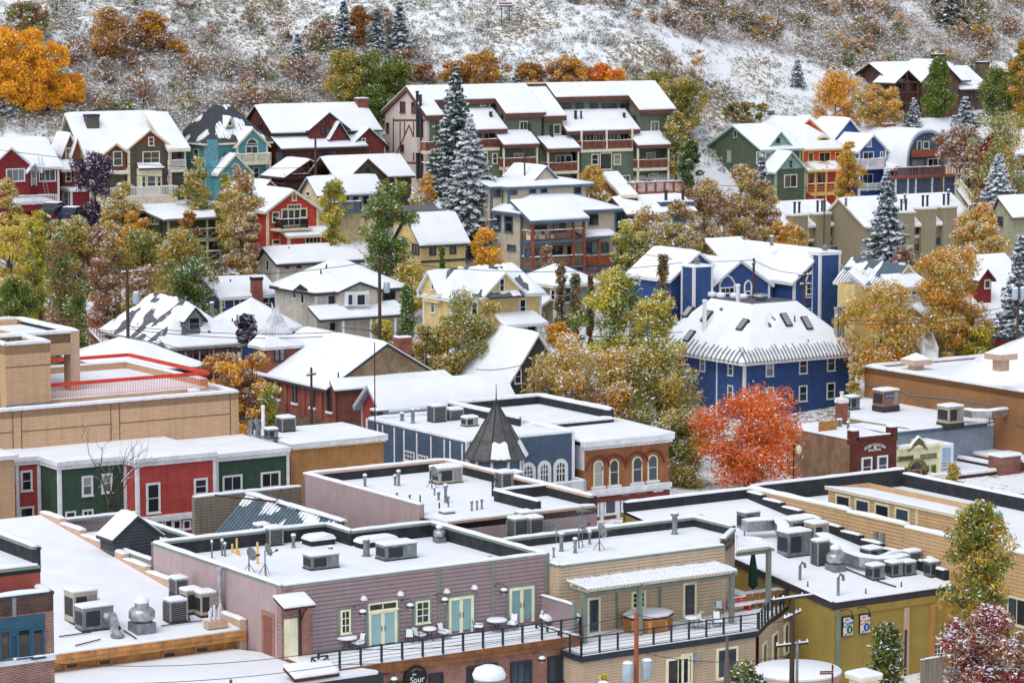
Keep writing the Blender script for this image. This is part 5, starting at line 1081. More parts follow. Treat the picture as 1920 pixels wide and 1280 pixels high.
# blue gothic house complex
cr(6)
B=house('blue_gothic_house','royal blue house with white pointed arch windows and tall chimney tower',610,335,300,640,935,395)
_,(a0,a1,z,r)=fgable(B,622,935,300,148,0,13,BLUE,WHITE,z0=-2,corner=WHITE,over=.5,snow=.26)
for u,v,w,h in((714,335,62,145),(862,340,40,120)):
 x,zc=B.f(u,v,0);_,zt=B.f(u,v-h/2,0);_,zb=B.f(u,v+h/2,0);hw=w/2/ck*300/F/.84;t_=M()
 pts=[(-hw,zb),(-hw,zt-hw*1.5),(-hw*.6,zt-hw*.6),(0,zt),(hw*.6,zt-hw*.6),(hw,zt-hw*1.5),(hw,zb)]
 fr_=M();
 for p,q in zip(pts,pts[1:]+pts[:1]):fr_.tube([(x+p[0],-.06,p[1]),(x+q[0],-.06,q[1])],.1,4)
 w_=B.part('pointed_window',fr_,WHITE);M().poly([(x+p[0],-.035,p[1])for p in pts]).build('pane',BLUE,w_)
 B.win('f',-.04,u,v+25,w-6,66,WHITE,'blue',2 if w>50 else 1,2)
for u,w in((715,60),):B.win('f',0,u,500,w,64,WHITE,'blue',2,2)
a,z=B.f(797,170,-.5);B.walls(a-1.25,a+1.25,-1.2,-.02,-2,z,BLUE,.2,corner=WHITE,name='chimney_tower');B.part('tower_cap',M().box(a-1.4,a+1.4,-1.35,.6,z,z+.25),WHITE);B.part('snow_cap',snowquad(M(),[(a-1.4,-1.35,z+.25),(a+1.4,-1.35,z+.25),(a+1.4,.6,z+.25),(a-1.4,.6,z+.25)],.15),SNOW,None,60);B.part('cowl',M().lathe([(.25,z+.2),(.25,z+.7),(.35,z+.75),(.1,z+1)],(a,-.4,0),10),GALVD,None,50)
# left wing
lb,lz=B.l(390,320,0);W0=-11
a0,z=B.f(140,345,-1);a1,_=B.f(480,335,-1);_,(a0,a1,zz,r)=fgable(B,148,482,340,205,-1,10,BLUE,WHITE,z0=-2,corner=WHITE,over=.4,snow=.25)
B.walls(a1,-.01,3,12,-2,zz-.5,BLUE,.2);B.shed([(a1-.4,2.6,zz-.3),(.4,2.6,zz-.3),(.4,9,zz+3.6),(a1-.4,9,zz+3.6)],WHITE,.2,.25)
for u,v,w,h in((247,335,86,100),(363,355,40,80)):
 x,zc=B.f(u,v,-1);_,zt=B.f(u,v-h/2,-1);_,zb=B.f(u,v+h/2,-1);hw=w/2/ck*300/F/.84
 pts=[(-hw,zb),(-hw,zt-hw*.9),(-hw*.6,zt-hw*.35),(0,zt),(hw*.6,zt-hw*.35),(hw,zt-hw*.9),(hw,zb)];fr_=M()
 for p,q in zip(pts,pts[1:]+pts[:1]):fr_.tube([(x+p[0],-1.06,p[1]),(x+q[0],-1.06,q[1])],.1,4)
 w_=B.part('pointed_window',fr_,WHITE);M().poly([(x+p[0],-1.035,p[1])for p in pts]).build('pane',BLUE,w_);B.win('f',-1.04,u,v+35,w-6,36,WHITE,'brown',3 if w>50 else 1,1)
a,z=B.f(93,238,-1);B.walls(a-1.1,a+1.1,-1.6,.3,-2,z,BLUE,.2,corner=WHITE,name='chimney_tower');B.part('snow_cap',snowquad(M(),[(a-1.2,-1.7,z),(a+1.2,-1.7,z),(a+1.2,.4,z),(a-1.2,.4,z)],.2),SNOW,None,60);B.part('cowl',M().lathe([(.25,z),(.25,z+.6),(.35,z+.65),(.1,z+.9)],(a,-.6,0),10),GALVD,None,50)
_,q=fgable(B,-63,229,292,158,1.5,7,BLUE,WHITE,z0=-2,over=.4,snow=.25)
B.pipe(497,120,B.f(497,120,6)[1],45,.18,1.3);B.pipe(120,200,B.f(120,200,5)[1],22,.1,1.2,DKMETAL)
# yellow house with porch stairs (right)
B=house('yellow_porch_house','yellow house with blue grey metal roof, balcony and long white stairs',1165,355,293,760,1375,1060)
_,(a0,a1,z,r)=fgable(B,1165,1330,330,225,0,8,YELW,WHITE,z0=-2,corner=WHITE,over=.5,bare=BGREY,patch=.12,snow=.2)
c0,zr=B.f(1165,362,-2);c1,_=B.f(1385,355,-2);B.shed([(c0,-2.3,zr),(c1,-2.3,zr),(c1-.3,-.02,zr+1.1),(c0+.3,-.02,zr+1.1)],WHITE,.22,.22)
zd=B.f(1270,455,-2)[1];B.part('balcony_deck',M().box(c0,c1,-2.1,-.02,zd-.4,zd),WHITE);B.rail([(c0,-.1,zd),(c0,-2,zd),(c1-.2,-2,zd),(c1-.2,-.1,zd)],.95,WHITE,.14,2.2,.08,.035)
for x in(c0+.15,c1-.3):B.part('porch_post',M().box(x-.12,x+.12,-2.1,-1.86,-2,zr),WHITE)
B.win('f',0,1240,400,40,50,DKTRIM,'bronze',1,1);B.win('f',0,1300,405,50,50,DKTRIM,'bronze',1,1);B.walls(c0+.2,c1-.4,-1.9,-.05,-2,zd-.6,YELW,.2)
a0,z=B.f(950,320,4);B.walls(B.f(960,330,3)[0],-.02,3,5.5,-2,z-.2,YELW,.2);B.shed([(a0+.3,2.6,z-.3),(.2,2.6,z-.3),(.2,6,z+1.2),(a0+.3,6,z+1.2)],WHITE,.2,.2,bare=BGREY,patch=.0)
c2,zr=B.f(1350,515,-4);c3,_=B.f(1455,510,-4);B.shed([(c2,-4.4,zr),(c3,-4.4,zr),(c3,-1.9,zr+1),(c2,-1.9,zr+1)],WHITE,.2,.22)
zd2=B.f(1400,630,-4)[1];B.part('porch_deck',M().box(c2-.5,c3+3,-4.2,-1.9,zd2-.4,zd2),WHITE);B.part('deck_snow',snowquad(M(),[(c3,-4.2,zd2),(c3+3,-4.2,zd2),(c3+3,-1.9,zd2),(c3,-1.9,zd2)],.15),SNOW,None,60);B.rail([(c2,-4.1,zd2),(c3,-4.1,zd2)],1,WHITE,.14,1.6,.08,.035)
for x in(c2+.1,c3-.1):B.part('porch_post',M().box(x-.1,x+.1,-4.2,-4,-3,zr),WHITE)
B.walls(c2-1.2,c3+2.8,-3.8,-2,-3,zd2-.45,YELW,.2,name='basement_wall');B.win('f',-1.92,1470,570,60,80,DKTRIM,'bronze',2,1)
st=B;p0,p1=B.loc(P(1385,640,289)),B.loc(P(1425,755,281));q0,q1=B.loc(P(1310,640,288)),B.loc(P(1350,755,280));so_=empty('front_stairs',B.wld(*p1),B.rot,'white front stairs with picket handrails climbing to the yellow porch house','stairs');N=13
iv=lambda p:p-p1
for i in range(N):
 M().slab([tuple(iv(q0.lerp(q1,i/N))),tuple(iv(p0.lerp(p1,i/N))),tuple(iv(p0.lerp(p1,(i+.9)/N))),tuple(iv(q0.lerp(q1,(i+.9)/N)))],.16).build('tread',SNOW,so_)
for s0,s1 in((p0,p1),(q0,q1)):
 M().tube([iv(s0)+Vector((0,0,1)),iv(s1)+Vector((0,0,1))],.06,4).build('handrail',WHITE,so_);M().tube([iv(s0)-Vector((0,0,.12)),iv(s1)-Vector((0,0,.12))],.14,4).build('stringer',WHITE,so_);km=M()
 for i in range(22):c=iv(s0).lerp(iv(s1),i/21);km.tube([c,c+Vector((0,0,1))],.03,4)
 tag(km.build('balusters',WHITE,so_),kind='stuff')
B=house('red_dormer_house','white roofed house with small red gabled dormer at the right edge',1735,330,296,600,1840,1600)
B.walls(0,B.a1+3,0,9,-2,B.h-3,RED,.2);B.shed([(-4,-3.2,B.h-3.2),(B.a1+3.5,-3.2,B.h-3.2),(B.a1+3.5,5,B.h+2.2),(-4,5,B.h+2.2)],WHITE,.25,.25)
fgable(B,1655,1722,295,250,-1.2,4,RED,MAROON,z0=B.h-3,board=.2,snow=.2);B.win('f',-1.2,1697,335,34,50,TRIMC,rows=1)
c0,z=B.f(1500,600,-6);c1,_=B.f(1760,590,-6);B.part('porch_deck',M().box(c0,c1,-6,-3,z-.3,z),BRN);B.rail([(c0+3,-6,z),(c1,-6,z)],.9,WHITE,.16,2,.06,.03);B.walls(c0+3,c1,-5.5,-3.2,-2,z-.35,STONE,0,name='basement_wall')
# blue inn
B=house('blue_inn','big royal blue inn with steep mansard roof lined by hanging snow ridges',345,768,279,1180,935,-140,cat='inn')
D=B.b1;INN=BLUE;B.walls(0,B.a1,0,D,-2,B.h,INN,.17,corner=WHITE,lap=.06)
mr=B.f(600,435,4.5)[1]-B.h;B.hip(0,B.a1,0,D,B.h,mr,WHITE,1.0,flat=4.6,snow=.24,th=.25,bare=SLATE,patch=-.62)
Tz=B.h+mr;
def inn_rib(m_,x0,y0,x1,y1,z0,z1):m_.tube([(x0,y0,z0),((x0+x1)/2,(y0+y1)/2,(z0+z1)/2+.12),(x1,y1,z1)],.09,5)
kk=mr/4.6;GRIB=mat('bare_roofing_grey',(.2,.21,.22),.7,.3,3)
nn_=34
for i in range(nn_):
 x=-.8+(B.a1+1.5)*(i+.5)/nn_;l_=random.uniform(.7,1.2);r1=M().tube([(x,-1.12,B.h-.04),(x,-1.0+l_*.5,B.h+kk*l_*.5+.31),(x,-1.0+l_,B.h+kk*l_+.27)],.1,5,.04);r1.build('roof_rib',GRIB,B.o,60)
for i in range(22):
 y=-.6+(D+1.2)*(i+.5)/22;l_=random.uniform(.7,1.2);M().tube([(-1.12,y,B.h-.04),(-1.0+l_*.5,y,B.h+kk*l_*.5+.31),(-1.0+l_,y,B.h+kk*l_+.27)],.1,5,.04).build('roof_rib',GRIB,B.o,60)
def skyl(face,u,v,w=.75,h=1.5):
# lies in the mansard slope of the front or left side
 if face=='f':
  n_=(B.e2*-kk+Vector((0,0,1))).normalized();o_=B.wld(0,-1,B.h+.28)
 else:n_=(B.e1*-kk+Vector((0,0,1))).normalized();o_=B.wld(-1,0,B.h+.28)
 d=ray(u,v);t_=(o_-CAM).dot(n_)/d.dot(n_);p=B.loc(CAM+d*t_);up_=Vector((0,1,kk)).normalized()if face=='f' else Vector((1,0,kk)).normalized();sd_=Vector((1,0,0))if face=='f' else Vector((0,1,0));nl=Vector((0,-kk,1)).normalized()if face=='f' else Vector((-kk,0,1)).normalized()
 def q(x,y,z):return tuple(p+sd_*x+up_*y+nl*z)
 fr_=M().add([q(x,y,z)for z in(-.35,.14)for x,y in((-w/2,-h/2),(w/2,-h/2),(w/2,h/2),(-w/2,h/2))],[(4,5,6,7),(0,1,5,4),(1,2,6,5),(2,3,7,6),(3,0,4,7)]);o2=B.part('skylight',fr_,DKMETAL)
 M().add([q(x,y,.15)for x,y in((-w/2+.08,-h/2+.08),(w/2-.08,-h/2+.08),(w/2-.08,h/2-.08),(-w/2+.08,h/2-.08))],[(0,1,2,3)]).build('pane',GL['pale'],o2)
skyl('f',577,535);skyl('f',692,553)
for u,v in((30,490),(135,515),(335,562),(38,625)):skyl('l',u,v,.9,1.3)
for u,v in((483,805),(670,790),(826,775),(483,955),(669,945),(824,930),(822,1110)):B.win('f',0,u,v,46,92 if v<1100 else 70,WHITE,'pale' if u==483 else 'blue',1,2)
for u,v in((115,780),(271,805),(270,940)):B.win('l',0,u,v,30,84,WHITE,'blue',1,2)
b_,_=B.l(193,800,0);B.part('corner_trim',M().box(-.06,.02,b_-.1,b_+.1,-2,B.h),WHITE)
for u,v,h_ in((122,580,150),(308,405,60)):
 b_,z_=B.l(u,v,1.0 if u==122 else 4);B.part('vent_stack',M().lathe([(.2,z_-.6),(.2,z_+h_/ck*285/F),(.27,z_+h_/ck*285/F),(.2,z_+h_/ck*285/F+.2)],(1.0 if u==122 else 4,b_,0),10),WHITE,None,50)
for u in(858,888):a_,z_=B.f(u,650,.5);B.part('flue_pipe',M().lathe([(.24,z_-1.0),(.24,z_+3),(.3,z_+3),(.3,z_+3.2)],(a_,.5,0),10),GALV,None,50)
zt=Tz+.2
for i in range(7):a_,b_=B.t(20+i*48+(30 if i>4 else 0),378+i*4,zt+.1);B.part('roof_vent',M().lathe([(.45,zt-.1),(.5,zt+.15),(.3,zt+.3),(.05,zt+.33)],(a_,b_,0),12),SNOW,None,50)
a_,b_=B.t(435,415,zt);B.part('turbine_vent',M().lathe([(.5,zt-.1),(.8,zt+.25),(.7,zt+.4),(.1,zt+.5)],(a_,b_,0),14),GALV,None,50)
a_,z_=B.f(700,675,.2);B.part('vent_pipe',M().tube([(a_,.2,z_-.3),(a_,.2,z_+.5)],.06,6),DKMETAL);a_,z_=B.f(625,545,1.9);B.part('vent_pipe',M().tube([(a_,1.9,z_-.3),(a_,1.9,z_+.6)],.06,6),DKMETAL)
a_,z_=B.f(483,975,-.4);B.part('wall_lamp',M().lathe([(.2,0),(.25,.15),(.05,.3)],(a_,-.4,z_),10),WHITE,None,50)
# ================================================================ far side of the main street
def text(s_,size,mt,parent,loc,rot=(R(90),0,0),align='CENTER',ext=.01,name='lettering'):
 c=bpy.data.curves.new(name,'FONT');c.body=s_;c.size=size;c.align_x=align;c.align_y='CENTER';c.extrude=ext;c.materials.append(mt)
 t_=bpy.data.objects.new(name,c);me=bpy.data.meshes.new_from_object(t_);bpy.data.objects.remove(t_);bpy.data.curves.remove(c)
 o=obj(name,me,parent,loc,rot);return o
STUC=pc('tan_stucco_block','b08d6c',1.25,var=.08,sc=1.2,stretch=(1,1,4),bump=.3,bsc=5);STUC2=pc('rose_tan_stucco','b0927c',var=.08,sc=3);JOINT=pc('stucco_joint','5e4a36')
GREENS=pc('forest_green_boards','32493c',var=.18,streak=.2);REDS=pc('barn_red_boards','a23a35',var=.15,streak=.2);OCHRE=pc('ochre_boards','a5763f',var=.15);SLB=pc('slate_blue_boards','43556a');TRW=pc('pale_grey_trim','c9cbd0');RAILR=pc('red_rail_paint','c23320')
def aX(B,u,v,b=0):return B.f(u,v,b)[0]
def zX(B,u,v,b=0):return B.f(u,v,b)[1]
cr(10)
B=Bd('tan_stucco_building','large tan stucco building with red railed roof terrace at the left edge','building',-160,793,211.5,1150)
L=aX(B,1845,640);T=B.h;w_=B.walls(0,L,0,16,-4,T,STUC,0)
for u in(98,165,858,925,1783):x=aX(B,u,850);B.part('wall_joint',M().box(x-.03,x+.03,-.02,.01,0,T-.15),JOINT,w_)
for u0,u1,v in((168,858,945),(928,1783,880),(-60,98,962)):z0,z1=zX(B,u0,v),zX(B,u1,v-(u1-u0)*.075);x0,x1=aX(B,u0,v),aX(B,u1,v);z=z0;B.part('wall_joint',M().box(x0,x1,-.02,.01,z-.03,z+.03),JOINT,w_)
B.flat([(0,0),(L,0),(L,16),(0,16)],T-.35,T,.35,STUC,TRW,.12)
# terrace with red rail
bt=1.9;zt=T+.1;x0,x1=aX(B,300,600,bt),aX(B,1612,560,bt);zr=zX(B,1000,538,bt);bb=B.t(1010,350,zr)[1]
B.part('terrace_wall',M().box(x0-3,x1,bt-.15,bb,T-.4,T+.12),STUC)
B.flat([(x0-3,bt),(x1,bt),(x1,bb),(x0-3,bb)],T+.12,[T+.16,T+.75,T+.75,T+.75],.45,STUC,None,.14)
km=M();n_=int((x1-x0)/.13);rl=B.part('red_rail',M().box(x0-.2,x1+.1,bt-.08,bt+.04,zr-.13,zr+.13),RAILR)
for i in range(n_):x=x0+(x1-x0)*i/n_;km.box(x-.012,x+.012,bt-.02,bt+.01,T+.15,zr-.13)
tag(km.build('balusters',RAILR,rl),kind='stuff')
M().box(x1-.1,x1+.12,bt+.05,bb,zr-.13,zr+.13).build('side_rail',RAILR,rl);M().box(x0-1,x1-.11,bb-.1,bb+.1,zr-.13,zr+.13).build('rear_rail',RAILR,rl)
# tower blocks
ba=.9;x0,x1=aX(B,45,500,ba),aX(B,393,500,ba);za=zX(B,390,245,ba);bb=5.0
w2=B.walls(x0,x1,ba,bb+.5,T-.3,za,STUC,0,name='tower_wall');z=zX(B,220,438,ba);B.part('wall_joint',M().box(x0,x1,ba-.02,ba+.01,z-.03,z+.03),JOINT,w2);B.part('flashing',M().box(x0-.06,x1+.06,ba-.08,ba,T-.3,T+.18),GALVD,w2)
B.flat([(x0,ba),(x1,ba),(x1,bb+.5),(x0,bb+.5)],za-.5,za,.35,STUC,TRW,.12)
x2,x3=x0-6,aX(B,614,300,bb);zb=zX(B,600,168,bb);xo=aX(B,548,400,bb);zo=zX(B,480,352,bb);b2=B.t(150,66,zb)[1]
B.part('tower_wall',M().box(x2,x1-.3,bb,b2,T-.3,zb),STUC);B.part('tower_beam',M().box(x1-.3,x3,bb,bb+1.2,zo,zb),STUC);B.part('tower_column',M().box(xo,x3,bb-.05,bb+1.2,T-.3,zb+.002),STUC2);B.part('tower_beam',M().box(x1-.3,x3-.01,b2-1.2,b2,zo,zb),STUC);B.part('tower_column',M().box(xo,x3-.01,b2-1.2,b2+.05,T-.3,zb-.01),STUC2);B.part('tower_roof',M().box(x1-.3,x3-.05,bb+1.2,b2-1.2,zo,zb-.9),STUC)
B.flat([(x2,bb),(x3,bb),(x3,b2),(x2,b2)],zb-.5,zb+.02,.4,CHAR,TRW,.14)
a_,b_=aX(B,1500,605,.9),.9;B.part('roof_box',M().box(a_-.35,a_+.35,.6,1.2,T-.3,T+.12),STUC2);B.part('snow_cap',snowquad(M(),[(a_-.35,.6,T+.12),(a_+.35,.6,T+.12),(a_+.35,1.2,T+.12),(a_-.35,1.2,T+.12)],.15),SNOW,None,60)
# white pyramid roof behind the terrace
B=house('white_snow_roof_house','broad white snow roof showing behind the red terrace rail',1000,480,250,520,1560,600);B.walls(0,B.a1,0,9,-2,B.h,VICT,.2);B.hip(0,B.a1,0,B.b1+2,B.h,zX(B,1000,262,5)-B.h,DKTRIM,.4,1.0,snow=.25)
# colourful storefront row
def store(label,name,u,v,Y,uR,uL,wall,depth,corner=TRW,cornice=True):
 B=Bd(name,label,'storefront',u,v,Y,(1000-580)*ck);a1=aX(B,uR,v);b1=B.l(uL,v)[0]if uL else depth
 B.walls(0,a1,0,depth,-2,B.h-.3,wall,.19,corner=corner,lap=.06);B.a1=a1
 c=M().box(-.3,a1+.05,-.35,.3,B.h-.32,B.h-.05).box(-.2,a1+.03,-.22,.25,B.h-.6,B.h-.32);c.box(-.3,.3,.3,depth,B.h-.32,B.h-.05);c.box(-.2,.2,.25,depth,B.h-.6,B.h-.32);B.part('cornice',c,TRW)
 B.part('roof',M().box(.25,a1,.25,depth,B.h-.4,B.h-.2),CHAR);B.part('snow_cover',snowquad(M(),[(-.25,-.3,B.h-.06),(a1+.05,-.3,B.h-.06),(a1+.05,depth,B.h-.02),(-.25,depth,B.h-.02)],.1),SNOW,None,60);return B
B=store('dark green storefront between the narrow red and the wide red storefront','green_storefront',455,1172,208,968,285,GREENS,8)
cr(7)
for u,v,h in((485,180,115),(594,165,110)):B.win('f',0,u,v,62,h,WHITE,'pale' if u<500 else 'dark',t=.14)
B.win('f',0,488,350,62,80,WHITE,'blue',2,1,t=.12);B.win('f',0,392,350,60,60,TRW,'brown',1,1,name='door',door=True);B.win('f',0,640,380,120,70,TRW,'bronze',3,1)
cr(10)
B=store('narrow red storefront at the far left of the street','narrow_red_storefront',125,1140,209.5,300,None,REDS,6);cr(7)
B.win('f',0,145,152,66,118,WHITE,t=.14);B.win('f',0,147,335,80,84,WHITE,'dark',1,1,t=.14);cr(10)
B=Bd('tan_storefront','tan stucco storefront strip at the far left edge','storefront',-100,1150,206,1750);B.walls(0,aX(B,110,1150),0,6,-2,B.h,STUC,0);B.shed([(-.1,-.3,B.h),(aX(B,110,1150)+.2,-.3,B.h),(aX(B,110,1150)+.2,6,B.h),(-.1,6,B.h)],TRW,.2,.2)
B=store('wide barn red storefront with tall white windows','red_storefront',1058,1150,209.5,1660,970,REDS,9);cr(7)
B.win('f',0,853,248,80,172,WHITE,t=.15);B.win('f',0,1118,182,78,92,WHITE,t=.15)
a0,z=aX(B,800,370),zX(B,960,355);B.part('shop_cornice',M().box(.1,B.a1,-.35,0,z-.15,z+.25),TRW)
for u in(885,938,985,1040):B.win('f',-.02,u,395,46,56,TRW,'brown',1,1)
cr(10)
B=store('dark green storefront right of the wide red storefront','green_storefront',1672,1112,214,2228,None,GREENS,9);cr(7)
for u in(1294,1507):B.win('f',0,u,165 if u<1400 else 145,110,92,WHITE,'dark',2,1,t=.14)
cr(11)
B=Bd('ochre_storefront','low ochre boarded building with snow roof right of the green storefront','storefront',478,1248,218.5,(1000-560)*ck);a1=aX(B,1272,1185);B.walls(0,a1,0,6.4,-2,B.h-.1,OCHRE,.17,corner=None,lap=.06);B.shed([(-.1,-.3,B.h),(a1+.25,-.3,B.h),(a1+.25,6.5,B.h+.1),(-.1,6.5,B.h+.1)],TRW,.3,.22);OCH=B
B.part('string_lights',M().tube([(a1*i/30,-.36,B.h-.38+.06*(i%2))for i in range(31)],.03,4),TRIMC)
# red board house with the long roof
cr(5)
B=house('red_long_roof_house','red house with a long plain snow roof in front of the church',247,1022,243,1250,962,118)
D=B.b1;r=B.l(185,900,0)[1]-B.h;GT=pc('blue_grey_trim','8d99a8');fr=min(.7,max(.4,B.l(185,900,0)[0]/D));B.walls(0,B.a1-.5,.6,D,-2,B.h,REDS,.18,'l',r,fr,corner=GT);B.gable(0,B.a1-.3,.3,D,B.h,r,'a',GT,.5,.6,frac=fr,snow=.28,th=.32)
B.win('f',.6,840,1020,66,70,GT,'dark',1,1);B.win('f',.6,580,1025,50,60,GT,'pale',1,1);B.win('l',0,215,1040,40,60,GT,'pale',2,1);B.win('f',.6,300,1050,40,60,GT,'pale',1,1)
B.pipe(594,915,zX(B,594,915,2),20,.12,1.2,DKMETAL)
B=house('dark_green_gable_house','tall dark green gable house half hidden by the golden trees',930,872,259,1130,1250,800)
DGR=pc('dark_olive_green_siding','3a4231');_,q=fgable(B,930,1250,872,612,0,11,DGR,WHITE,z0=-2,over=.5,corner=WHITE,snow=.26);B.win('f',0,983,850,40,82,WHITE);B.win('f',0,1050,990,40,80,WHITE,'pale',1,1,name='door',door=True)
# church
cr(11)
B=house('brick_church','red brick church with shingled gable, lancet windows and flared tower roof',868,766,252,1160,1838,262,cat='church')
D=B.b1;Wd=B.a1;zap=zX(B,1330,385,.9);r=zap-B.h
w_=B.walls(0,Wd,0,D,-2,B.h,BRICKR,0);B.gable(0,Wd,1.0,D+3,B.h,r,'b',DKTRIM,.45,.1,snow=.26,th=.25)
SHING=brickmat('cedar_shingles',hexc('a08c74'),hexc('8a775f'),hexc('5d5040'),.22,.16)
B.part('shingled_gable',M().poly([(-.1,.95,B.h),(Wd+.1,.95,B.h),(Wd/2,.95,zap)]),SHING)
B.shed([(-.45,-.5,B.h-.15),(Wd+.45,-.5,B.h-.15),(Wd+.1,.95,B.h+.55),(-.1,.95,B.h+.55)],DKTRIM,.2,.25)
B.part('stone_plinth',M().box(-.12,Wd+.1,-.12,D,-2,.9),STONE)
for u in(240,372,520,672,815):
 b_,zc=B.l(u,870,0);zb_=B.l(u,968 if u>700 else 932-(672-u)*.25,0)[1];B.winm('l',(0,b_,zb_+1.05),.65,2.0,DKTRIM,'dark',1,3,.1,True,'lancet_window',False);M().box(-.15,.02,b_-.55,b_+.55,zb_-.15,zb_+.05).build('sill',TRW,B.o)
for u in(300,445,600,748):b_,_=B.l(u,850,0);B.part('buttress',M().box(-.18,.02,b_-.25,b_+.25,.9,B.h-.5),BRICKR,w_)
B.part('downpipe',M().tube([(-.05,-.12,.2),(-.05,-.12,B.h-.2)],.06,6),BRN)
a_,z_=B.f(1440,460,5);B.chim(a_,5,z_-2,zX(B,1440,335,5),1.25,1.0,BRICKR,BRICKR,.15);B.pipe(888,690,B.f(888,690,1)[1],60,.06,0,DKMETAL)
bt,zt_=B.l(275,428,-.3);b2=B.l(168,410,-.3)[0];a2=aX(B,540,420,bt);B.walls(-.3,a2,bt,b2,-2,zt_,BRICKR,0,name='tower_wall')
ap=zX(B,405,75,(bt+b2)/2);cx,cy=(a2-.3)/2,(bt+b2)/2;hw,hd=(a2+.3)/2,(b2-bt)/2
def tring(k,z):return[(cx-hw*k,cy-hd*k,z),(cx+hw*k,cy-hd*k,z),(cx+hw*k,cy+hd*k,z),(cx-hw*k,cy+hd*k,z)]
H_=ap-zt_;prof=[(1.3,-.1),(1.3,.1),(1.1,.14*H_),(.82,.3*H_),(.5,.58*H_),(.22,.88*H_),(.14,H_)]
SHR=brickmat('snowy_shingles',(.72,.74,.78),(.58,.60,.64),(.25,.26,.28),.3,.2);tr=B.part('tower_roof',M().rings([tring(k,zt_+z)for k,z in prof]),SHR)
M().rings([tring(k+.02,zt_+z+.03)for k,z in prof[1:4]]+[tring(prof[3][0]-.06,zt_+prof[3][1]+.02)]).build('snow_cover',SNOW,tr)
for dx in(-.25,.25):M().tube([(cx+dx,cy,ap-.1),(cx+dx*1.6,cy,ap+.5)],.12,5,.05).build('finial',SHR,tr)
for u in(360,405):a_,z_=B.f(u,470,bt);B.winm('f',(a_,bt,z_),.55,1.3,DKTRIM,'pale',1,2,.08)
for u in(215,250):b_,z_=B.l(u,465,-.3);B.winm('l',(-.3,b_,z_),.5,1.2,DKTRIM,'brown',1,2,.08)
# slate blue corner building with turret
cr(12)
B=house('slate_blue_building','slate blue corner building with dark conical turret and arched windows',660,282,226,(1000-740)*ck,1295,60,cat='building')
L,D=B.a1,B.b1;T=B.h;B.walls(0,L,0,D,-2,T,SLB,.17,corner=TRW,lap=.06)
B.flat([(0,0),(L,0),(L,D),(0,D)],T-.25,[T,T+.05,T,T],.35,TRW,TRW,.18)
for u,v in((125,190),(155,190),(225,240),(283,250),(360,280),(445,300),(525,300),(560,320),(632,330)):b_,_=B.l(u,v,0);B.part('corner_trim',M().box(-.06,.01,b_-.1,b_+.1,-2,T-.2),TRW)
B.win('l',0,318,368,60,60,TRW,'dark',3,2,t=.1);B.win('l',0,400,388,60,50,TRW,'dark',3,2,t=.1)
for u,v,w,h in((1022,465,88,125),(1118,462,82,140),(1216,455,88,145)):B.win('f',0,u,v,w,h,WHITE,'brown',3,3,t=.3,arch=True,bar=.08,sill=False)
# turret
tc,tz_=B.f(842,385,-1.2);tb=-1.0;ez=zX(B,842,372,-1.6);apz=zX(B,842,45,-1);TR=2.0;RR=2.45
oc=lambda r,z,n=10:[(tc+r*math.cos(2*math.pi*k/n+.2),tb+r*math.sin(2*math.pi*k/n+.2),z)for k in range(n)]
B.part('turret_wall',M().rings([oc(TR,-2),oc(TR,ez+.1)]),SLB);tm=B.part('turret_roof',M().rings([oc(RR,ez-.15),oc(RR,ez),oc(RR*.72,ez+(apz-ez)*.28),oc(RR*.4,ez+(apz-ez)*.62),oc(.06,apz),oc(.02,apz+1.2)]),pc('bronze_grey_metal','4a4948',rough=.45,var=.3,streak=.3))
for k in range(10):
 p=[oc(RR,ez)[k],oc(RR*.72,ez+(apz-ez)*.28)[k],oc(RR*.4,ez+(apz-ez)*.62)[k],oc(.06,apz)[k]];M().tube(p,.05,4).build('hip_seam',DKMETAL,tm)
M().lathe([(.12,apz-.2),(.16,apz),(.05,apz+.3),(.02,apz+1.4)],(tc,tb,0),8).build('finial',DKMETAL,tm)
for k,(f0,f1)in((6,(0,.42)),(8,(.05,.5)),(9,(.4,.7))):
 A_,B_=Vector(oc(RR*1.01,ez+.02)[k]),Vector(oc(RR*1.01,ez+.02)[(k+1)%10]);C_,D_=Vector(oc(RR*.74,ez+(apz-ez)*.28+.03)[(k+1)%10]),Vector(oc(RR*.74,ez+(apz-ez)*.28+.03)[k]);q=M();snowpatch(q,A_,B_,C_,D_,-.02,.16,1.3);q.build('snow_patch',SNOW,tm,60)
for k in range(10):p=oc(TR+.03,0)[k];B.part('turret_trim',M().box(p[0]-.08,p[0]+.08,p[1]-.08,p[1]+.08,-2,ez-.1),TRW)
zd=zX(B,1250,605,-1.4);x0,x1=aX(B,1080,600,-1.6),aX(B,1360,600,-1.6);B.part('balcony_deck',M().box(x0,x1,-1.8,-.02,zd-.35,zd),TRW);B.rail([(x0,-1.7,zd),(x1,-1.7,zd),(x1,-.1,zd)],1.05,WHITE,.15,2.2,.09,.035,cap=.12)
for u in(1090,1235,1352):x=aX(B,u,650,-1.7);B.part('porch_post',M().lathe([(.14,-2),(.14,-.5),(.1,0),(.12,zd-.3)],(x,-1.6,0),8),TRW)
B.win('f',0,1200,690,50,70,TRW,'bronze',1,1,name='door',door=True);B.win('f',0,1310,690,70,90,DKTRIM,'bronze',1,1)
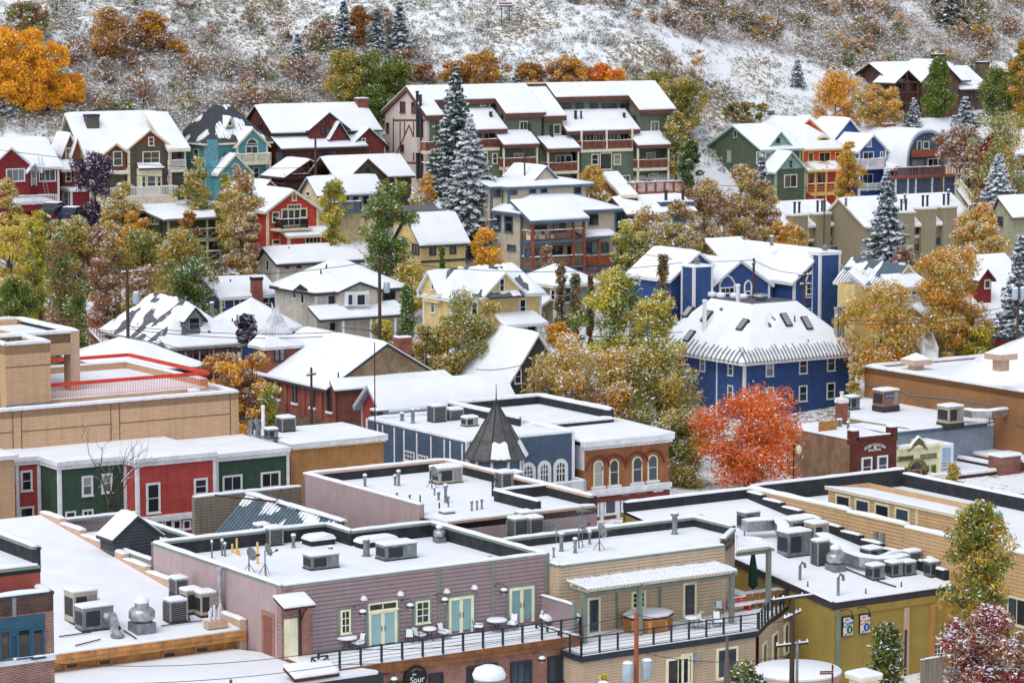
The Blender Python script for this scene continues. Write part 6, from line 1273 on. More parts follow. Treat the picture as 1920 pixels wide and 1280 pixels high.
sgn=empty('hanging_shop_sign',B.wld(*(lambda q:(q[0],-1.9,q[1]))(B.f(1193,668,-1.9))),B.rot,'small white sign board hanging under the white balcony','sign');M().box(-.85,.85,-.03,.03,-.16,.16).build('board',WHITE,sgn);text('ON LOCOM ST',.2,BLACK,sgn,(0,-.045,0));M().tube([(-.6,0,.16),(-.6,0,.5)],.02,4).build('hanger',BLACK,sgn);M().tube([(.6,0,.16),(.6,0,.5)],.02,4).build('hanger',BLACK,sgn)
SLBB=B
# rear roof of that block
z2=T+.35;p=[B.t(u,v,z2)for u,v in((890,105),(1050,92))];B.flat([(L-1.5,D*.35),(L+7.5,D*.35),(L+7.5,D+1),(L-1.5,D+1)],T-.3,[T-.1,T+.6,T+.6,T+.6],.35,CHAR,TRW,.14)
# brick building with arched windows
B=house('arched_brick_building','orange brick building with four arched windows and white shopfront',1362,285,231.5,(988-740)*ck,1868,1296,cat='building')
OBR=brickmat('orange_brick',hexc('a8673f',1.0),hexc('8f4f33',1.0),hexc('9a7a5c'),.21,.075);L=B.a1;T=B.h;D=15;w_=B.walls(0,L,0,D,-2,T,OBR,0)
B.part('side_panel',M().box(-.04,.02,.0,D,T-2.2,T),TRW)
B.part('cornice',M().box(-.3,L+.3,-.4,.1,T-.35,T).box(-.2,L+.2,-.25,.1,T-.6,T-.35),TRW);B.part('roof',M().box(-.1,L+.1,.11,D,T-.3,T-.02),CHAR);B.part('snow_cover',snowquad(M(),[(-.3,-.4,T),(L+.3,-.4,T),(L+.3,D,T+.4),(-.3,D,T+.4)],.22),SNOW,None,60)
for i in range(int(L/.3)):x=.15+i*.3;B.part('dentil',M().box(x-.06,x+.06,-.32,-.26,T-.6,T-.42),TRW)
MAR=pc('maroon_arch_paint','6f2b25')
for u,v in((1443,470),(1537,462),(1676,446),(1769,434)):
 B.win('f',0,u,v,58,156,TRIMC,'dark',1,2,t=.1,arch=True,sill=False);x,z=B.f(u,v,0);zt_=zX(B,u,v-78);hw=1.12
 B.part('arch_band',M().tube([(x-hw*math.cos(math.pi*i/12),-.06,zt_-.75+hw*math.sin(math.pi*i/12)*.95)for i in range(13)],.09,4),MAR);zb_=zX(B,u,v+84);B.part('sill',M().box(x-.65,x+.65,-.18,0,zb_-.1,zb_+.08),TRW);M().box(x-.38,x+.38,-.06,-.045,zt_-1.55,zt_-1.25).build('window_sticker',mat('aqua_sticker',hexc('9fd0d0')),B.o)
z=zX(B,1600,568);B.part('mid_cornice',M().box(-.1,L+.1,-.35,0,z-.12,z+.2).box(-.05,L+.05,-.22,0,z-.3,z-.12),TRW);B.part('snow_cap',M().cap([(-.1,-.25,z+.2),(L+.1,-.25,z+.2)],.25,.08),SNOW,None,60);z=zX(B,1600,600);B.part('sign_band',M().box(0,L,-.2,0,z-.35,z-.02),MAR)
for u,v,w in((1413,680,66),(1515,668,74),(1605,650,50),(1700,640,70),(1800,622,60)):B.win('f',-.05,u,v,w,100,TRW,'blue' if w!=50 else 'brown',1,1,t=.14)
for u in(1378,1463,1560,1640,1750,1840):x=aX(B,u,660);B.part('pilaster',M().box(x-.16,x+.16,-.14,0,-2,zX(B,1600,610)),TRW)
for u in(1413,1515):B.win('f',-.05,u,762 if u>1450 else 775,62,40,MAR,'bronze',1,1)
# brown brick building with lettering
cr(13)
B=house('brown_brick_building','dark brown brick building with white arched lettering on its parapet',512,722,246,(920-640)*ck,842,20,cat='building')
BBR=brickmat('maroon_brick',hexc('6a352d'),hexc('562a24'),hexc('5d4038'),.21,.075);SBR=brickmat('old_common_brick',hexc('a08062'),hexc('7d5744'),hexc('8f8274'),.21,.075);L=B.a1;T=B.h;D=B.b1
B.part('front_wall',M().box(0,L,-.02,.3,-2,T),BBR);B.walls(.01,L-.01,.29,D,-2,T-.25,SBR,0,name='side_wall');B.part('roof',M().box(.3,L-.2,.3,D,T-1,T-.6),CHAR);B.part('snow_cover',snowquad(M(),[(.2,.3,T-.3),(L-.2,.3,T-.3),(L-.2,D,T-.1),(.2,D,T-.1)],.15),SNOW,None,60)
for x in(.3,L-.3):B.part('parapet_post',M().box(x-.35,x+.35,-.1,.6,T-.6,T+.55),BBR);B.part('snow_cap',snowquad(M(),[(x-.35,-.1,T+.55),(x+.35,-.1,T+.55),(x+.35,.6,T+.55),(x-.35,.6,T+.55)],.16),SNOW,None,60)
B.part('brick_band',M().box(.3,L-.3,-.1,-.02,T-.25,T-.05),BBR);B.part('snow_cap',M().cap([(.6,.1,T),(L-.6,.1,T)],.35,.12).cap([(.1,.4,T-.2),(.1,D,T-.2)],.3,.12),SNOW,None,60)
for u,v in((617,940),(735,927)):B.win('f',-.02,u,v,78,148,WHITE,'dark',t=.14)
cxx,cz=B.f(680,880,-.06);rad=2.2;s_='CROSBY COLLECTION';n_=len(s_)
for i,ch in enumerate(s_):
 if ch==' ':continue
 an=R(52)*(.5-i/(n_-1))*1.1;text(ch,.34,WHITE,B.o,(cxx-rad*math.sin(an)*.98,-.06,cz-rad*.45+rad*math.cos(an)*.98),(R(90),-an,0))
text('BUILDING',.3,WHITE,B.o,(cxx,-.06,zX(B,680,812,-.06)));x,z=B.f(683,795,-.06);B.part('emblem',M().lathe([(.14,0),(.14,.02)],(0,0,0),12),CREAM).matrix_local=Matrix.Translation((x,-.06,z))@Matrix.Rotation(R(90),4,'X')
z=zX(B,680,1050,-.06);B.part('painted_band',M().box(.6,L-.6,-.05,-.02,z-.25,z+.25),pc('faded_sign_paint','4d2d28'))
x,b_=B.t(330,690,T-.3);
ob=empty('orange_board',B.wld(x,b_,T-.2),B.rot,'weathered orange plywood board on the brown brick roof','board');M().box(-.95,.95,0,.1,0,.95).build('panel',pc('orange_plywood','9a6a2a',var=.35,sc=4),ob);M().box(-.8,-.7,.1,.5,0,.1).build('foot',BRN,ob);M().box(.7,.8,.1,.5,0,.1).build('foot',BRN,ob)
for u,v,h in((405,655,60),(425,655,60),(82,612,55),(480,670,55)):B.pipe(u,v,T-.2,h,.12,1.2)
x,b_=B.t(430,620,T-.2);B.chim(x,b_,T-1,T+1.9,.75,.75,BRICKR,TRW,.15);B.part('chimney_pipe',M().lathe([(.16,T+1.9),(.16,T+2.5),(.2,T+2.5),(.2,T+2.6)],(x,b_,0),10),TRIMC,None,50)
# cream storefront
CRM=pc('pale_cream_boards','cfc9a0');CRT=pc('olive_trim','6d6a3c')
B=Bd('cream_storefront','cream false-front shop with dark ornament and arched orange door','storefront',846,800,249,(915-640)*ck);L=aX(B,1165,790);T=B.h;B.walls(0,L,0,8,-2,T,CRM,.2,corner=CRM);B.part('cornice',M().box(-.05,L+.15,-.3,.3,T-.1,T+.12),CRM);B.part('snow_cap',M().cap([(0,0,T+.12),(L,0,T+.12)],.55,.14),SNOW,None,60);B.part('roof',M().box(0,L,.3,8,T-.9,T-.6),CHAR);B.part('snow_cover',snowquad(M(),[(0,.3,T-.6),(L,.3,T-.6),(L,8,T-.6),(0,8,T-.6)],.15),SNOW)
x,z=B.f(1005,770,-.2);B.part('ornament',M().add([(x+p,-.3,z+q)for p,q in((-1.1,-.6),(-.7,-.1),(-.4,.3),(0,.6),(.4,.3),(.7,-.1),(1.1,-.6),(.7,-.35),(0,.0),(-.7,-.35))],[tuple(range(10))]).add([(x+p,-.1,z+q)for p,q in((-1.1,-.6),(-.7,-.1),(-.4,.3),(0,.6),(.4,.3),(.7,-.1),(1.1,-.6),(.7,-.35),(0,.0),(-.7,-.35))],[tuple(range(10))]),pc('bronze_ornament','5f4d34'));B.part('snow_cap',M().cap([(x-.9,-.2,z-.15),(x-.35,-.2,z+.35),(x,-.2,z+.6),(x+.35,-.2,z+.35),(x+.9,-.2,z-.15)],.3,.14,.2),SNOW,None,60)
for u,w in((905,120),(1080,120)):B.win('f',0,u,875 if u<1000 else 858,w,34,CRT,'dark',4,1,t=.08)
for u,w,v,h in((858,34,1010,120),(908,34,1005,120),(1065,34,985,115),(1117,34,980,115)):B.win('f',0,u,v,w,h,CRT,'dark',1,1)
B.win('f',-.05,993,1030,66,150,pc('orange_door','b0703a'),'brown',1,2,t=.14,name='door',door=True);x,z=B.f(998,945,-.1);B.part('door_arch',M().tube([(x-.95*math.cos(math.pi*i/12),-.15,z-.3+.95*math.sin(math.pi*i/12))for i in range(13)],.14,5),CRT);B.part('fanlight',M().poly([(x-.75*math.cos(math.pi*i/12),-.06,z-.3+.75*math.sin(math.pi*i/12))for i in range(13)]),GL['dark'])
z=zX(B,1000,1110,-1.6);B.rail([(aX(B,850,1110,-1.6),-1.6,z),(aX(B,1200,1110,-1.6),-1.6,z)],1.0,CRM,.18,2,.08,.03);CST=B
for u in(955,1045):
 x,z=B.f(u,1095,-.8);pl=empty('potted_shrub',B.wld(x,-.8,z),0,'clipped dark shrub %s of the orange door of the cream shop'%('left' if u<1000 else 'right'),'plant');M().lathe([(.2,0),(.25,.4)],n=10).build('pot',BRN,pl);obj('foliage',crown(300+u,1.7,.8,.3,'cone','dkgreen',500,.09,.15)[0],pl)
 # light blue annex, brick awning shop
B=Bd('pale_blue_annex','small pale blue boarded annex right of the cream shop','building',1172,782,252,(900-640)*ck);LB=pc('pale_blue_boards','8fa5bb');L=aX(B,1260,780);B.walls(0,L,0,5,-1,B.h,LB,.2,corner=TRW);B.shed([(-.1,-.1,B.h),(L+.1,-.1,B.h),(L+.1,5,B.h),(-.1,5,B.h)],TRW,.2,.2);B.win('f',0,1195,920,46,44,TRW,'blue',3,2,t=.06)
B=Bd('brick_awning_shop','low brick shop with green awning and tall brick pier at the right','shop',1165,1012,249.5,(960-640)*ck);L=aX(B,1640,945);T=B.h;PBR=brickmat('rose_brick',hexc('8a5548'),hexc('744038'),hexc('8d756a'),.21,.075);B.walls(0,L,0,10,-2,T,PBR,0);B.flat([(0,0),(L,0),(L,10),(0,10)],T-.1,[T,T+.4,T+.9,T],.35,CHAR,TRW,.15)
x=aX(B,1660,900);B.part('brick_pier',M().box(x-1.0,x+1.2,-.6,1,-2,zX(B,1650,868,-.6)),PBR);zz=zX(B,1650,868,-.6);B.part('snow_cap',snowquad(M(),[(x-1.05,-.65,zz),(x+1.25,-.65,zz),(x+1.25,1,zz),(x-1.05,1,zz)],.25),SNOW,None,60)
a0,a1=aX(B,1390,1120,-1.6),aX(B,1660,1100,-1.6);z1,z0=zX(B,1500,1050),zX(B,1500,1120,-1.6);aw=B.shed([(a0,-1.6,z0+.1),(a1,-1.6,z0+.1),(a1,-.02,z1+.3),(a0,-.02,z1+.3)],pc('green_awning','1e4436'),.1,.1,name='awning');M().box(a0,a1,-1.62,-1.58,z0-.35,z0+.1).build('valance',MATS['green_awning'],aw);text('Collection West  ·  Silk',.36,WHITE,aw,((a0+a1)/2,-1.64,z0-.12))
B.win('f',0,1520,1200,100,90,pc('teal_frame','2f5a68'),'dark',2,2);B.win('f',-.6+.0,1745,1200,70,110,BRN,'bronze',1,1);
x=aX(B,1700,980);B.part('side_wall',M().box(x+.6,x+9,.2,8,-2,zX(B,1760,900,.2)),pc('orange_stucco','a3673f'));zq=zX(B,1760,900,.2);B.part('snow_cover',snowquad(M(),[(x+.5,.1,zq),(x+9,.1,zq),(x+9,8,zq),(x+.5,8,zq)],.25),SNOW,None,60)
zq=zX(B,1760,1010,-1);B.part('dome_awning',M().rings([[(x+.7,-.2-1.5*math.cos(t_/8*math.pi/2),zq+1.2*math.sin(t_/8*math.pi/2))for t_ in range(9)],[(x+4.5,-.2-1.5*math.cos(t_/8*math.pi/2),zq+1.2*math.sin(t_/8*math.pi/2))for t_ in range(9)]],close=False,cap=False),SNOW,None,50);B.win('f',.2,1740,1160,50,120,BRN,'bronze',1,1)
# big orange-brown stucco hall
HALL=pc('orange_brown_stucco','835933',var=.06,sc=.6,streak=.12)
B=Bd('orange_brown_hall','long orange brown stucco hall with vaulted snow roof at the right','building',2150,428,252,760);D=B.l(605,212,0)[0];T=B.h;B.walls(0,30,0,D,-6,T,HALL,0);B.flat([(0,0),(30,0),(30,D),(0,D)],T-.4,T,.35,HALL,TRW,.12)
db=B.t(1090,255,T)[1];k=14
B.part('vaulted_roof',M().rings([[(1.0+26*i/k,y,T-.4+h_*math.sin(math.pi*i/k)**.8)for i in range(k+1)]for y,h_ in((-1,4.6),(db-4,4.6),(db-1.2,3.6),(db,.2))],close=False,cap=False),SNOW,None,60)
B.part('vault_end_wall',M().poly([(1.0+26*i/k,-.98,T-.42+4.5*math.sin(math.pi*i/k)**.8)for i in range(k+1)]),HALL)
for u,v in((990,205),(1628,105)):
 a_,b_=B.t(u,v,T-.2);
 if u>1500:a_,b_=B.t(u,v,T+3)
 zz=T-.3 if u<1500 else T+2.2;B.part('roof_vent',M().box(a_-.5,a_+.5,b_-.5,b_+.5,zz-.5,zz+.5).box(a_-1,a_+1,b_-1,b_+1,zz+.5,zz+1.0),STUC2);B.part('snow_cap',M().add([(a_-1,b_-1,zz+1),(a_+1,b_-1,zz+1),(a_+1,b_+1,zz+1),(a_-1,b_+1,zz+1),(a_,b_,zz+1.6)],[(0,1,4),(1,2,4),(2,3,4),(3,0,4)]),SNOW)
for u,v,w,h in((1050,475,90,75),(1258,495,150,75),(1500,540,170,40),(1775,590,60,80)):
 b0_,z_=B.l(u-w/2,v,0);b1_,_=B.l(u+w/2,v,0);hh=h/ck*262/F;q=B.part('louvre',M().box(-.08,.01,min(b0_,b1_),max(b0_,b1_),z_-hh/2,z_+hh/2),pc('louvre_tan','8a6236'))
 for i in range(4):zz=z_-hh/2+hh*(i+.5)/4;M().box(-.1,-.081,min(b0_,b1_),max(b0_,b1_),zz-.03,zz+.03).build('slat',JOINT,q)
pp=[B.l(u,v,-.08)for u,v in((610,320),(900,372),(940,400),(1280,430),(1640,488),(1650,530))];B.part('conduit_pipe',M().tube([(-.08,p[0],p[1])for p in pp],.05,5),GALVD)
zl=B.l(900,470,0)[1]-.1;pts=[B.t(u,v,zl)for u,v in((495,575),(935,645),(1190,690))];am=min(pts[0][0],pts[1][0]);zr2=zl
HL=B
b_hi=B.t(605,425,zl)[1];b_lo=B.t(1190,560,zl)[1]
p5=B.t(500,428,zl);PA=[(pts[0][0],pts[0][1],zl),(pts[1][0],pts[1][1],zl),(pts[1][0],pts[1][1]-1,zl),(-.02,pts[1][1]-1,zl),(-.02,b_hi,zl),(p5[0],p5[1],zl)];B.part('annex_wall',M().slab([(x,y,z-.06)for x,y,z in PA],4),pc('tan_annex_wall','8a7452'));B.part('annex_snow',M().slab([(x,y,z+.1)for x,y,z in PA],.15),SNOW)
z3=B.l(1700,645,0)[1];zr3=z3;am2=am-2.5;bs_=B.loc(CST.wld(0,10.4,0)).y;b3=pts[1][1]-1.02;B.part('lower_annex_wall',M().box(am2,-.02,bs_,b3,z3-5,z3-.05),pc('blue_grey_annex_wall','7d8b9b'));B.part('annex_snow',snowquad(M(),[(am2-.2,bs_,z3-.05),(-.02,bs_,z3-.05),(-.02,b3,z3-.05),(am2-.2,b3,z3-.05)],.2),SNOW,None,60);B.part('snow_cap',M().cap([(am2,bs_,z3+.25),(am2,b3,z3+.25),(-1,b3,z3+.25)],.4,.15),SNOW,None,60);B.part('parapet',M().box(am2,am2+.3,bs_,b3,z3-.06,z3+.26).box(am2,-1,b3-.3,b3,z3-.05,z3+.25),SLB)
# ================================================================ near buildings
def at(name,label,cat,O,h=0,rot=PHI,group=None):
 B=Bd.__new__(Bd);B.O=Vector(O);B.h=h;B.rot=rot;B.Y=O[1];B.e1=Vector((math.cos(rot),math.sin(rot),0));B.e2=Vector((-math.sin(rot),math.cos(rot),0));B.o=empty(name,O,rot,label,cat,group);return B
MAUVE=pc('mauve_boards','89767a',var=.07,streak=.08);MAUVS=pc('mauve_stucco','9c8888',var=.08,sc=.8,streak=.12);GRT=pc('grey_green_trim','6f7a70');CRTR=pc('pale_yellow_trim','d6d2b2');TANB=pc('tan_boards','b09a82',var=.06);TANB2=pc('honey_tan_boards','ab8a61',var=.07)
PINKB=brickmat('pink_brick',hexc('a9786a'),hexc('8e5c50'),hexc('a3897e'),.21,.075);OLY=pc('olive_yellow_stucco','8f7a34',var=.1,sc=.8,bump=.2,bsc=30,streak=.1);RUST=pc('rusted_fascia','7a4c28',var=.3,sc=2);ORW=pc('orange_stained_wood','a8743a',var=.3,sc=1.5,streak=.4);STEEL=pc('blue_black_steel','2b303a',rough=.5)
cr(7)
B=Bd('mauve_terrace_building','mauve boarded flat-roofed building with french doors and long snowy terrace','building',1572,742,168,1500);A3=B
T=B.h;b1=B.l(845,478,0)[0];a2,bx=B.t(1780,374,T);cr(8);L=aX(B,1160,485);b4=B.t(680,360,T)[1];b4=min(b4,b1-.5)
zf=T-1.05;fp=[(0,.0),(aX(B,543,570),.0),(aX(B,842,520),.0),(L,.0)]
B.walls(0,L,.0,.4,-6,T-.02,MAUVE,.235,sep=True,lap=.065);B.part('side_wall',M().box(-.02,.3,.41,b1,-6,T-.02).box(-.02,a2,b1-.3,b1,-6,T-.03).box(L-.3,L,.41,b4,-6,T-.02).box(a2,L-.31,b4-.3,b4,-6,T-.03),MAUVS)
B.flat([(0,0),(L,0),(L,b4),(a2,b4),(a2,b1),(0,b1)],zf,[T,T,T,T,T,T],.32,CHAR,GRT,.15,snow=.16)
for u in(540,840,1140):x=aX(B,u,700);B.part('trim_strip',M().box(x-.09,x+.09,-.1,-.02,-1,T-.05),GRT)
cr(7);x0=0;B.part('brick_pier',M().box(-.05,.75,-.06,.5,-6,T-.06),PINKB)
b_,z_=B.l(1500,1025,0);B.part('brick_niche',M().box(-.06,.0,b_-.75,b_+.75,z_-1.5,z_+1.5),PINKB);M().box(-.075,-.061,b_-.5,b_+.5,z_-1.25,z_+1.25).build('niche_recess',pc('niche_brick','7d4a40'),B.o)
b_,z_=B.l(1232,870,-.35);B.part('flue_stack',M().lathe([(.38,z_-.5),(.36,z_-.2),(.15,z_+.4),(.15,z_+2.3),(.2,z_+2.3),(.2,z_+2.5)],(-.4,b_,0),12),GALV,None,50)
# doors and windows
cr(8)
def fdoor(u,v,w,h,tr=False):
 d=B.win('f',-.05,u,v,w,h,CRTR,'teal',2,1,t=.16,bar=.22,name='french_door',door=True);x0,z=B.f(u-w/2,v,-.05);x1,_=B.f(u+w/2,v,-.05);zt,zb=zX(B,u,v-h/2,-.05),zX(B,u,v+h/2,-.05)
 B.part('door_casing',M().box(x0-.18,x0,-.12,-.02,zb,zt+.16).box(x1,x1+.18,-.12,-.02,zb,zt+.16).box(x0-.18,x1+.18,-.119,-.021,zt,zt+.17),GRT)
 for s_ in(-.1,.1):M().tube([(s_,-.14,-.15),(s_,-.14,.15)],.025,5).build('handle',BRN,d)
fdoor(228,972,158,200);fdoor(665,897,138,200);fdoor(1003,842,138,200);x,z=B.f(228,850,-.05);B.winm('f',(x,-.05,z),1.95,.5,CRTR,'dark',2,1,.09,name='transom')
for u,v,w,h in((20,937,56,135),(450,883,78,128)):
 B.win('f',-.05,u,v,w,h,CRTR,'blue',2,3,t=.1);x0,z=B.f(u-w/2,v,-.05);x1,_=B.f(u+w/2,v,-.05);zt,zb=zX(B,u,v-h/2,-.05),zX(B,u,v+h/2,-.05);B.part('window_casing',M().box(x0-.16,x0,-.12,-.02,zb-.1,zt+.1).box(x1,x1+.16,-.12,-.02,zb-.1,zt+.1).box(x0,x1,-.119,-.021,zt,zt+.13),GRT)
for u,v in((125,808),(330,782),(588,768),(743,747)):x,z=B.f(u,v,-.1);B.part('dome_vent',M().rings([[(x+.2*k*math.cos(t_/6*math.pi),-.05-y,z+.26*k*math.sin(t_/6*math.pi)-.08)for t_ in range(7)]for k,y in((1,0),(1,.12),(.8,.22),(.3,.28))]),WHITE,None,50)
def barn_lamp(Bx,u,v,b,s_=1):
 x,z=Bx.f(u,v,b-.5);o=Bx.part('wall_lamp',M().tube([(x-.35,b-.02,z+.25),(x-.25,b-.3,z+.42),(x,b-.5,z+.38),(x,b-.5,z+.1)],.03,5).lathe([(.06,z+.1),(.2,z+.02),(.24,z-.12)],(x,b-.5,0),10),DKMETAL,None,50);M().lathe([(.2,z+.03),(.19,z+.12),(.06,z+.19)],(x,b-.5,0),10).build('snow_cap',SNOW,o,60);M().lathe([(.1,z-.12),(.08,z-.2),(.01,z-.23)],(x,b-.5,0),8).build('bulb',WHITE,o)
for u,v in((120,885),(385,850),(578,818),(908,765)):barn_lamp(B,u,v,-.05)
# terrace
zd=zX(B,228,1074,-.05)+.02;bd=B.t(700,1105,zd)[1];cr(7);xa=aX(B,1580,1180,bd);cr(8);xb=aX(B,1338,1030,bd)
B.part('terrace_deck',M().box(.0,xb,bd,-.06,zd-.25,zd),RUST);B.part('terrace_snow',snowquad(M(),[(.3,bd+.05,zd),(xb-.1,bd+.05,zd),(xb-.1,-.12,zd),(.3,-.12,zd)],.1),SNOW,None,60);B.part('fascia',M().box(0,xb,bd-.06,bd,zd-.55,zd+.02),RUST)
B.rail([(.1,bd+.08,zd),(xb,bd+.08,zd),(xb,-.2,zd)],1.05,STEEL,0,1.32,.055,.014,top=.045,mid=(.25,.45,.65,.85),cap=0,bottom=None)
w_=B.part('brick_base',M().box(.05,xb-.1,bd+.15,-.1,-12,zd-.26),PINKB)
for u,v,w,h,g in((1000,1222,118,130,'dark'),(1208,1198,118,150,'blue'),(783,1235,170,120,'bronze'),(525,1262,80,80,'bronze'),(305,1300,120,60,'bronze'),(1378,1200,55,110,'dark')):B.win('f',bd+.15,u,v,w,h,STEEL,g,3 if w>100 else 1,1,t=.1)
for u,v in((294,1262),(803,1192),(1120,1145)):barn_lamp(B,u,v,bd+.12)
x,z=B.f(155,1255,bd);B.part('speaker_box',M().box(x-.18,x+.18,bd-.2,bd+.14,z-.22,z+.22),BLACK)
x,z=B.f(415,1248,bd-.1);sg_=empty('round_pub_sign',B.wld(x,bd-.12,z),B.rot,'round black pub sign with white script on the pink brick wall','sign');sg_.location.z-=0
M().rings([[(.72*math.cos(t_/12*math.pi),y,.72*math.sin(t_/12*math.pi))for t_ in range(24)]for y in(-.05,.2)]).build('disc',BLACK,sg_);text('Spur',.52,WHITE,sg_,(.05,-.07,-.12));text('the',.2,WHITE,sg_,(-.15,-.07,.22));M().tube([(-.35,-.06,.4),(0,-.06,.52),(.35,-.06,.38)],.04,4).build('flourish',RUST,sg_)
# patio privacy screen
x=xb-.1;B.part('privacy_screen',M().box(x-.05,x+.05,-3.4,-.1,zd,zd+1.75),MAUVE);B.part('snow_cap',M().cap([(x,-3.4,zd+1.75),(x,-.1,zd+1.75)],.22,.14),SNOW,None,60);B.part('screen_post',M().box(x-.1,x+.1,-3.6,-3.4,zd,zd+1.95),GRT)
# entry canopy at the left corner
cr(7);x0,z0=B.f(1590,862,-1.2);x1,_=B.f(1755,845,-1.2);B.shed([(x0-.1,-1.3,z0),(x1,-1.3,z0),(x1,-.05,z0+.45),(x0-.1,-.05,z0+.45)],BRN,.15,.2,name='canopy');B.part('canopy_bracket',M().tube([(x1-.3,-.1,z0-1.2),(x1-.3,-.5,z0-.5),(x1-.3,-1.1,z0-.1)],.06,5).tube([(x1-.3,-.1,z0-5),(x1-.3,-.1,z0)],.07,5),BRN);x,z=B.f(1612,1000,-.07);B.part('entry_door',M().box(x-.3,x+.55,-.12,-.07,zd-.2,zd+2.3),CRTR);B.part('brick_pier',M().box(x+.7,x+1.5,-.12,-.03,zd-1,zd+3.4),PINKB)
# patio furniture
def pchair(lab,u,v,rz,B=B,zd=None,name='patio_chair'):
 a,b=B.t(u,v,zd);c=empty(name,B.wld(a,b,zd),B.rot+rz,lab,'chair','snowy terrace chairs')
 for x in(-.24,.24):M().tube([(x,-.25,0),(x,-.25,.62),(x,.25,.62),(x,.28,0)],.022,4).build('leg_frame',DKMETAL,c)
 M().box(-.25,.25,-.27,.25,.4,.44).build('seat',DKMETAL,c);m=M()
 for k in range(5):m.tube([(-.22+.11*k,.24,.44),(-.22+.11*k,.36,.95-.02*(k-2)**2)],.015,4)
 m.tube([(-.25,.25,.62),(-.2,.36,.9),(0,.37,.98),(.2,.36,.9),(.25,.25,.62)],.02,4).build('backrest',DKMETAL,c);snowquad(M(),[(-.25,-.27,.44),(.25,-.27,.44),(.25,.22,.44),(-.25,.22,.44)],.2).build('snow_cap',SNOW,c,60)
 M().add([(-.21,.24,.5),(.21,.24,.5),(.19,.33,.95),(-.19,.33,.95),(-.2,.34,.5),(.2,.34,.5),(.17,.41,.98),(-.17,.41,.98)],[(0,1,2,3),(7,6,5,4),(0,4,5,1),(1,5,6,2),(2,6,7,3),(3,7,4,0)]).build('back_snow',SNOW,c,60);return c
def ptable(lab,u,v,r,B=B,zd=None):
 a,b=B.t(u,v,zd);c=empty('patio_table',B.wld(a,b,zd),B.rot,lab,'table','snowy terrace tables');M().lathe([(r,.70),(r,.73)],n=18).build('table_top',DKMETAL,c);M().lathe([(r*.98,.73),(r,.8),(r*.85,.87),(.05,.89)],n=18).build('snow_cap',SNOW,c,60)
 for k in range(4):M().tube([(.75*r*math.cos(k*1.571+.4),.75*r*math.sin(k*1.571+.4),0),(.1*math.cos(k*1.571),.1*math.sin(k*1.571),.4),(.6*r*math.cos(k*1.571+.4),.6*r*math.sin(k*1.571+.4),.7)],.02,4).build('leg',DKMETAL,c)
cr(8)
for lab,u,v,rz in(('snowy terrace chair at the left table by the railing',95,1100,-1.4),('snowy terrace chair right of the glazed transom door',380,1062,2.6),('snowy terrace chair before the small table, left side',436,1055,1.8),('snowy terrace chair just left of the middle french door',575,1040,.3),('snowy terrace chair half hidden behind another by the middle door',560,1012,.6),('reclined snowy chair alone between the middle and right french doors',765,1005,.9),('snowy chair behind the right round table',925,960,.2),('snowy chair right of the right round table',955,990,-.9)):pchair(lab,u,v,rz,zd=zd)
for lab,u,v,r in(('round snowy table at the left end of the terrace',30,1100,.62),('small round snowy table near the middle of the terrace',492,1050,.42),('round snowy table between the middle and right french doors',868,1000,.62)):ptable(lab,u,v,r,zd=zd)
stk=[('snow heaped stacked chair beside the privacy screen, %s'%w_,u,v,z)for w_,u,v,z in(('front left',1125,968,0),('middle',1185,955,.1),('tallest at the back left',1140,930,.45),('top of the middle pile',1200,945,.5),('back right',1245,935,.4),('lowest at the right',1290,960,0))]
for k,(lab,u,v,dz)in enumerate(stk):c=pchair(lab,u,v,1.2+k,zd=zd,name='stacked_chair');c.location.z+=dz;c.rotation_euler.x=.35;M().lathe([(.42,.5),(.45,.62),(.36,.76),(.1,.83)],n=12).build('snow_heap',SNOW,c,60)
# steel gate frame at the left end of the terrace
cr(7);g=empty('terrace_gate',B.wld(.1,bd-.2,zd),B.rot,'dark steel cross-braced gate at the left end of the terrace','gate');x1=aX(B,1820,1150,bd)-.1
for p,q in(((-.6,0),(x1,0)),((-.6,.95),(x1,.95)),((-.6,0),(-.6,.95)),((x1,0),(x1,.95)),((-.6,0),(x1,.95)),((-.6,.95),(x1,0))):M().tube([(p[0],0,p[1]),(q[0],0,q[1])],.05,4).build('bar',STEEL,g)
# small snowy canopies below the gate
for lab,u0,u1,v,Yb in(('small snowy canopy with scalloped edge at the bottom of the picture',1640,1890,1255,-1.2),):
 x0,z=B.f(u0,v,bd-1.2);x1,_=B.f(u1,v-25,bd-1.2);o=at('snowy_canopy',lab,'canopy',B.wld(x0,bd-1.3,z));o.shed([(0,0,0),(x1-x0,0,0),(x1-x0,1.3,.45),(0,1.3,.45)],BRN,.2,.2)
 # ---------------------------------------------------------------- low roof left of it
bq=B.l(1385,985,0)[0];zq=B.l(1385,985,0)[1];A=at('low_snow_roof_building','long low building with a broad sloping snow roof and orange wooden fascia','building',B.wld(-22,bq,0));A2=A
x1=21.7;bE=A.t(75,372,zq+2.6)[1];k=2.6/bE;rs=[(-4,0,zq),(x1,0,zq),(x1,bE,zq+2.6),(-4,bE,zq+2.6)]
A.walls(-4,x1,.4,bE,-8,zq-.3,ORW,0);A.shed(rs,ORW,.55,.22)
fs=A.part('fascia',M().box(-4,x1+.1,-.14,-.02,zq-.5,zq+.03),ORW);A.part('gutter_board',M().box(-4,x1,-.22,-.14,zq-.22,zq-.05),ORW)
for u,v in((395,1180),(580,1160),(940,1118),(1122,1090)):A.win('f',.4,u,v,80,42,ORW,'bronze',1,1)
stp=M();
pr=[(x1+.25,bE*i/9)for i in range(10)]
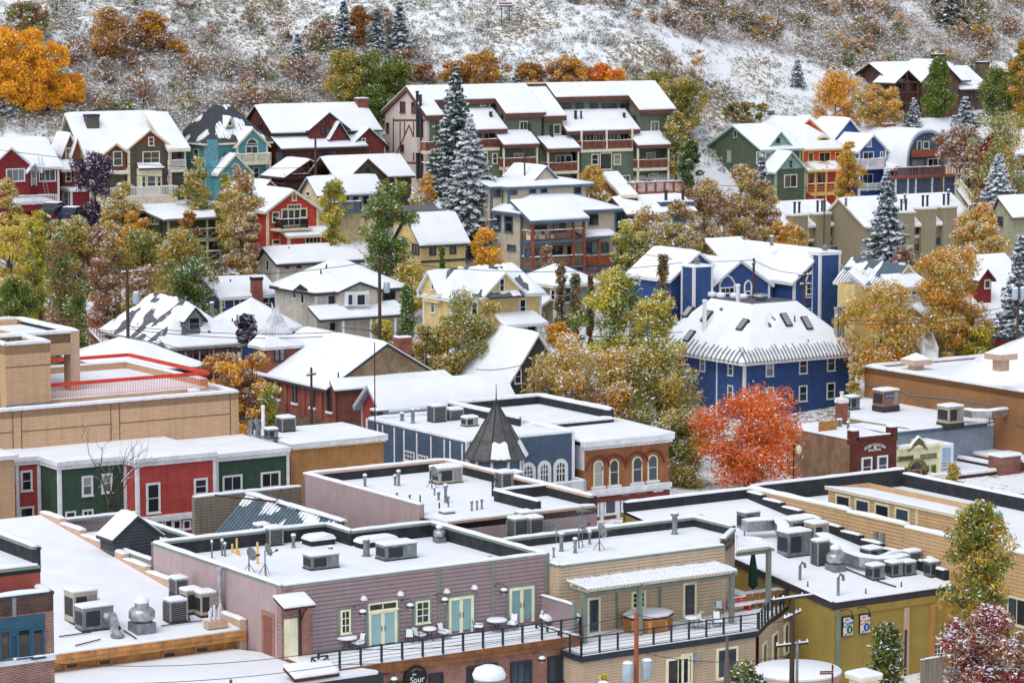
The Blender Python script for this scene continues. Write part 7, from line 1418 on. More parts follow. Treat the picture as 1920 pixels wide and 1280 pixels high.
for i in range(9):z=zq+k*(bE*(i+1)/9)+.1;A.part('parapet_step',M().box(x1-.25,x1+.2,bE*i/9,bE*(i+1)/9,z-1.5,z+.25),STUC2);A.part('snow_cap',M().cap([(x1,bE*i/9,z+.25),(x1,bE*(i+1)/9,z+.25)],.45,.15),SNOW,None,60)
zl=zX(A,900,1150,.4)-.1;A.part('lower_roof',M().box(-4,x1+4,-9,.39,zl-.8,zl),DKTRIM);A.part('lower_snow',snowquad(M(),[(-4,-9,zl),(x1+3.6,-9,zl),(x1-.5,.39,zl),(-4,.39,zl)],.25),SNOW,None,60)
A.part('downpipe',M().tube([A.loc(P(795,1000,172)),A.loc(P(800,1060,171.5)),A.loc(P(785,1110,171)),A.loc(P(790,1170,170.5))],.16,8),GALV,None,50)
# low wing behind, same mauve
D0=b1;D1=B.l(225,372,0)[0];zt=B.l(840,610,0)[1]+.15
A=at('mauve_rear_wing','low mauve rear wing with narrow charcoal roof trough','building',B.wld(0,D0+.02,0));dd=D1-D0;A.part('wall',M().box(-.02,.3,0,dd,-6,zt-.02).box(-.02,7,dd-.3,dd,-6,zt-.03),MAUVS);A.flat([(0,0),(7,0),(7,dd),(0,dd)],zt-1.1,[zt-.6,zt-.4,zt,zt],.3,CHAR,GRT,.14,skip=(0,))
fgable(A,640,890,452,345,4,2,pc('charcoal_boards','3a3d43'),DKTRIM,z0=zt-3,over=.25,oe=.15,snow=.2);RW=(A,zt-1.1)
# grey board wall and metal roof
A=Bd('grey_board_building','weathered grey board building with half-bare metal roof behind the mauve terrace building','building',1088,245,203,480);A.walls(0,aX(A,1680,185),0,.4,-2,A.h,WEATH,.2,lap=.05);A.part('snow_cap',M().cap([(0,.2,A.h),(aX(A,1680,185),.2,A.h)],.5,.16),SNOW,None,60)
p0=A.loc(P(1385,222,202.5));p1=p0+Vector((0,-13,0));p2=p1+Vector((-4.2,0,-4));p3=p0+Vector((-4.2,0,-4));o_=A.shed([tuple(p3),tuple(p2),tuple(p1),tuple(p0)],DKTRIM,.2,.12,bare=BGREY,patch=.1);A.part('ridge_snow',M().cap([p0,p1],.5,.18),SNOW,None,60);A.part('iron_strap',M().tube([A.loc(P(1200,232,202)),A.loc(P(1540,268,198)),A.loc(P(1570,198,202.5))],.06,4),BRN)
# ---------------------------------------------------------------- middle mauve roof behind
cr(8)
A=Bd('mauve_middle_building','mauve stucco building with charcoal parapets and many roof vents behind the terrace building','building',437,287,191.5,700);A7=A
T7=A.h;zr=T7-.85;cr(7);bb=A.l(1692,72,0)[0];cr(8);aR=aX(A,1100,335);Lr,br=A.t(1158,172,T7)
A.part('wall',M().box(-.02,.3,0,bb,-6,T7-.02).box(-.02,Lr,bb-.3,bb,-6,T7-.02).box(.31,Lr,-3.4,-3.1,-6,zr+.1).box(Lr-.3,Lr,-3.09,bb,-6,T7-.03),MAUVS)
A.flat([(0,-3.4),(Lr,-3.4),(Lr,bb),(0,bb)],zr,[zr+.22,T7,T7,T7],.32,CHAR,STUC2,.15,skip=(3,));A.part('left_parapet',M().box(.301,.33,0,bb,zr,T7),CHAR);A.part('snow_cap',M().cap([(.16,0,T7),(.16,bb,T7)],.4,.16),SNOW,None,60)
x0,y0=A.t(862,205,T7);x1,y1=A.t(1145,272,T7);A.part('parapet_return',M().box(x0,Lr,y0-.15,y0+.15,zr,T7-.01).box(x0-.15,x0+.15,max(-3,min(y0,y1)),y0,zr,T7-.02),CHAR);A.part('snow_cap',M().cap([(x0,max(-3,min(y0,y1)),T7),(x0,y0,T7),(Lr,y0,T7)],.34,.15),SNOW,None,60)
for u,v,h,r_ in((132,190,60,.1),(300,178,45,.08),(320,182,75,.1),(582,275,90,.1),(520,235,35,.05),(543,262,40,.08),(598,305,60,.06),(728,322,50,.07),(757,315,45,.06),(784,312,50,.07),(382,258,20,.06),(310,242,16,.06)):A.pipe(u,v,zr+.12,h,r_)
for u,v,h in((440,272,42),(547,318,46),(1000,335,26),(594,280,45)):A.pipe(u,v,zr+.12,h,.05,0,DKMETAL,False)
a_,b_=A.t(845,250,zr);A.part('bent_pipe',M().tube([(a_,b_,zr),(a_,b_,zr+1.1),(a_+.2,b_,zr+1.3),(a_+.4,b_,zr+1.1)],.08,6),DKMETAL)
# ---------------------------------------------------------------- tan building with pergola and hot tub
A=Bd('tan_pergola_building','tan boarded building with lattice pergola and hot tub deck','building',1218,628,177,1500);A4=A
T4=A.h;L4,_=A.f(1905+235,523+0)if False else(None,None);cr(9);L4=aX(A,235,522);cx_,cy_=A.t(292,458,T4);cr(8);Db=A.t(1800,372,T4+.6)[1]
A.walls(0,L4,0,.4,-8,T4-.02,TANB,.2,sep=True,lap=.045);A.part('wall',M().box(-.02,.3,.41,Db,-8,T4-.02).box(0,L4,Db-.3,Db,-8,T4-.02),TANB)
m=M();d=Vector((cx_-L4,cy_,0));m.add([(L4,0,-8),(cx_,cy_,-8),(cx_,cy_,T4+.3),(L4,0,T4)],[(0,1,2,3)]).add([(cx_,cy_,-8),(cx_,Db,-8),(cx_,Db,T4),(cx_,cy_,T4)],[(0,1,2,3)]);A.part('angled_wall',m,TANB)
A.flat([(0,0),(L4,0),(cx_,cy_),(cx_,Db),(0,Db)],T4-.15,[T4,T4+.4,T4+.6,T4+.6,T4],.3,CHAR,GRT,.14,snow=.18)
zr=T4+.02
for u,v,h,r_ in((1228,545,90,.12),(1185,580,50,.06),(1305,555,70,.1),(1386,505,60,.08),(1860,450,110,.17)):A.pipe(u,v,zr,h,r_)
for k in range(7):a_,b_=A.t(1132+k*11,470+k*5,zr);A.part('gooseneck_pipe',M().tube([(a_,b_,zr),(a_,b_,zr+1),(a_+.12,b_-.1,zr+1.12),(a_+.25,b_-.2,zr+.95)],.05,5),GALVD)
zd4=zX(A,1405,1000);bd4=A.t(1450,1117,zd4)[1];cr(9);xe=aX(A,425,985,bd4);cr(8);W4=lambda u,v,w,h,c=1,r=1,g='dark',nm='window',dr=False,b=-.04:A.win('f',b,u,v,w,h,CRTR,g,c,r,t=.13,name=nm,door=dr)
W4(1405,900,74,195,nm='door',dr=True,g='blue');W4(1655,815,78,100,2,3,'dark');cr(9);W4(35,812,72,190,nm='door',dr=True);W4(100,880,22,10);cr(8)
A.part('trim_strip',M().box(aX(A,1535,850)-.08,aX(A,1535,850)+.08,-.09,-.02,zd4,T4-1.5).box(aX(A,1775,800)-.08,aX(A,1775,800)+.08,-.09,-.02,zd4,T4-1.5),GRT)
x0=aX(A,1345,1080,bd4);A.part('deck',M().box(x0,xe,bd4,-.05,zd4-.35,zd4),STEEL);A.part('deck_snow',snowquad(M(),[(x0+.05,bd4+.05,zd4),(xe,bd4+.05,zd4),(xe,-.1,zd4),(x0+.05,-.1,zd4)],.1),SNOW,None,60)
A.rail([(x0,-.2,zd4),(x0,bd4+.1,zd4),(xe,bd4+.1,zd4)],1.05,STEEL,0,1.25,.05,.012,top=.04,mid=(.2,.4,.6,.8),cap=0);A.walls(x0+.2,xe-.1,bd4+.2,-.05,-12,zd4-.36,TANB,.17,name='lower_wall',lap=.045)
W4(1875,1230,130,190,2,1,'dark',b=bd4+.16);cr(9);W4(245,1165,118,175,2,1,'blue',b=bd4+.16);W4(20,1200,60,170,b=bd4+.16);x,z=A.f(78,1140,bd4);A.part('wall_vent',M().rings([[(x+.25*math.cos(t_/8*math.pi),bd4+y,z+.25*math.sin(t_/8*math.pi))for t_ in range(16)]for y in(.2,-.1)]),GALV,None,50)
# curved deck to the right with siding below
q=[A.loc(hit_z(u,v,A.O.z+zd4))for u,v in((425,985),(475,930),(545,880),(600,830),(628,800))];q=[(p.x,p.y)for p in q];bk=[A.loc(hit_z(u,v,A.O.z+zd4))for u,v in((480,690),(300,690))];bk=[(p.x,p.y)for p in bk];poly=q+bk
A.part('curved_deck',M().slab([(x,y,zd4-.01)for x,y in poly+[(xe,-.06)]],.35),STEEL);A.part('curved_deck_snow',M().slab([(x,y,zd4+.09)for x,y in poly+[(xe,-.06)]],.1),SNOW);A.rail([(x,y,zd4)for x,y in q+bk[:1]],1.05,STEEL,0,1.0,.05,.012,top=.04,mid=(.2,.4,.6,.8),cap=0)
for(x,y),(x2,y2)in zip(q,q[1:]):
 m=M();nb=22;H0=-10
 d=Vector((x2-x,y2-y));n_=Vector((d.y,-d.x)).normalized()*.04
 for i in range(nb):z0=zd4-.36-.17*(i+1);z1=z0+.17;m.add([(x+n_.x,y+n_.y,z0),(x2+n_.x,y2+n_.y,z0),(x2,y2,z1),(x,y,z1),(x,y,z0),(x2,y2,z0)],[(0,1,2,3),(4,5,1,0)])
 A.part('lower_wall',m,TANB);A.winm('f',((x+x2)/2+n_.x,(y+y2)/2+n_.y,zd4-2.0),min(1.2,d.length*.7),1.9,CRTR,'brown',1,1,.1,rot=math.atan2(d.y,d.x))
 # round canopy roof below
c=A.loc(P(640,1215,175));A.part('round_canopy',M().lathe([(2.55,-.5),(2.6,-.25),(2.6,0)],tuple(c),28),STUC2,None,40);A.part('round_canopy_snow',M().lathe([(2.6,0),(2.62,.1),(2.5,.2),(.1,.24)],tuple(c),28),SNOW,None,60)
# pergola
def pergola(label,pts,zt,posts,nsl,z0,A=A):
 g=at('pergola',label,'pergola',A.wld(0,0,z0));P_=[Vector((A.t(u,v,zt)[0],A.t(u,v,zt)[1],zt-z0))for u,v in pts]
 for i in range(nsl):
  k=(i+.5)/nsl;p,r=P_[0].lerp(P_[3],k),P_[1].lerp(P_[2],k);M().tube([p,r],.045,4).build('slat',TRIMC,g.o);M().cap([p+Vector((0,0,.04)),r+Vector((0,0,.04))],.13,.11,.6,.8).build('snow_cap',SNOW,g.o)
 for k in(.08,.35,.65,.92):
  p,r=P_[0].lerp(P_[1],k),P_[3].lerp(P_[2],k);M().tube([p-Vector((0,0,.1)),r-Vector((0,0,.1))],.08,4).build('purlin',TRIMC,g.o);M().cap([p+Vector((0,0,.06)),r+Vector((0,0,.06))],.14,.1,.5,.9).build('snow_cap',SNOW,g.o)
 f0,f1=P_[1].lerp(P_[0],.12),P_[2].lerp(P_[3],.12);M().tube([f0-Vector((0,0,.3)),f1-Vector((0,0,.3))],.14,4).build('beam',GRT,g.o)
 for k in posts:p=f0.lerp(f1,k);M().box(p.x-.13,p.x+.13,p.y-.13,p.y+.13,0,p.z-.2).build('post',GRT,g.o);M().tube([(p.x,p.y-.5,p.z-.15),(p.x,p.y+1.2,p.z-.15)],.1,4).build('bracket',GRT,g.o)
cr(8);pergola('snow striped lattice pergola over the hot tub deck',((1228,705),(1375,762),(1905+310,655),(1905+150,592)),zX(A,1640,690,-1.2),(.0,.36,.98),46,zd4)
cr(9);pergola('small snowy lattice pergola right of the tan building',((300,462),(300,545),(490,520),(440,478)),zX(A,380,500,.5),(.98,),14,zd4)
# hot tub
cr(8);a_,b_=A.t(1712,990,zd4);b_=max(b_,-2.9);h=empty('hot_tub',A.wld(a_,b_,zd4),A.rot,'cedar sided hot tub with snow covered lid on the deck','hot tub')
oc8=lambda r,z:[(r*1.22*math.cos(2*math.pi*k/8+.39),r*.9*math.sin(2*math.pi*k/8+.39),z)for k in range(8)]
cab=pc('hot_tub_cedar','b0783c',var=.2);o_=M().rings([oc8(1.32,0),oc8(1.32,.92)]).build('cabinet',cab,h)
for k in range(8):p,r=Vector(oc8(1.33,.46)[k]),Vector(oc8(1.33,.46)[(k+1)%8]);d=(r-p);nrm=Vector((d.y,-d.x,0)).normalized()*.03;m1,m2=p.lerp(r,.12),p.lerp(r,.88);M().add([m1+nrm+Vector((0,0,-.35)),m2+nrm+Vector((0,0,-.35)),m2+nrm+Vector((0,0,.32)),m1+nrm+Vector((0,0,.32))],[(0,1,2,3)]).build('panel',pc('hot_tub_cedar_dark','8f5c2a',var=.2),o_)
M().rings([oc8(1.38,.92),oc8(1.4,1.02),oc8(1.3,1.06)]).build('lid',BRN,h);M().rings([oc8(1.36,1.04),oc8(1.38,1.14),oc8(1.2,1.22),oc8(.3,1.25)]).build('snow_cap',SNOW,h,60)
# deck props on the right: umbrella, dining set, red cooler
cr(9)
a_,b_=A.t(318,885,zd4);r_=empty('red_bench',A.wld(a_,b_,zd4),A.rot,'bright red slatted bench by the pergola post','bench');RD=pc('bright_red_paint','c62a22')
for i in range(3):M().box(-.7,.7,.28,.32,.45+.16*i,.56+.16*i).build('back_slat',RD,r_);M().box(-.7,.7,-.25+.18*i,-.12+.18*i,.4,.44).build('seat_slat',RD,r_)
for x in(-.62,.62):M().box(x-.05,x+.05,-.25,.32,0,.4).build('leg',RD,r_)
snowquad(M(),[(-.7,-.25,.44),(.7,-.25,.44),(.7,.3,.44),(-.7,.3,.44)],.12).build('snow_cap',SNOW,r_);M().cap([(-.7,.3,.88),(.7,.3,.88)],.1,.08).build('snow_cap',SNOW,r_)
for lab,u,v,rz in(('snowy white chair beside the pergola door',205,900,2.4),('snowy wicker chair at the left of the curved deck',120,985,.4),('snowy wicker armchair by the deck railing',195,975,-.4)):pchair(lab,u,v,rz,B=A,zd=zd4)
ptable('low round snowy table by the deck railing',50,985,.45,B=A,zd=zd4)
# ---------------------------------------------------------------- olive yellow building
B=Bd('olive_yellow_building','olive yellow stucco building with ducts and fans on its snow roof','building',848,842,183,1520);A5=B
T5=B.h;L5=aX(B,1545,742);zr=T5-.05;
bL,zL=B.l(305,600,0);k5=(zL-T5)/bL;bR=B.l(362,232,L5)[0];z5f=lambda b:T5+k5*b
cr(8);aB=B.f(1570,290,bR)[0];cr(9)
w4=B.loc(A4.wld(cx_,Db,0));bm=max(w4.y+.4,bL*.9);OUT=[(0,0),(L5,0),(L5,bR),(aB,bR),(aB,bm),(0,bm)];n5=len(OUT);m=M()
for i in range(n5):(x,y),(x2,y2)=OUT[i],OUT[(i+1)%n5];m.add([(x,y,-12),(x2,y2,-12),(x2,y2,z5f(y2)-.02),(x,y,z5f(y)-.02)],[(0,1,2,3)])
B.part('wall',m,OLY);B.part('roof',M().poly([(x,y,z5f(y)-.05)for x,y in OUT]),CHAR);B.part('snow_cover',M().poly([(x,y,z5f(y)+.15)for x,y in OUT]),SNOW)
B.part('edge_flashing',M().box(-.1,L5,-.1,.02,T5-.28,T5+.16),DKTRIM);B.part('edge_flashing',M().add([(-.1,0,T5-.3),(-.1,bm,z5f(bm)-.3),(-.1,bm,z5f(bm)+.16),(-.1,0,T5+.16),(.1,0,T5+.16),(.1,bm,z5f(bm)+.16)],[(0,1,2,3),(3,2,5,4)]),DKTRIM);B.part('snow_cap',M().cap([(-.02,0,T5+.15),(L5,0,T5+.15)],.3,.12).cap([(0,.1,T5+.15),(0,bm,z5f(bm)+.15)],.3,.12),SNOW,None,60)
B.part('band',M().box(.02,L5,-.09,-.005,T5-.75,T5-.3),OLY)
B.part('rear_parapet',M().box(aB,L5,bR-.41,bR-.1,z5f(bR)-1,z5f(bR)+.75),CHAR);B.part('snow_cap',M().cap([(aB,bR-.25,z5f(bR)+.75),(L5,bR-.25,z5f(bR)+.75)],.45,.16),SNOW,None,60)
for u,c_ in((1245,STUC2),(1390,OCHRE),(1480,OCHRE)):x=aX(B,u,950);B.part('pilaster',M().box(x-.18,x+.18,-.16,0,-12,T5-.8),c_)
B.part('downpipe',M().box(.12,.32,-.2,-.02,-12,T5-.4),GRT);B.win('f',0,1425,1100,60,90,TRW,'blue',3,3,t=.08);x=aX(B,1236,1040);B.part('wall_pipe',M().tube([(x,-.15,-8),(x,-.15,zX(B,1236,980))],.08,6),STEEL)
for u,v,c1,c2,w_ in((920,962,hexc('2f7a3a'),hexc('27366f'),'green'),(1015,948,hexc('2c4fa0'),hexc('d06a2c'),'blue')):
 x,z=B.f(u,v,-.06);s_=empty('cafe_sign',B.wld(x,-.06,z),B.rot,'white cafe sign with a %s disc on the olive yellow wall'%w_,'sign');M().box(-.42,.42,-.05,.05,-.6,.6).build('border',BLACK,s_);M().box(-.38,.38,-.065,-.05,-.56,.56).build('board',WHITE,s_)
 c1m,c2m=mat('sign_disc_'+w_,c1),mat('sign_script_'+w_,c2);M().rings([[(.12+.24*math.cos(t_/10*math.pi),y,-.22+.26*math.sin(t_/10*math.pi))for t_ in range(20)]for y in(-.075,-.065)]).build('disc',c1m,s_);text('Cow',.46,c2m,s_,(0,-.08,.16),(R(90),R(-12),0));text('cafe',.14,c1m,s_,(-.18,-.08,-.46));text('Java',.15,c2m,s_,(-.1,-.08,.44));M().box(.08,.16,-.085,-.076,-.36,-.1).build('mark',WHITE,s_)
 x,z=B.f(u+15,v-75,-.5);B.part('wall_lamp',M().tube([(x-.5,-.02,z+.1),(x-.2,-.5,z+.25),(x+.1,-.6,z),(x+.1,-.6,z-.25)],.03,5).lathe([(.05,z-.2),(.14,z-.38)],(x+.1,-.6,0),8),BLACK)
b5_=B.l(392,700,-1.5)[0];q5=A4.loc(B.wld(-1.5,b5_,0));a_,b_=q5.x,q5.y;u_=empty('closed_parasol',A4.wld(a_,b_,zd4),0,'closed dark green parasol above the long wooden table','parasol');M().tube([(0,0,0),(0,0,3.4)],.04,6).build('pole',BRN,u_);M().lathe([(.1,.9),(.32,1.1),(.26,2.2),(.12,3.1),(.03,3.4)],n=9).build('canopy',pc('parasol_green','12382d'),u_);M().lathe([(.1,3.1),(.06,3.45),(.01,3.5)],n=8).build('snow_cap',SNOW,u_)
TEAK=pc('teak_wood','a8733f',var=.2);a_,b_=(q5.x-.1,q5.y-1.6);d_=empty('dining_table',A4.wld(a_,b_+.6,zd4),A4.rot,'long wooden dining table heaped with snow under the green parasol','table');M().box(-1.7,1.7,-.5,.5,.7,.76).build('table_top',TEAK,d_);snowquad(M(),[(-1.7,-.5,.76),(1.7,-.5,.76),(1.7,.5,.76),(-1.7,.5,.76)],.18).build('snow_cap',SNOW,d_,60)
for x in(-1.5,1.5):
 for y in(-.4,.4):M().box(x-.05,x+.05,y-.05,y+.05,0,.7).build('leg',TEAK,d_)
for k in range(6):
 x=-1.45+.58*k;c=empty('slatted_chair',d_.matrix_basis@Vector((x,-.85,0)),A4.rot+math.pi,'slatted wooden dining chair, number %s from the left at the snowy table'%('one','two','three','four','five','six')[k],'chair','wooden dining chairs')
 for i in range(5):M().box(-.22+.1*i,-.15+.1*i,-.24,-.2,.45,.95).build('slat',TEAK,c)
 M().box(-.25,.25,-.25,-.19,.93,1.0).build('top_rail',TEAK,c);M().box(-.25,.25,-.24,.24,.42,.46).build('seat',TEAK,c)
 for x_ in(-.22,.22):
  for y_ in(-.22,.2):M().box(x_-.03,x_+.03,y_-.03,y_+.03,0,.95 if y_<0 else.42).build('leg',TEAK,c)
 snowquad(M(),[(-.23,-.2,.46),(.23,-.2,.46),(.23,.24,.46),(-.23,.24,.46)],.12).build('snow_cap',SNOW,c)
 # ---------------------------------------------------------------- honey tan clerestory building
A=at('honey_tan_clerestory_building','honey tan boarded building with four clerestory windows and stepped snowy parapet','building',B.wld(L5+.05,-14,0));A6=A
seg=[(365,195,925,318),(920,330,1240,402),(1245,420,1540,478)];Db=A.l(365,195,0)[0];cuts=[Db,A.l(922,320,0)[0],A.l(1243,410,0)[0],0];tops=[A.l(640,258,0)[1],A.l(1080,366,0)[1],A.l(1390,448,0)[1]]
for i in range(3):A.walls(0,.4,cuts[i+1]+.01,cuts[i],-12 if i==2 else zr-2,tops[i],TANB2,.24,sep=(i<2),lap=.045);A.part('coping',M().box(-.1,.4,cuts[i+1],cuts[i],tops[i],tops[i]+.08),CREAM);A.part('snow_cap',M().cap([(.15,cuts[i+1],tops[i]+.08),(.15,cuts[i],tops[i]+.08)],.5,.2),SNOW,None,60)
zs5=lambda b:A5.O.z+z5f(b-14)-A.O.z
for i in range(10):y0_,y1_=cuts[0]-(cuts[0]-15)*i/10,cuts[0]-(cuts[0]-15)*(i+1)/10;zt_=zs5(y0_)+.55;A.part('parapet_step',M().box(-.45,-.06,y1_,y0_,zs5(y1_)-.3,zt_),CHAR);A.part('snow_cap',M().cap([(-.25,y1_+.1,zt_),(-.25,y0_-.1,zt_)],.4,.16),SNOW,None,60)
A.flat([(.05,0),(14,0),(14,Db),(.05,Db)],min(tops[1:])-.9,[tops[2]-.2,tops[1],tops[0]+.2,tops[1]-.5],.3,CHAR,None,.18,skip=(3,));A.part('rear_wall',M().box(.1,14,Db-.1,Db,-10,tops[0]+.1),CHAR);A.part('outer_wall',M().box(.42,13.98,.02,.3,-12,tops[2]-.22).box(14.01,14.1,.31,Db-.11,-12,tops[1]-.02),TANB2)
ac_=2.2;bA,zt0=A.l(815,190,ac_);bB,_=A.l(1510,350,ac_);zt0=A.l(1160,262,ac_)[1];A.walls(ac_,ac_+3.5,bB,bA,tops[1]-1.5,zt0,TANB2,.24,name='clerestory_wall',lap=.045);A.shed([(ac_-.18,bB-.1,zt0),(ac_-.18,bA+.2,zt0),(ac_+3.6,bA+.2,zt0-.5),(ac_+3.6,bB-.1,zt0-.5)],CREAM,.15,.14)
for u,v in((900,275),(1008,300),(1118,325),(1230,348)):A.win('l',ac_-.05,u,v,82,92,CREAM,'blue',1,1,t=.13)
b_,_=A.l(1310,370,ac_);A.part('corner_trim',M().box(ac_-.08,ac_,b_-.1,b_+.1,tops[1]-1,zt0-.1),CREAM)
for u,v in((1085,455),(1122,463)):b_,z_=A.l(u,v,0);A.part('meter_box',M().box(-.2,-.06,b_-.16,b_+.16,z_-.3,z_+.25).tube([(-.12,b_,z_-1.2),(-.12,b_,z_-.3)],.03,5),GALVD)
b_,z_=A.l(1870,850,0);A.win('l',-.04,1870,880,110,160,CREAM,'dark',2,1,t=.13)
A.part('teal_unit',M().box(5.5,7.5,cuts[2]-1,cuts[2]+1.2,tops[1]-1.2,tops[1]+.3),pc('sea_green_steel','6d8f8a'));A.part('snow_cap',snowquad(M(),[(5.5,cuts[2]-1,tops[1]+.3),(7.5,cuts[2]-1,tops[1]+.3),(7.5,cuts[2]+1.2,tops[1]+.3),(5.5,cuts[2]+1.2,tops[1]+.3)],.18),SNOW,None,60)
# dark gable strip of roof in front of the cream shop
pw=[A.loc(P(*q))for q in((1350,235,236),(1590,290,228),(1560,310,227),(1440,262,231))]
# ---------------------------------------------------------------- brick building, bottom left corner
cr(7)
A=Bd('left_brick_building','brown brick building with teal framed windows in the bottom left corner','building',-60,812,140,1500);DB=brickmat('brown_red_brick',hexc('875047'),hexc('6d3c36'),hexc('b9aba0'),.22,.08);L=aX(A,297,772);T=A.h;A.walls(0,L,0,.4,-8,T,DB,0);A.part('wall',M().box(L-.4,L,.41,8,-8,T-.01),DB);A.flat([(0,0),(L,0),(L,8),(0,8)],T-.6,T,.4,CHAR,DKTRIM,.18)
zb=zX(A,100,640,1.2);x1=aX(A,226,700,1.2);MS=pc('terracotta_stucco','8a4034',var=.08);A.part('penthouse_wall',M().box(0,x1,1.2,6.5,T-1,zb),MS);A.part('penthouse_parapet',M().box(0,x1,1.2,1.5,zb-.02,zb+.01),MS);A.flat([(-.02,1.18),(x1+.02,1.18),(x1+.02,6.5),(-.02,6.5)],zb-1.0+1.0,[zb+.02,zb+.9,zb+.9,zb+.02],.3,CHAR,GRT,.16)
TEALF=pc('dark_teal_frame','254c60');x0,x1=aX(A,0,1000),aX(A,247,1000);zt,zb=zX(A,120,905),zX(A,120,1140);A.part('window_surround',M().box(x0-1,x1,-.1,.01,zt-.9,zt).box(x0-1,x1,-.04,.01,zb,zt-.9),TEALF)
for u,w in((25,65),(130,80),(208,70)):A.win('f',-.03,u,1055 if u>60 else 1065,w,170,TEALF,'brown',1,2,t=.1)
A.part('stone_band',M().box(0,L+.05,-.1,0,zX(A,150,1150)-.15,zX(A,150,1150)+.12),TRW);A.part('snow_cap',M().cap([(0,-.08,zX(A,150,1150)+.12),(L,-.08,zX(A,150,1150)+.12)],.2,.1),SNOW,None,60);x,z=A.f(78,860,0);A.part('tie_plate',M().box(x-.1,x+.1,-.05,0,z-.5,z+.5),GALVD)
# ================================================================ trees
cr(1);HG='snow flecked oak scrub on the hillside'
T_=tree
for lab,u,vb,vt,w in(('leftmost blazing orange aspen at the picture edge',40,665,175,300),('tallest blazing orange aspen in the left grove',190,665,185,270),('right-hand orange aspen of the left grove',320,655,270,200),('small orange aspen at the right tip of the left grove',425,620,400,110)):T_(lab,u,vb,vt,w,lm='orange',snow=.03,name='aspen_tree',bark=BARKP,n=6000 if w>200 else 2500,leaf=.24)
T_('rust brown round tree above the orange aspens',165,225,15,270,lm='rust',lm2='olive',snow=.25,n=3500)
T_('golden brown tree left of a twin on the snowy slope',600,350,60,240,lm='brown',lm2='gold',snow=.22,n=3500);T_('golden orange tree right of its twin on the snowy slope',850,300,75,220,lm='gold',lm2='brown',snow=.15,n=3500);T_('low golden tree below the golden twins',985,330,225,130,lm='brown',lm2='gold',snow=.2)
conifer('small frosted spruce in front of the orange aspens',58,650,450,110,lm='bluesp',snow=.9);conifer('frosted spruce beside the olive trees behind the brown log house',1662,430,195,120,lm='bluesp',snow=.75)
T_('plum leaved tree in front of the dark grey house',530,1115,830,240,330,lm='plum',snow=.16,n=3500);T_('olive gold tree below the teal house',1095,1120,880,220,332,lm='mixed',lm2='olive',snow=.2,n=3500);T_('snowy buff tree right of the olive balcony house',1345,1300,955,250,321,lm='mixed',lm2='brown',snow=.38,n=4000);T_('green gold tree between teal house and red french-door house',1255,1120,985,130,328,lm='olive',lm2='yellow',snow=.15)
T_('snowy buff shrub under the white terrace rail',680,1140,1015,200,328,lm='mixed',snow=.4,name='shrub',cat='shrub');T_('golden shrub against the olive balcony house',740,1300,1180,170,318,lm='gold',snow=.15,name='shrub',cat='shrub');T_('coppery shrub in front of the olive balcony roof',1045,1330,1165,150,317,lm='brown',lm2='gold',snow=.15,name='shrub',cat='shrub');T_('snowy shrub by the corner of the olive balcony house',615,1310,1140,150,320,lm='mixed',snow=.4,name='shrub',cat='shrub');T_('buff tree at the left edge below the red cottage',40,1340,1005,170,322,lm='mixed',snow=.3);T_('yellow green tree right of the red french-door house',1860,1290,985,190,325,lm='yellow',lm2='olive',snow=.12,n=3500)
T_('low olive shrub by the parked cars',250,1330,1180,170,322,lm='olive',lm2='mixed',snow=.25,name='shrub',cat='shrub');T_('small buff shrub right of the parked cars',440,1330,1200,150,322,lm='mixed',snow=.4,name='shrub',cat='shrub');T_('yellow shrub at the left below the cars',130,1340,1190,150,321,lm='yellow',lm2='mixed',snow=.2,name='shrub',cat='shrub')
cr(2)
for lab,u,vb,vt,w,l1,l2 in(('left olive tree of the clump behind the brown log house',20,650,275,250,'olive','mixed'),('middle green tree of the clump behind the brown log house',150,660,290,250,'green','olive'),('right olive tree of the clump left of the apartment gable',300,640,335,220,'olive','green'),('low green tree below the olive clump',190,720,480,230,'green','olive')):T_(lab,u,vb,vt,w,lm=l1,lm2=l2,snow=.08,n=4500)
T_('brown tree between the hillside spruces',95,270,45,130,lm='brown',snow=.12)
for lab,u,vb,vt,w in(('left hillside spruce dusted with snow',15,275,5,100),('slim middle hillside spruce',200,300,45,90),('right hillside spruce with full skirt',325,300,5,140)):conifer(lab,u,vb,vt,w,lm='bluesp',snow=.6)
for lab,u,vb,vt,w,l1,l2,sn in(('golden bush behind the apartment ridge, leftmost of three',800,520,300,290,'gold','brown',.1),('golden brown bush behind the apartment ridge, middle of three',1050,520,360,190,'brown','gold',.12),('golden bush behind the apartment ridge, right of three',1260,530,335,260,'gold','brown',.1),('flame orange tree behind the apartment ridge',1470,530,362,230,'red','orange',.06),('rust bush left of the apartment gable',450,480,370,220,'rust','brown',.2),('rust brown bush above the apartment gable',640,470,345,170,'rust','gold',.2),('olive tree right of the apartment ridge',1760,640,395,300,'olive','mixed',.12),('flame orange tree at the right apartment eave',1795,660,470,140,'red','orange',.06),('olive tree at the right end of the apartment block',1870,1010,640,160,'olive','mixed',.25)):T_(lab,u,vb,vt,w,lm=l1,lm2=l2,snow=sn,n=3500,leaf=.2)
for lab,u,vb,vt,w in(('small frosted spruce behind the apartment ridge, left',828,490,342,95),('small frosted spruce behind the apartment ridge, middle',993,510,380,95),('tiny frosted spruce behind the apartment ridge, right',1110,510,438,70)):conifer(lab,u,vb,vt,w,lm='bluesp',snow=.8)
conifer('tall dark spruce in front of the apartment block',640,1120,355,310,347,lm='spruce',snow=.5,sparse=1.5);conifer('big spruce loaded with snow before the beige house',720,1370,650,370,338,lm='spruce',snow=1.0,sparse=1.4,ns=9)
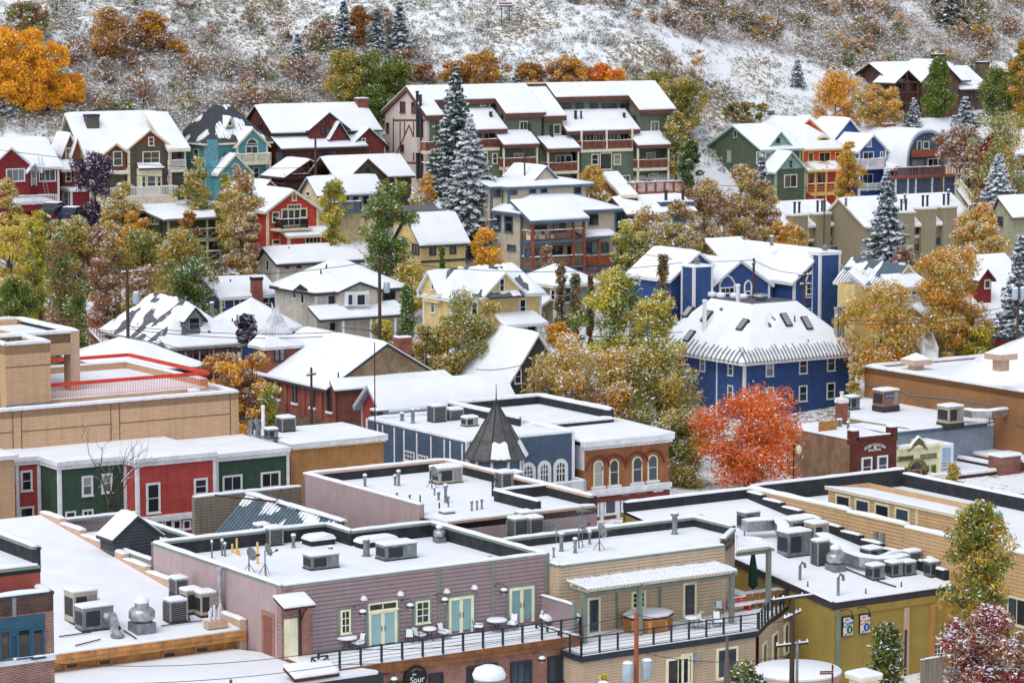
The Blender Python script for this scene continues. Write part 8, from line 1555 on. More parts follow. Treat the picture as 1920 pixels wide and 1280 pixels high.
T_('green leafy aspen left of the small yellow house',250,1540,1000,300,311,lm='green',lm2='olive',snow=.16,n=6000,bark=BARKP,name='aspen_tree');T_('thin golden tree left of the big snowy spruce',475,1200,975,140,335,lm='gold',snow=.15,n=1800);T_('golden tree in front of the apartment balconies',1400,1130,915,210,342,lm='gold',lm2='mixed',snow=.12,n=3000);T_('snowy shrub left of the golden tree below the apartments',440,1260,1080,170,334,lm='mixed',snow=.45,name='shrub',cat='shrub')
for lab,u,vb,vt,w,l1,sn in(('snowy buff tree in front of the blue barn',1730,1400,1140,230,'mixed',.4),('snowy buff tree right of the blue barn',1880,1420,1120,220,'mixed',.4)):T_(lab,u,vb,vt,w,331,lm=l1,lm2='brown',snow=sn,n=3500)
cr(3)
T_('olive tree at the foot of the open slope',30,780,425,230,lm='olive',lm2='mixed',snow=.12,n=3500);T_('low olive tree above the green gabled house',345,700,575,300,lm='olive',lm2='brown',snow=.2,n=3000)
T_('left of two rounded golden trees below the lodge',850,660,400,270,405,lm='gold',lm2='orange',snow=.16,n=6000);T_('right of two rounded golden trees below the lodge',1085,720,478,290,402,lm='gold',lm2='mixed',snow=.25,n=6000)
T_('green aspen hiding the lodge gable',1425,700,335,230,408,lm='green',lm2='olive',snow=.06,n=5500,shape='cone',z0f=.1);conifer('frosted young spruce right of the green aspen',1572,710,540,140,406,lm='bluesp',snow=.95);conifer('frosted young spruce left of the green aspen',1288,710,550,90,404,lm='bluesp',snow=.95)
for lab,u,vb,vt,w,Y,l1,l2,sn in(('green tree right of the lodge',1770,720,370,250,402,'green','olive',.1),('olive tree at the right edge by the lodge',1880,760,240,170,398,'olive','gold',.12),('large olive tree at the right edge of the upper row',1770,1040,620,330,376,'olive','mixed',.25),('pink brown snowy tree right of the arched roof house',1545,960,690,230,386,'rust','brown',.45),('snowy tree beside the arched roof house stairs',1600,1010,800,130,380,'mixed','rust',.5)):T_(lab,u,vb,vt,w,Y,lm=l1,lm2=l2,snow=sn,n=5000)
conifer('snow loaded spruce at the right edge of the upper row',1760,1130,860,175,360,lm='bluesp',snow=1.0,sparse=1.3,ns=8);conifer('blue spruce striped with snow before the tan row houses',1135,1510,945,235,335,lm='bluesp',snow=.85,sparse=1.4);conifer('dark spruce at the top right of the hill',1500,165,-50,200,lm='spruce',snow=.35);conifer('dark spruce left of another at the top right hill',1425,75,-60,120,lm='spruce',snow=.4);conifer('frosted small spruce in the scrub above the golden trees',640,480,330,80,lm='bluesp',snow=.9);conifer('small frosted conifer in front of the green gabled house',440,1050,860,66,362,lm='bluesp',snow=.95)
T_('dark green tree left of the green gabled house',38,1070,780,130,368,lm='dkgreen',lm2='green',snow=.15);T_('golden tree in front of the scarlet house',925,1140,800,170,372,lm='gold',lm2='mixed',snow=.06,n=3500)
for lab,u,vb,vt,w in(('snowy buff tree below the green house, leftmost',120,1400,1010,260),('snowy buff tree below the green house, tallest',315,1380,930,250),('snowy buff tree below the green house, rightmost',455,1400,1015,190)):T_(lab,u,vb,vt,w,350,lm='mixed',lm2='brown',snow=.36,n=5000)
T_('golden tree at the left of the pale olive house',1660,1440,1140,240,330,lm='gold',lm2='mixed',snow=.22,n=4500)
cr(6)
T_('broad golden tree flecked with snow right of the blue inn',1110,760,325,470,283,lm='gold',lm2='mixed',snow=.22,n=9000,z0f=.1);T_('golden tree with dark trunk beside the red dormer house',1480,640,110,390,287,lm='gold',lm2='mixed',snow=.2,n=7000,z0f=.25);T_('snowy golden tree behind the red dormer house',1660,230,-10,340,322,lm='mixed',lm2='gold',snow=.35,n=5500);T_('yellow green bush below the red dormer house',1650,760,565,250,286,lm='yellow',lm2='olive',snow=.08,n=3000,name='bush',cat='bush');T_('rounded golden bush behind the orange brown hall',1140,790,695,200,286,lm='gold',lm2='yellow',snow=.12,n=2200,name='bush',cat='bush');T_('small golden bush by the white stairs',1490,790,710,110,284,lm='mixed',snow=.1,name='bush',cat='bush')
conifer('snowy blue spruce at the right edge beside a pole',1875,660,55,230,284,lm='bluesp',snow=.8,sparse=1.3);T_('snowy gold shrub beside the inn corner',960,960,720,90,274,lm='mixed',snow=.35);T_('golden tree at the end of the tan row houses',610,170,0,170,325,lm='gold',lm2='mixed',snow=.2);T_('slim gold tree against the tan row houses',540,150,-10,90,326,lm='gold',snow=.2);T_('pinkish bare shrub right of the blue spruce',1235,260,130,110,330,lm='rust',snow=.4,name='shrub',cat='shrub')
T_('red orange tree in front of the blue inn',395,1520,885,570,243,lm='red',lm2='red',snow=.15,n=9000,z0f=.02,leaf=.17)
cr(5)
for lab,u,vb,vt,w,l2,sn in(('great golden tree left of three behind the brick shops',1260,1400,625,430,'gold',.4),('great golden tree middle of three behind the brick shops',1510,1420,690,440,'gold',.42),('great golden tree right of three behind the brick shops',1760,1440,640,450,'olive',.25)):T_(lab,u,vb,vt,w,254,lm='mixed',lm2=l2,snow=sn,n=9000,leaf=.18,z0f=.1)
T_('low olive gold tree filling the gap left of the red orange tree',1900,1560,1020,330,247,lm='mixed',lm2='olive',snow=.3,n=5000,leaf=.17,z0f=.02)
T_('gold topped green tree left of the inn roof',1530,690,262,390,283,lm='yellow',lm2='green',snow=.2,n=8000);T_('gold green tree leaning at the inn roof',1770,690,375,270,281,lm='yellow',lm2='olive',snow=.25,n=5000);T_('golden treetop above the green gable house',1220,700,555,150,268,lm='gold',snow=.1)
for lab,u,vb,vt,w,Y in(('slim dark aspen column, left of the pair',1225,680,205,85,294),('slim dark aspen column, right of the pair',1305,680,270,90,293),('dark columnar tree in front of the blue gothic house',1795,480,165,100,291),('tiny column tree by the grey green house',1390,420,285,40,297)):T_(lab,u,vb,vt,w,Y,lm='dkgreen',lm2='brown',shape='column',snow=.14,z0f=.03,n=2600,leaf=.15)
for lab,u,vb,vt,w in(('tall soft willow before the yellow gabled house',680,900,370,330),('right-hand willow beside the green gable house',820,900,420,240),('low willow right of the church',470,860,560,210),('middle willow right of the church',590,900,520,260)):T_(lab,u,vb,vt,w,266,lm='olive',lm2='mixed',snow=.2,n=5500,leaf=.15,bark=BARKP,name='willow_tree',multi=2)
T_('small olive tree in front of the pale grey porch',225,690,525,140,285,lm='olive',lm2='yellow',snow=.1);T_('thin green tree right of the pale grey house',368,640,345,100,287,lm='green',snow=.2,shape='column',z0f=.1);T_('golden tree beside the small yellow house',805,225,28,190,314,lm='gold',lm2='orange',snow=.1,n=3000);T_('little green tree against the small yellow house',562,250,130,55,312,lm='green',snow=.05,shape='cone');T_('golden shrubs along the small yellow house',400,330,190,220,309,lm='yellow',lm2='mixed',snow=.25,name='shrub',cat='shrub')
for lab,u,vb,vt,w,l1,sn in(('snowy gold tree right of the beige house',1600,290,-20,200,'yellow',.3),('snowy tree above the blue gothic roof',1760,280,-20,260,'mixed',.42),('snowy tree left of the blue gothic chimney',1880,250,0,200,'mixed',.42)):T_(lab,u,vb,vt,w,322,lm=l1,lm2='olive',snow=sn,n=4000)
T_('bare snowy shrub under the beige balconies',1150,240,120,130,325,lm='brown',snow=.4,n=500,name='shrub',cat='shrub')
cr(4)
for lab,u,vb,vt,w,Y,l1,l2,sn,sh in(('bright yellow tree at the left edge',70,560,0,260,290,'yellow','mixed',.06,'round'),('green tree at the left edge behind the stucco tower',90,640,300,240,270,'green','olive',.05,'round'),('slim poplar left of the red tipped one',225,560,-60,100,292,'olive','yellow',.05,'column'),('tall poplar with red tips behind the terrace',345,860,95,230,262,'green','rust',.03,'column'),('rounded green tree right of the poplar',445,790,380,170,264,'green','olive',.06,'column'),('leftmost buff tree of the hillside thicket',420,330,-20,230,305,'mixed','olive',.25,'round'),('snowy buff tree in the thicket left of the balconies',580,340,0,260,306,'mixed','brown',.4,'round'),('large olive gold tree below the olive balcony house',800,300,20,330,308,'mixed','olive',.15,'round'),('large green gold tree below the cross braced balconies',1010,420,30,300,303,'olive','mixed',.2,'round'),('green snowy tree left of the small blue house',1080,460,190,260,300,'green','olive',.22,'round'),('rust snowy tree left of the pole',580,470,180,220,292,'rust','brown',.3,'round'),('rust snowy tree right of the pole',790,450,235,230,291,'rust','mixed',.35,'round'),('snowy buff tree beside the red french-door house',1405,260,-60,120,318,'mixed','brown',.45,'round'),('orange tree beside the church, left',1250,1130,690,270,244,'orange','rust',.15,'round'),('coppery tree beside the church, right',1420,1150,725,270,245,'rust','orange',.25,'round'),('olive bush at the church corner',1510,1170,900,180,243,'yellow','olive',.15,'round'),('small plum shrub before the white pyramid roof',1372,700,505,110,270,'plum',None,.35,'round'),('gold tree at the left edge of the thicket',180,330,-30,240,300,'yellow','olive',.12,'round')):T_(lab,u,vb,vt,w,Y,lm=l1,lm2=l2,snow=sn,shape=sh,n=6000 if w>200 else 3000,z0f=.05 if sh=='column' else.12,leaf=.17)
# near trees
cr(9)
T_('dark olive tree in front of the honey tan wall',1650,1040,275,400,174,lm='olive',lm2='mixed',snow=.08,n=9000,leaf=.16,z0f=.03,dens=9);T_('crimson tree heaped with snow in the right corner',1690,1420,840,470,160,lm='crim',lm2='rust',snow=.46,n=8000,dens=4,leaf=.16,z0f=.2);T_('conical dark green tree before the olive yellow wall',1130,1420,945,400,160,lm='dkgreen',lm2='olive',snow=.2,n=9000,dens=4,leaf=.15,shape='cone',z0f=.05);T_('dark green treetop at the bottom edge below the tan deck',350,1560,1150,420,158,lm='dkgreen',lm2='olive',snow=.22,n=8000,dens=4,leaf=.15,shape='cone',z0f=.05);T_('slim gold green street tree before the brick awning shop',1505,330,55,150,238,lm='mixed',lm2='olive',snow=.15,shape='cone',leaf=.14,n=1800,z0f=.1);T_('tiny gold treetop at the bottom centre',-440,1420,1225,110,160,lm='yellow',snow=.1,n=900,leaf=.12,shape='cone')
T_('brown leafed shrub right of the crimson tree',1870,1420,960,130,158,lm='brown',snow=.45,n=2000,leaf=.13);cr(7)
p=P(610,460,203);bare_tree('bare_tree','bare snow-lined tree in front of the green and red storefronts',Vector((p.x,p.y,p.z-1.0)),10.5,6,5,snow=.45);T_('low brown leafed shrub at the foot of the bare tree',640,470,330,170,203,lm='brown',snow=.25,n=900,leaf=.12,name='shrub',cat='shrub',grd=False)
# shared scrub on the hillside
cr(0)
BM=[]
for i,(l1,l2,sn,tw)in enumerate((('brown','thicket',.35,1),('rust','thicket',.4,1),('sage','brown',.45,1),('gold','thicket',.3,1),('olive','sage',.3,1),('rust','brown',.35,1),('mixed','sage',.38,1),('sage','olive',.45,1))):
 for j in range(2):me,cs=crown(700+i*3+j,2.4,3.0,.15,'round',l1,560,.17,sn,l2);tm=trunk_mesh(800+i,2.4,.2,cs,.04,BARK,multi=3);t0=tm.build('trunk',BARK);BM.append((me,t0.data,i));bpy.data.objects.remove(t0)
LMK=((110,'above the red cottage'),(340,'above the dark grey house'),(480,'above the teal house'),(720,'above the brown log house'),(960,'above the apartment gable'),(1130,'above the apartment ridge'),(1330,'above the right apartment end'),(1500,'above the green gabled house'),(1660,'above the golden trees'),(1800,'above the timber lodge'),(9999,'at the right edge'))
LMK2=((130,'by the left edge below the red cottage'),(260,'left of the olive balcony house'),(400,'below the olive balcony house'),(640,'below the red french-door house'),(800,'near the small yellow house'),(1000,'near the beige terraced house'),(1250,'right of the beige house'),(1450,'near the blue gothic house'),(1650,'near the yellow porch house'),(9999,'near the red dormer house'))
USED=set()
KN=('brown','rust','grey','golden','olive','russet','buff','grey green')
def scrub(zone,n,u0,u1,v0,v1,kinds,smin,smax,seed,test=None,y0=350):
 rnd=random.Random(seed);k=tries=0
 while k<n and tries<n*12:
  tries+=1
  for _ in range(20):
   u,v=rnd.uniform(u0,u1),rnd.uniform(v0,v1)
   if not test or test(u,v):break
  p=ground_hit(u,v,y0);me,tm,kd=rnd.choice([b for b in BM if b[2]in kinds]);s_=rnd.uniform(smin,smax);md=(smin+smax)/2
  if y0==350:lab='%s %s scrub bush %s the slope %s'%('big' if s_>md else 'small',KN[kd],'at the top of' if v<40 else 'high on' if v<110 else 'low on',next(t for x,t in LMK if u<x))
  else:lab='%s %s snowy shrub %s %s'%('big' if s_>md else 'small',KN[kd],'higher up' if v<(v0+v1)/2 else 'lower down',next(t for x,t in LMK2 if u<x))
  if lab in USED:continue
  USED.add(lab);k+=1
  o=empty('scrub_bush',p,rnd.uniform(0,6.28),lab,'bush',zone);o.scale=(s_,s_,s_*rnd.uniform(.8,1.15));obj('crown',me,o);obj('trunk',tm,o)
scrub('left slope scrub',62,90,780,70,240,(0,1,2,4,6,5),.8,1.6,1,lambda u,v:v>95+35*math.sin(u*.02)and v<235)
scrub('upper left scrub',24,0,780,-5,90,(2,7,4,1),.6,1.2,2)
scrub('right slope scrub',84,1275,1940,-5,150,(0,1,3,4,5,6,7),.8,1.7,3,lambda u,v:v<75+(u-1275)*.17)
scrub('upper middle scrub',18,1000,1300,-8,55,(1,2,5,0),.7,1.3,4,lambda u,v:v<15+(u-1000)*.14)
scrub('apartment scrub',14,560,1330,118,170,(0,3,1),.6,1.1,5)
scrub('left house shrubs',26,0,520,385,560,(0,2,4,6,3),.7,1.4,6,None,285)
scrub('middle house shrubs',18,640,1920,380,640,(0,2,4,6,3),.6,1.2,7,None,285)
# ================================================================ roof equipment
def unit(lab,B,z,u,v,w,d,h,kind='cond',lift=.08,name=None,rz=0):
 zz=z(B,u,v)if callable(z)else z
 a,b=B.t(u,v,zz);o=empty(name or{'cond':'condenser_unit','pack':'rooftop_air_unit','box':'vent_housing'}[kind],B.wld(a,b+d/2,zz),B.rot+rz,lab,'air unit' if kind!='box' else 'vent','rooftop equipment');x,y=w/2,d/2;cs={'cond':ACG,'pack':ACW,'box':GALVD}[kind];t=lift+h
 M().box(-x-.04,x+.04,-y-.04,y+.04,0,lift).build('base',DKMETAL,o)
 if kind=='cond':
  M().box(-x+.03,x-.03,-y+.03,y-.03,lift,t-.06).build('coil',ACD,o);M().box(-x,x,-y,y,t-.1,t).build('lid',cs,o)
  for i,j in((-1,-1),(1,-1),(1,1),(-1,1)):M().box(i*x-.04,i*x+.04,j*y-.04,j*y+.04,lift,t-.1).build('corner_post',cs,o)
  n=max(4,int(h/.12));q=M()
  for i in range(n):q.box(-x+.01,x-.01,-y+.01,y-.01,lift+(h-.12)*(i+.5)/n-.012,lift+(h-.12)*(i+.5)/n+.012)
  tag(q.build('louvre_fins',cs,o),kind='stuff');M().lathe([(min(x,y)*.8,t),(min(x,y)*.8,t+.04)],n=14).build('fan_ring',DKMETAL,o)
 else:
  M().box(-x,x,-y,y,lift,t).build('casing',cs,o);M().box(-x*.8,x*.1,-y-.02,-y+.02,lift+h*.15,t-h*.15).build('grille',ACD,o);M().box(x*.25,x*.85,-y-.025,-y+.02,lift+h*.12,t-h*.12).build('access_panel',GALVD if kind=='box' else ACG,o);M().box(-x-.025,-x+.02,-y*.8,y*.8,lift+h*.2,t-h*.2).build('side_grille',ACD,o);M().box(-x-.03,x+.03,-y-.03,y+.03,t-.05,t).build('top_flange',cs,o)
 snowquad(M(),[(-x,-y,t),(x,-y,t),(x,y,t),(-x,y,t)],.17,.08).build('snow_cap',SNOW,o,60);return o
def fan(lab,B,z,u,v,r,h):
 zz=z(B,u,v)if callable(z)else z;a,b=B.t(u,v,zz);o=empty('exhaust_fan',B.wld(a,b+r,zz),B.rot,lab,'exhaust fan','rooftop equipment');M().box(-r*.8,r*.8,-r*.8,r*.8,0,h*.3).build('curb',GALVD,o);M().lathe([(r*.7,h*.3),(r,h*.42),(r,h*.62),(r*.8,h*.7)],n=16).build('bowl',GALV,o,50);M().lathe([(r*.55,h*.7),(r*.55,h*.86),(r*.2,h*.92)],n=16).build('motor_cap',GALV,o,50);M().lathe([(r*.57,h*.86),(r*.56,h*.95),(r*.2,h*1.04)],n=14).build('snow_cap',SNOW,o,60)
def dish(lab,B,z,u,v,r,h,rz=0):
 a,b=B.t(u,v,z);o=empty('satellite_dish',B.wld(a,b,z),B.rot+rz,lab,'satellite dish','rooftop equipment');M().tube([(0,0,0),(0,0,h)],.04,6).build('mast',GALVD,o);q=M().lathe([(.02,.02),(r*.5,.05),(r,.16),(r,.18),(r*.5,.07),(.02,.04)],n=16).build('dish',ACG,o,60,(0,-.1,h));q.rotation_euler=(R(65),0,R(25));M().tube([(0,-.1,h-r*.6),(.25,-.75,h+.05)],.025,5).build('arm',DKMETAL,o);M().tube([(.2,-.65,h+.05),(.28,-.8,h+.08)],.07,6).build('receiver',DKMETAL,o)
 for k in range(3):M().tube([(0,0,h*.5),(.4*math.cos(k*2.1),.4*math.sin(k*2.1),0)],.02,4).build('stay',DKMETAL,o)
def duct(lab,B,z,pts,w,h,up=.3,mt=None):
 zz=lambda u,v:z(B,u,v)if callable(z)else z
 P_=[Vector((*B.t(u,v,zz(u,v)),zz(u,v)+up))for u,v in pts];o=at('roof_duct',lab,'duct',B.wld(*P_[0]),group='rooftop equipment').o;P_=[p-P_[0]for p in P_];rs=[]
 for i,p in enumerate(P_):
  d=(P_[min(i+1,len(P_)-1)]-P_[max(0,i-1)]).normalized();s_=Vector((-d.y,d.x,0))*w/2;rs.append([tuple(p+s_),tuple(p-s_),tuple(p-s_+Vector((0,0,h))),tuple(p+s_+Vector((0,0,h)))])
 M().rings(rs).build('duct_run',mt or GALV,o);M().cap([p+Vector((0,0,h))for p in P_],w*1.02,.16,.5).build('snow_cap',SNOW,o,60)
 for r_ in rs[1:]:M().rings([[tuple(Vector(q)*1.0+(Vector(q)-sum((Vector(k)for k in r_),Vector())/4)*.06)for q in r_]]*1+[[tuple(Vector(q)+(Vector(q)-sum((Vector(k)for k in r_),Vector())/4)*.06+Vector((.05,.05,0)))for q in r_]]).build('flange',GALVD,o)
 for p in P_[::2]:M().box(p.x-.04,p.x+.04,p.y-.04,p.y+.04,-up,0).build('support_leg',GALVD,o)
def skylight(lab,B,z,u,v,w,d):
 z=z(B,u,v)if callable(z)else z;a,b=B.t(u,v,z);o=empty('domed_skylight',B.wld(a,b+d/2,z),B.rot,lab,'skylight','rooftop equipment');M().box(-w/2,w/2,-d/2,d/2,0,.35).build('curb',CHAR,o);M().rings([[(x*w/2*k,y*d/2*k,zz)for x,y in((-1,-1),(1,-1),(1,1),(-1,1))]for k,zz in((1.05,.33),(1.05,.42),(.9,.6),(.6,.68))]).build('snow_cap',SNOW,o,60)
def zsh(B,u,v):
 z=zq
 for _ in range(8):z=zq+.22+k2*max(0,B.t(u,v,z)[1])
 return z
k2=2.6/bE;cr(7)
unit('tall beige air unit on the left sloping snow roof',A2,zsh,480,945,1.5,1.3,1.75,'pack');unit('silver air unit with curved duct on the left sloping roof',A2,zsh,550,985,1.9,1.1,1.25,'box');fan('large silver mushroom fan on the left sloping roof',A2,zsh,826,1008,.75,2.0);fan('small fan behind the silver unit on the left roof',A2,zsh,553,880,.3,.8)
for lab,u,v,w,h,kd,lf in(('dark condenser beside two beige ones on the left roof',998,942,1.05,1.15,'cond',.1),('left beige condenser against the mauve wall',1085,893,1.0,1.25,'pack',.1),('right beige condenser against the mauve wall',1165,908,1.0,1.25,'pack',.1),('raised condenser on a stand by the mauve wall',1018,822,.75,.85,'cond',.45)):unit(lab,A2,zsh,u,v,w,.9,h,kd,lf)
p=[A2.loc(A2.wld(*A2.t(u,v,zsh(A2,u,v)),zsh(A2,u,v)))for u,v in((520,960),(620,975),(655,1020))];q=at('curved_duct','curved galvanised duct elbow in front of the silver unit','duct',A2.wld(*p[0]));q.part('elbow',M().tube([Vector((0,-.3,.75)),p[1]-p[0]+Vector((0,-.2,.7)),p[2]-p[0]+Vector((-.1,0,.45)),p[2]-p[0]+Vector((0,0,0))],.32,8),GALV,None,40);q.part('flange',M().lathe([(.4,0),(.4,.1)],tuple(p[2]-p[0]),10),GALVD)
a_,b_=A2.t(1205,968,zsh(A2,1205,968));q=at('pipe_cluster','box of upright white pipes at the right end of the left roof','pipes',A2.wld(a_,b_,zsh(A2,1205,968)));q.part('box',M().box(-.65,.65,-.3,.3,0,.4),STUC2)
for i in range(6):q.part('pipe',M().tube([(-.4+.15*i,.1*(i%2),.3),(-.4+.15*i,.1*(i%2),1+.15*(i%3))],.06,6),TRW)
for i,pp in enumerate((((330,1025),(510,1000)),((690,990),(760,1035)),((900,965),(1130,935)),((1050,890),(1060,940)),((420,1075),(560,1040)))):q=[Vector((*A2.t(u,v,zsh(A2,u,v)),zsh(A2,u,v)+.06))for u,v in pp];A2.part('conduit_pipe',M().tube(q,.04,5),BRN)
z3=zf+.16
unit('left of two dark condensers on the mauve terrace roof',A3,z3,1478,498,.8,.8,1.0);unit('right of two dark condensers on the mauve terrace roof',A3,z3,1543,515,.9,.8,1.0);unit('wide grey air unit at the front of the mauve terrace roof',A3,z3,1815,645,1.9,1.0,.75,'box');skylight('domed skylight at the back of the mauve terrace roof',A3,z3,1805,512,1.7,1.2)
dish('left satellite dish near the mauve parapet corner',A3,z3,1390,665,.42,1.1);dish('right satellite dish on a tripod near the mauve parapet corner',A3,z3,1480,680,.42,1.5,.3)
for u,v,h,r_ in((1183,585,85,.05),(1240,568,75,.06),(1256,572,60,.06),(1638,525,60,.1),(1845,555,25,.09)):A3.pipe(u,v,z3,h,r_,1.6)
for u,v,h in((1297,552,50),(1322,560,90),(1438,615,125),(1332,568,30)):A3.pipe(u,v,z3,h,.07,0,YTRIM,False)
cr(8)
skylight('long snow capped skylight in the mauve terrace roof',A3,z3,215,520,2.6,.9);A3.pipe(140,572,z3,85,.2,1.1);unit('large blue grey air unit on the mauve terrace roof',A3,z3,335,592,2.2,1.2,.85,'box');fan('silver mushroom fan at the back of the mauve terrace roof',A3,z3,565,500,.38,1.1);A3.pipe(622,490,z3,55,.17,1.2);unit('dark unit by the rear parapet of the mauve terrace roof',A3,z3,605,408,.8,.7,.9);A3.part('parapet_box',M().box(aX(A3,830,450,b4*.4)-.15,aX(A3,830,450,b4*.4)+.15,b4*.4-.1,b4*.4+.1,z3,T-1.0+1.0+.0),GRT)
z7=A7.h-.7;unit('beige and brown package unit on the middle mauve roof',A7,z7,612,168,1.9,1.3,1.0,'pack');unit('left of two condensers in the parapet of the middle mauve roof',A7,z7,930,192,.9,.9,.95);unit('right of two condensers in the parapet of the middle mauve roof',A7,z7,982,186,.9,.9,.85);dish('satellite dish beside the package unit',A7,z7,505,192,.38,1.1)
z4=T4+.03
for lab,u,v in(('front left of three condensers behind the tan roof',1005,462),('right of three condensers behind the tan roof',1092,458),('rear of three condensers behind the tan roof',1045,428)):unit(lab,A4,z4,u,v,.95,.9,1.0)
dish('left satellite dish on the tan roof',A4,z4,1325,525,.5,1.5);dish('right satellite dish on the tan roof',A4,z4,1440,540,.45,1.2);a_,b_=A4.t(1345,525,z4);q=at('roof_antenna','thin wire antenna between the dishes on the tan roof','antenna',A4.wld(a_,b_,z4));q.part('mast',M().tube([(0,0,0),(0,0,2.6)],.025,5),GALVD)
for i in range(5):q.part('element',M().tube([(-.6+.08*i,-.3+.15*i,2.3),(.6-.08*i,-.3+.15*i,2.3)],.014,4),GALVD)
cr(9)
def z5(B,u,v):
 z=T5
 for _ in range(8):z=z5f(B.t(u,v,z)[1])+.15
 return z
for lab,u,v,w,d,h,kd in(('dark blower unit at the back of the duct roof',392,428,1.2,1,1.1,'box'),('grey air unit behind the duct pile',668,470,2.0,1.3,1.1,'pack'),('large grey air unit with open louvre in the duct pile',655,575,1.9,1.2,1.5,'box'),('beige air unit right of the duct pile',775,500,1.2,1.1,1.2,'pack'),('beige louvred condenser in front of the long snowy duct',787,625,.95,.7,1.5,'cond'),('square duct end box, left, on the yellow building',1095,705,.95,.8,.8,'box'),('square duct end box, middle, on the yellow building',1200,688,.9,.8,.8,'box'),('square duct end box, right, on the yellow building',1272,680,.9,.8,.75,'box'),('beige condenser near the honey tan wall',1300,650,.95,.7,1.1,'cond'),('snowy vent hood behind the long duct',1080,602,1.1,1.0,.7,'box'),('silver outlet box at the end of the round duct',1407,690,.7,.7,.9,'box')):unit(lab,A5,z5,u,v,w,d,h,kd)
fan('stacked silver exhaust fan in front of the long duct',A5,z5,885,665,.6,1.7);duct('long snow covered duct snaking across the yellow building roof',A5,z5,((770,520),(830,560),(890,585),(930,625),(1000,650),(1085,660),(1180,655),(1250,640)),.85,.6);duct('silver square duct left of the duct pile',A5,z5,((345,475),(450,468),(530,465),(560,500),(565,545)),.8,.7,.5);duct('branch duct behind the long snowy duct',A5,z5,((1085,650),(1160,618),(1240,600)),.5,.4)
duct('round silver duct beside the honey tan wall',A5,z5,((1345,605),(1375,640),(1405,680)),.6,.55,.35);skylight('small snowy roof hatch at the left of the duct roof',A5,z5,82,392,1.2,.9)
for u,v,s_ in((655,705,1),(868,790,1.2)):zz=z5(A5,u,v);a_,b_=A5.t(u,v,zz);A5.part('gooseneck_pipe',M().tube([(a_,b_,zz),(a_,b_,zz+.9*s_),(a_+.15,b_,zz+1.1*s_),(a_+.35,b_,zz+1.0*s_),(a_+.4,b_,zz+.75*s_)],.1,7),GALVD,None,50)
for u,v in((698,740),(1022,780),(1220,742)):A5.pipe(u,v,z5(A5,u,v),28,.04,0,DKMETAL,False)
A5.part('conduit_pipe',M().tube([Vector((*A5.t(u,v,z5(A5,u,v)),z5(A5,u,v)+.08))for u,v in((905,645),(1040,700),(1190,748))],.05,5),DKMETAL)
cr(7);unit('snowy condenser in the charcoal roof trough',RW[0],RW[1]+.15,715,560,1.0,.9,1.1);a_,b_=RW[0].t(830,525,RW[1]);RW[0].part('bent_pipe',M().tube([(a_,b_,RW[1]),(a_,b_,RW[1]+1.4),(a_-.3,b_,RW[1]+1.5),(a_-.5,b_,RW[1]+1.3)],.1,7),TRW,None,50)
cr(12);zb_=SLBB.h-.1
unit('tall dark condenser on the slate blue roof',SLBB,zb_,497,165,1.1,1,1.2);unit('low dark condenser on the slate blue roof',SLBB,zb_,597,152,1.2,1,.75);unit('white vent box near the turret',SLBB,zb_,690,190,1.1,.8,.6,'pack');unit('brown chimney box at the far end of the slate blue roof',SLBB,zb_,150,138,1.2,.9,.5,'box')
for u,v,h,r_ in((268,155,35,.14),(333,170,75,.15),(365,120,25,.1)):SLBB.pipe(u,v,zb_,h,r_,1.3)
cr(11);zo=OCH.h+.25;unit('grey condenser at the back of the ochre roof',OCH,zo,465,1140,1.1,1,.95);unit('low vent box on the ochre roof',OCH,zo,333,1200,.8,.7,.6,'box')
for u in(140,200):a_,b_=OCH.t(u,1160,zo);OCH.part('exhaust_hood',M().tube([(a_,b_,zo),(a_,b_,zo+1),(a_+.25,b_-.2,zo+1.1),(a_+.4,b_-.3,zo+.7)],.22,8),GALVD,None,50)
OCH.pipe(245,1165,zo,230,.13,1.1,TRW)
cr(13);zh=zr2+.15
o=unit('brown evaporative cooler with blue label on stilts',HL,zh,805,525,1.8,1.5,1.4,'pack',.45)
for c in o.children:
 if c.name.startswith(('casing','grille')):c.data.materials[0]=pc('cooler_brown','7a5644')
M().box(-.75,.15,-.8,-.76,1.25,1.6).build('label_plate',mat('label_blue',hexc('26407c')),o);text('AeroCool',.19,WHITE,o,(-.3,-.82,1.42))
unit('grey drum unit beside the blue inn',HL,zh,535,510,1.0,1.0,1.0,'box');unit('beige evaporative cooler with long curved duct',HL,zr3+.15,1290,655,1.7,1.5,1.4,'pack',.5);duct('long curved silver duct on stilts on the right roofs',HL,zr3+.15,((1330,625),(1420,640),(1540,640),(1660,625),(1740,615)),.7,.6,.8)
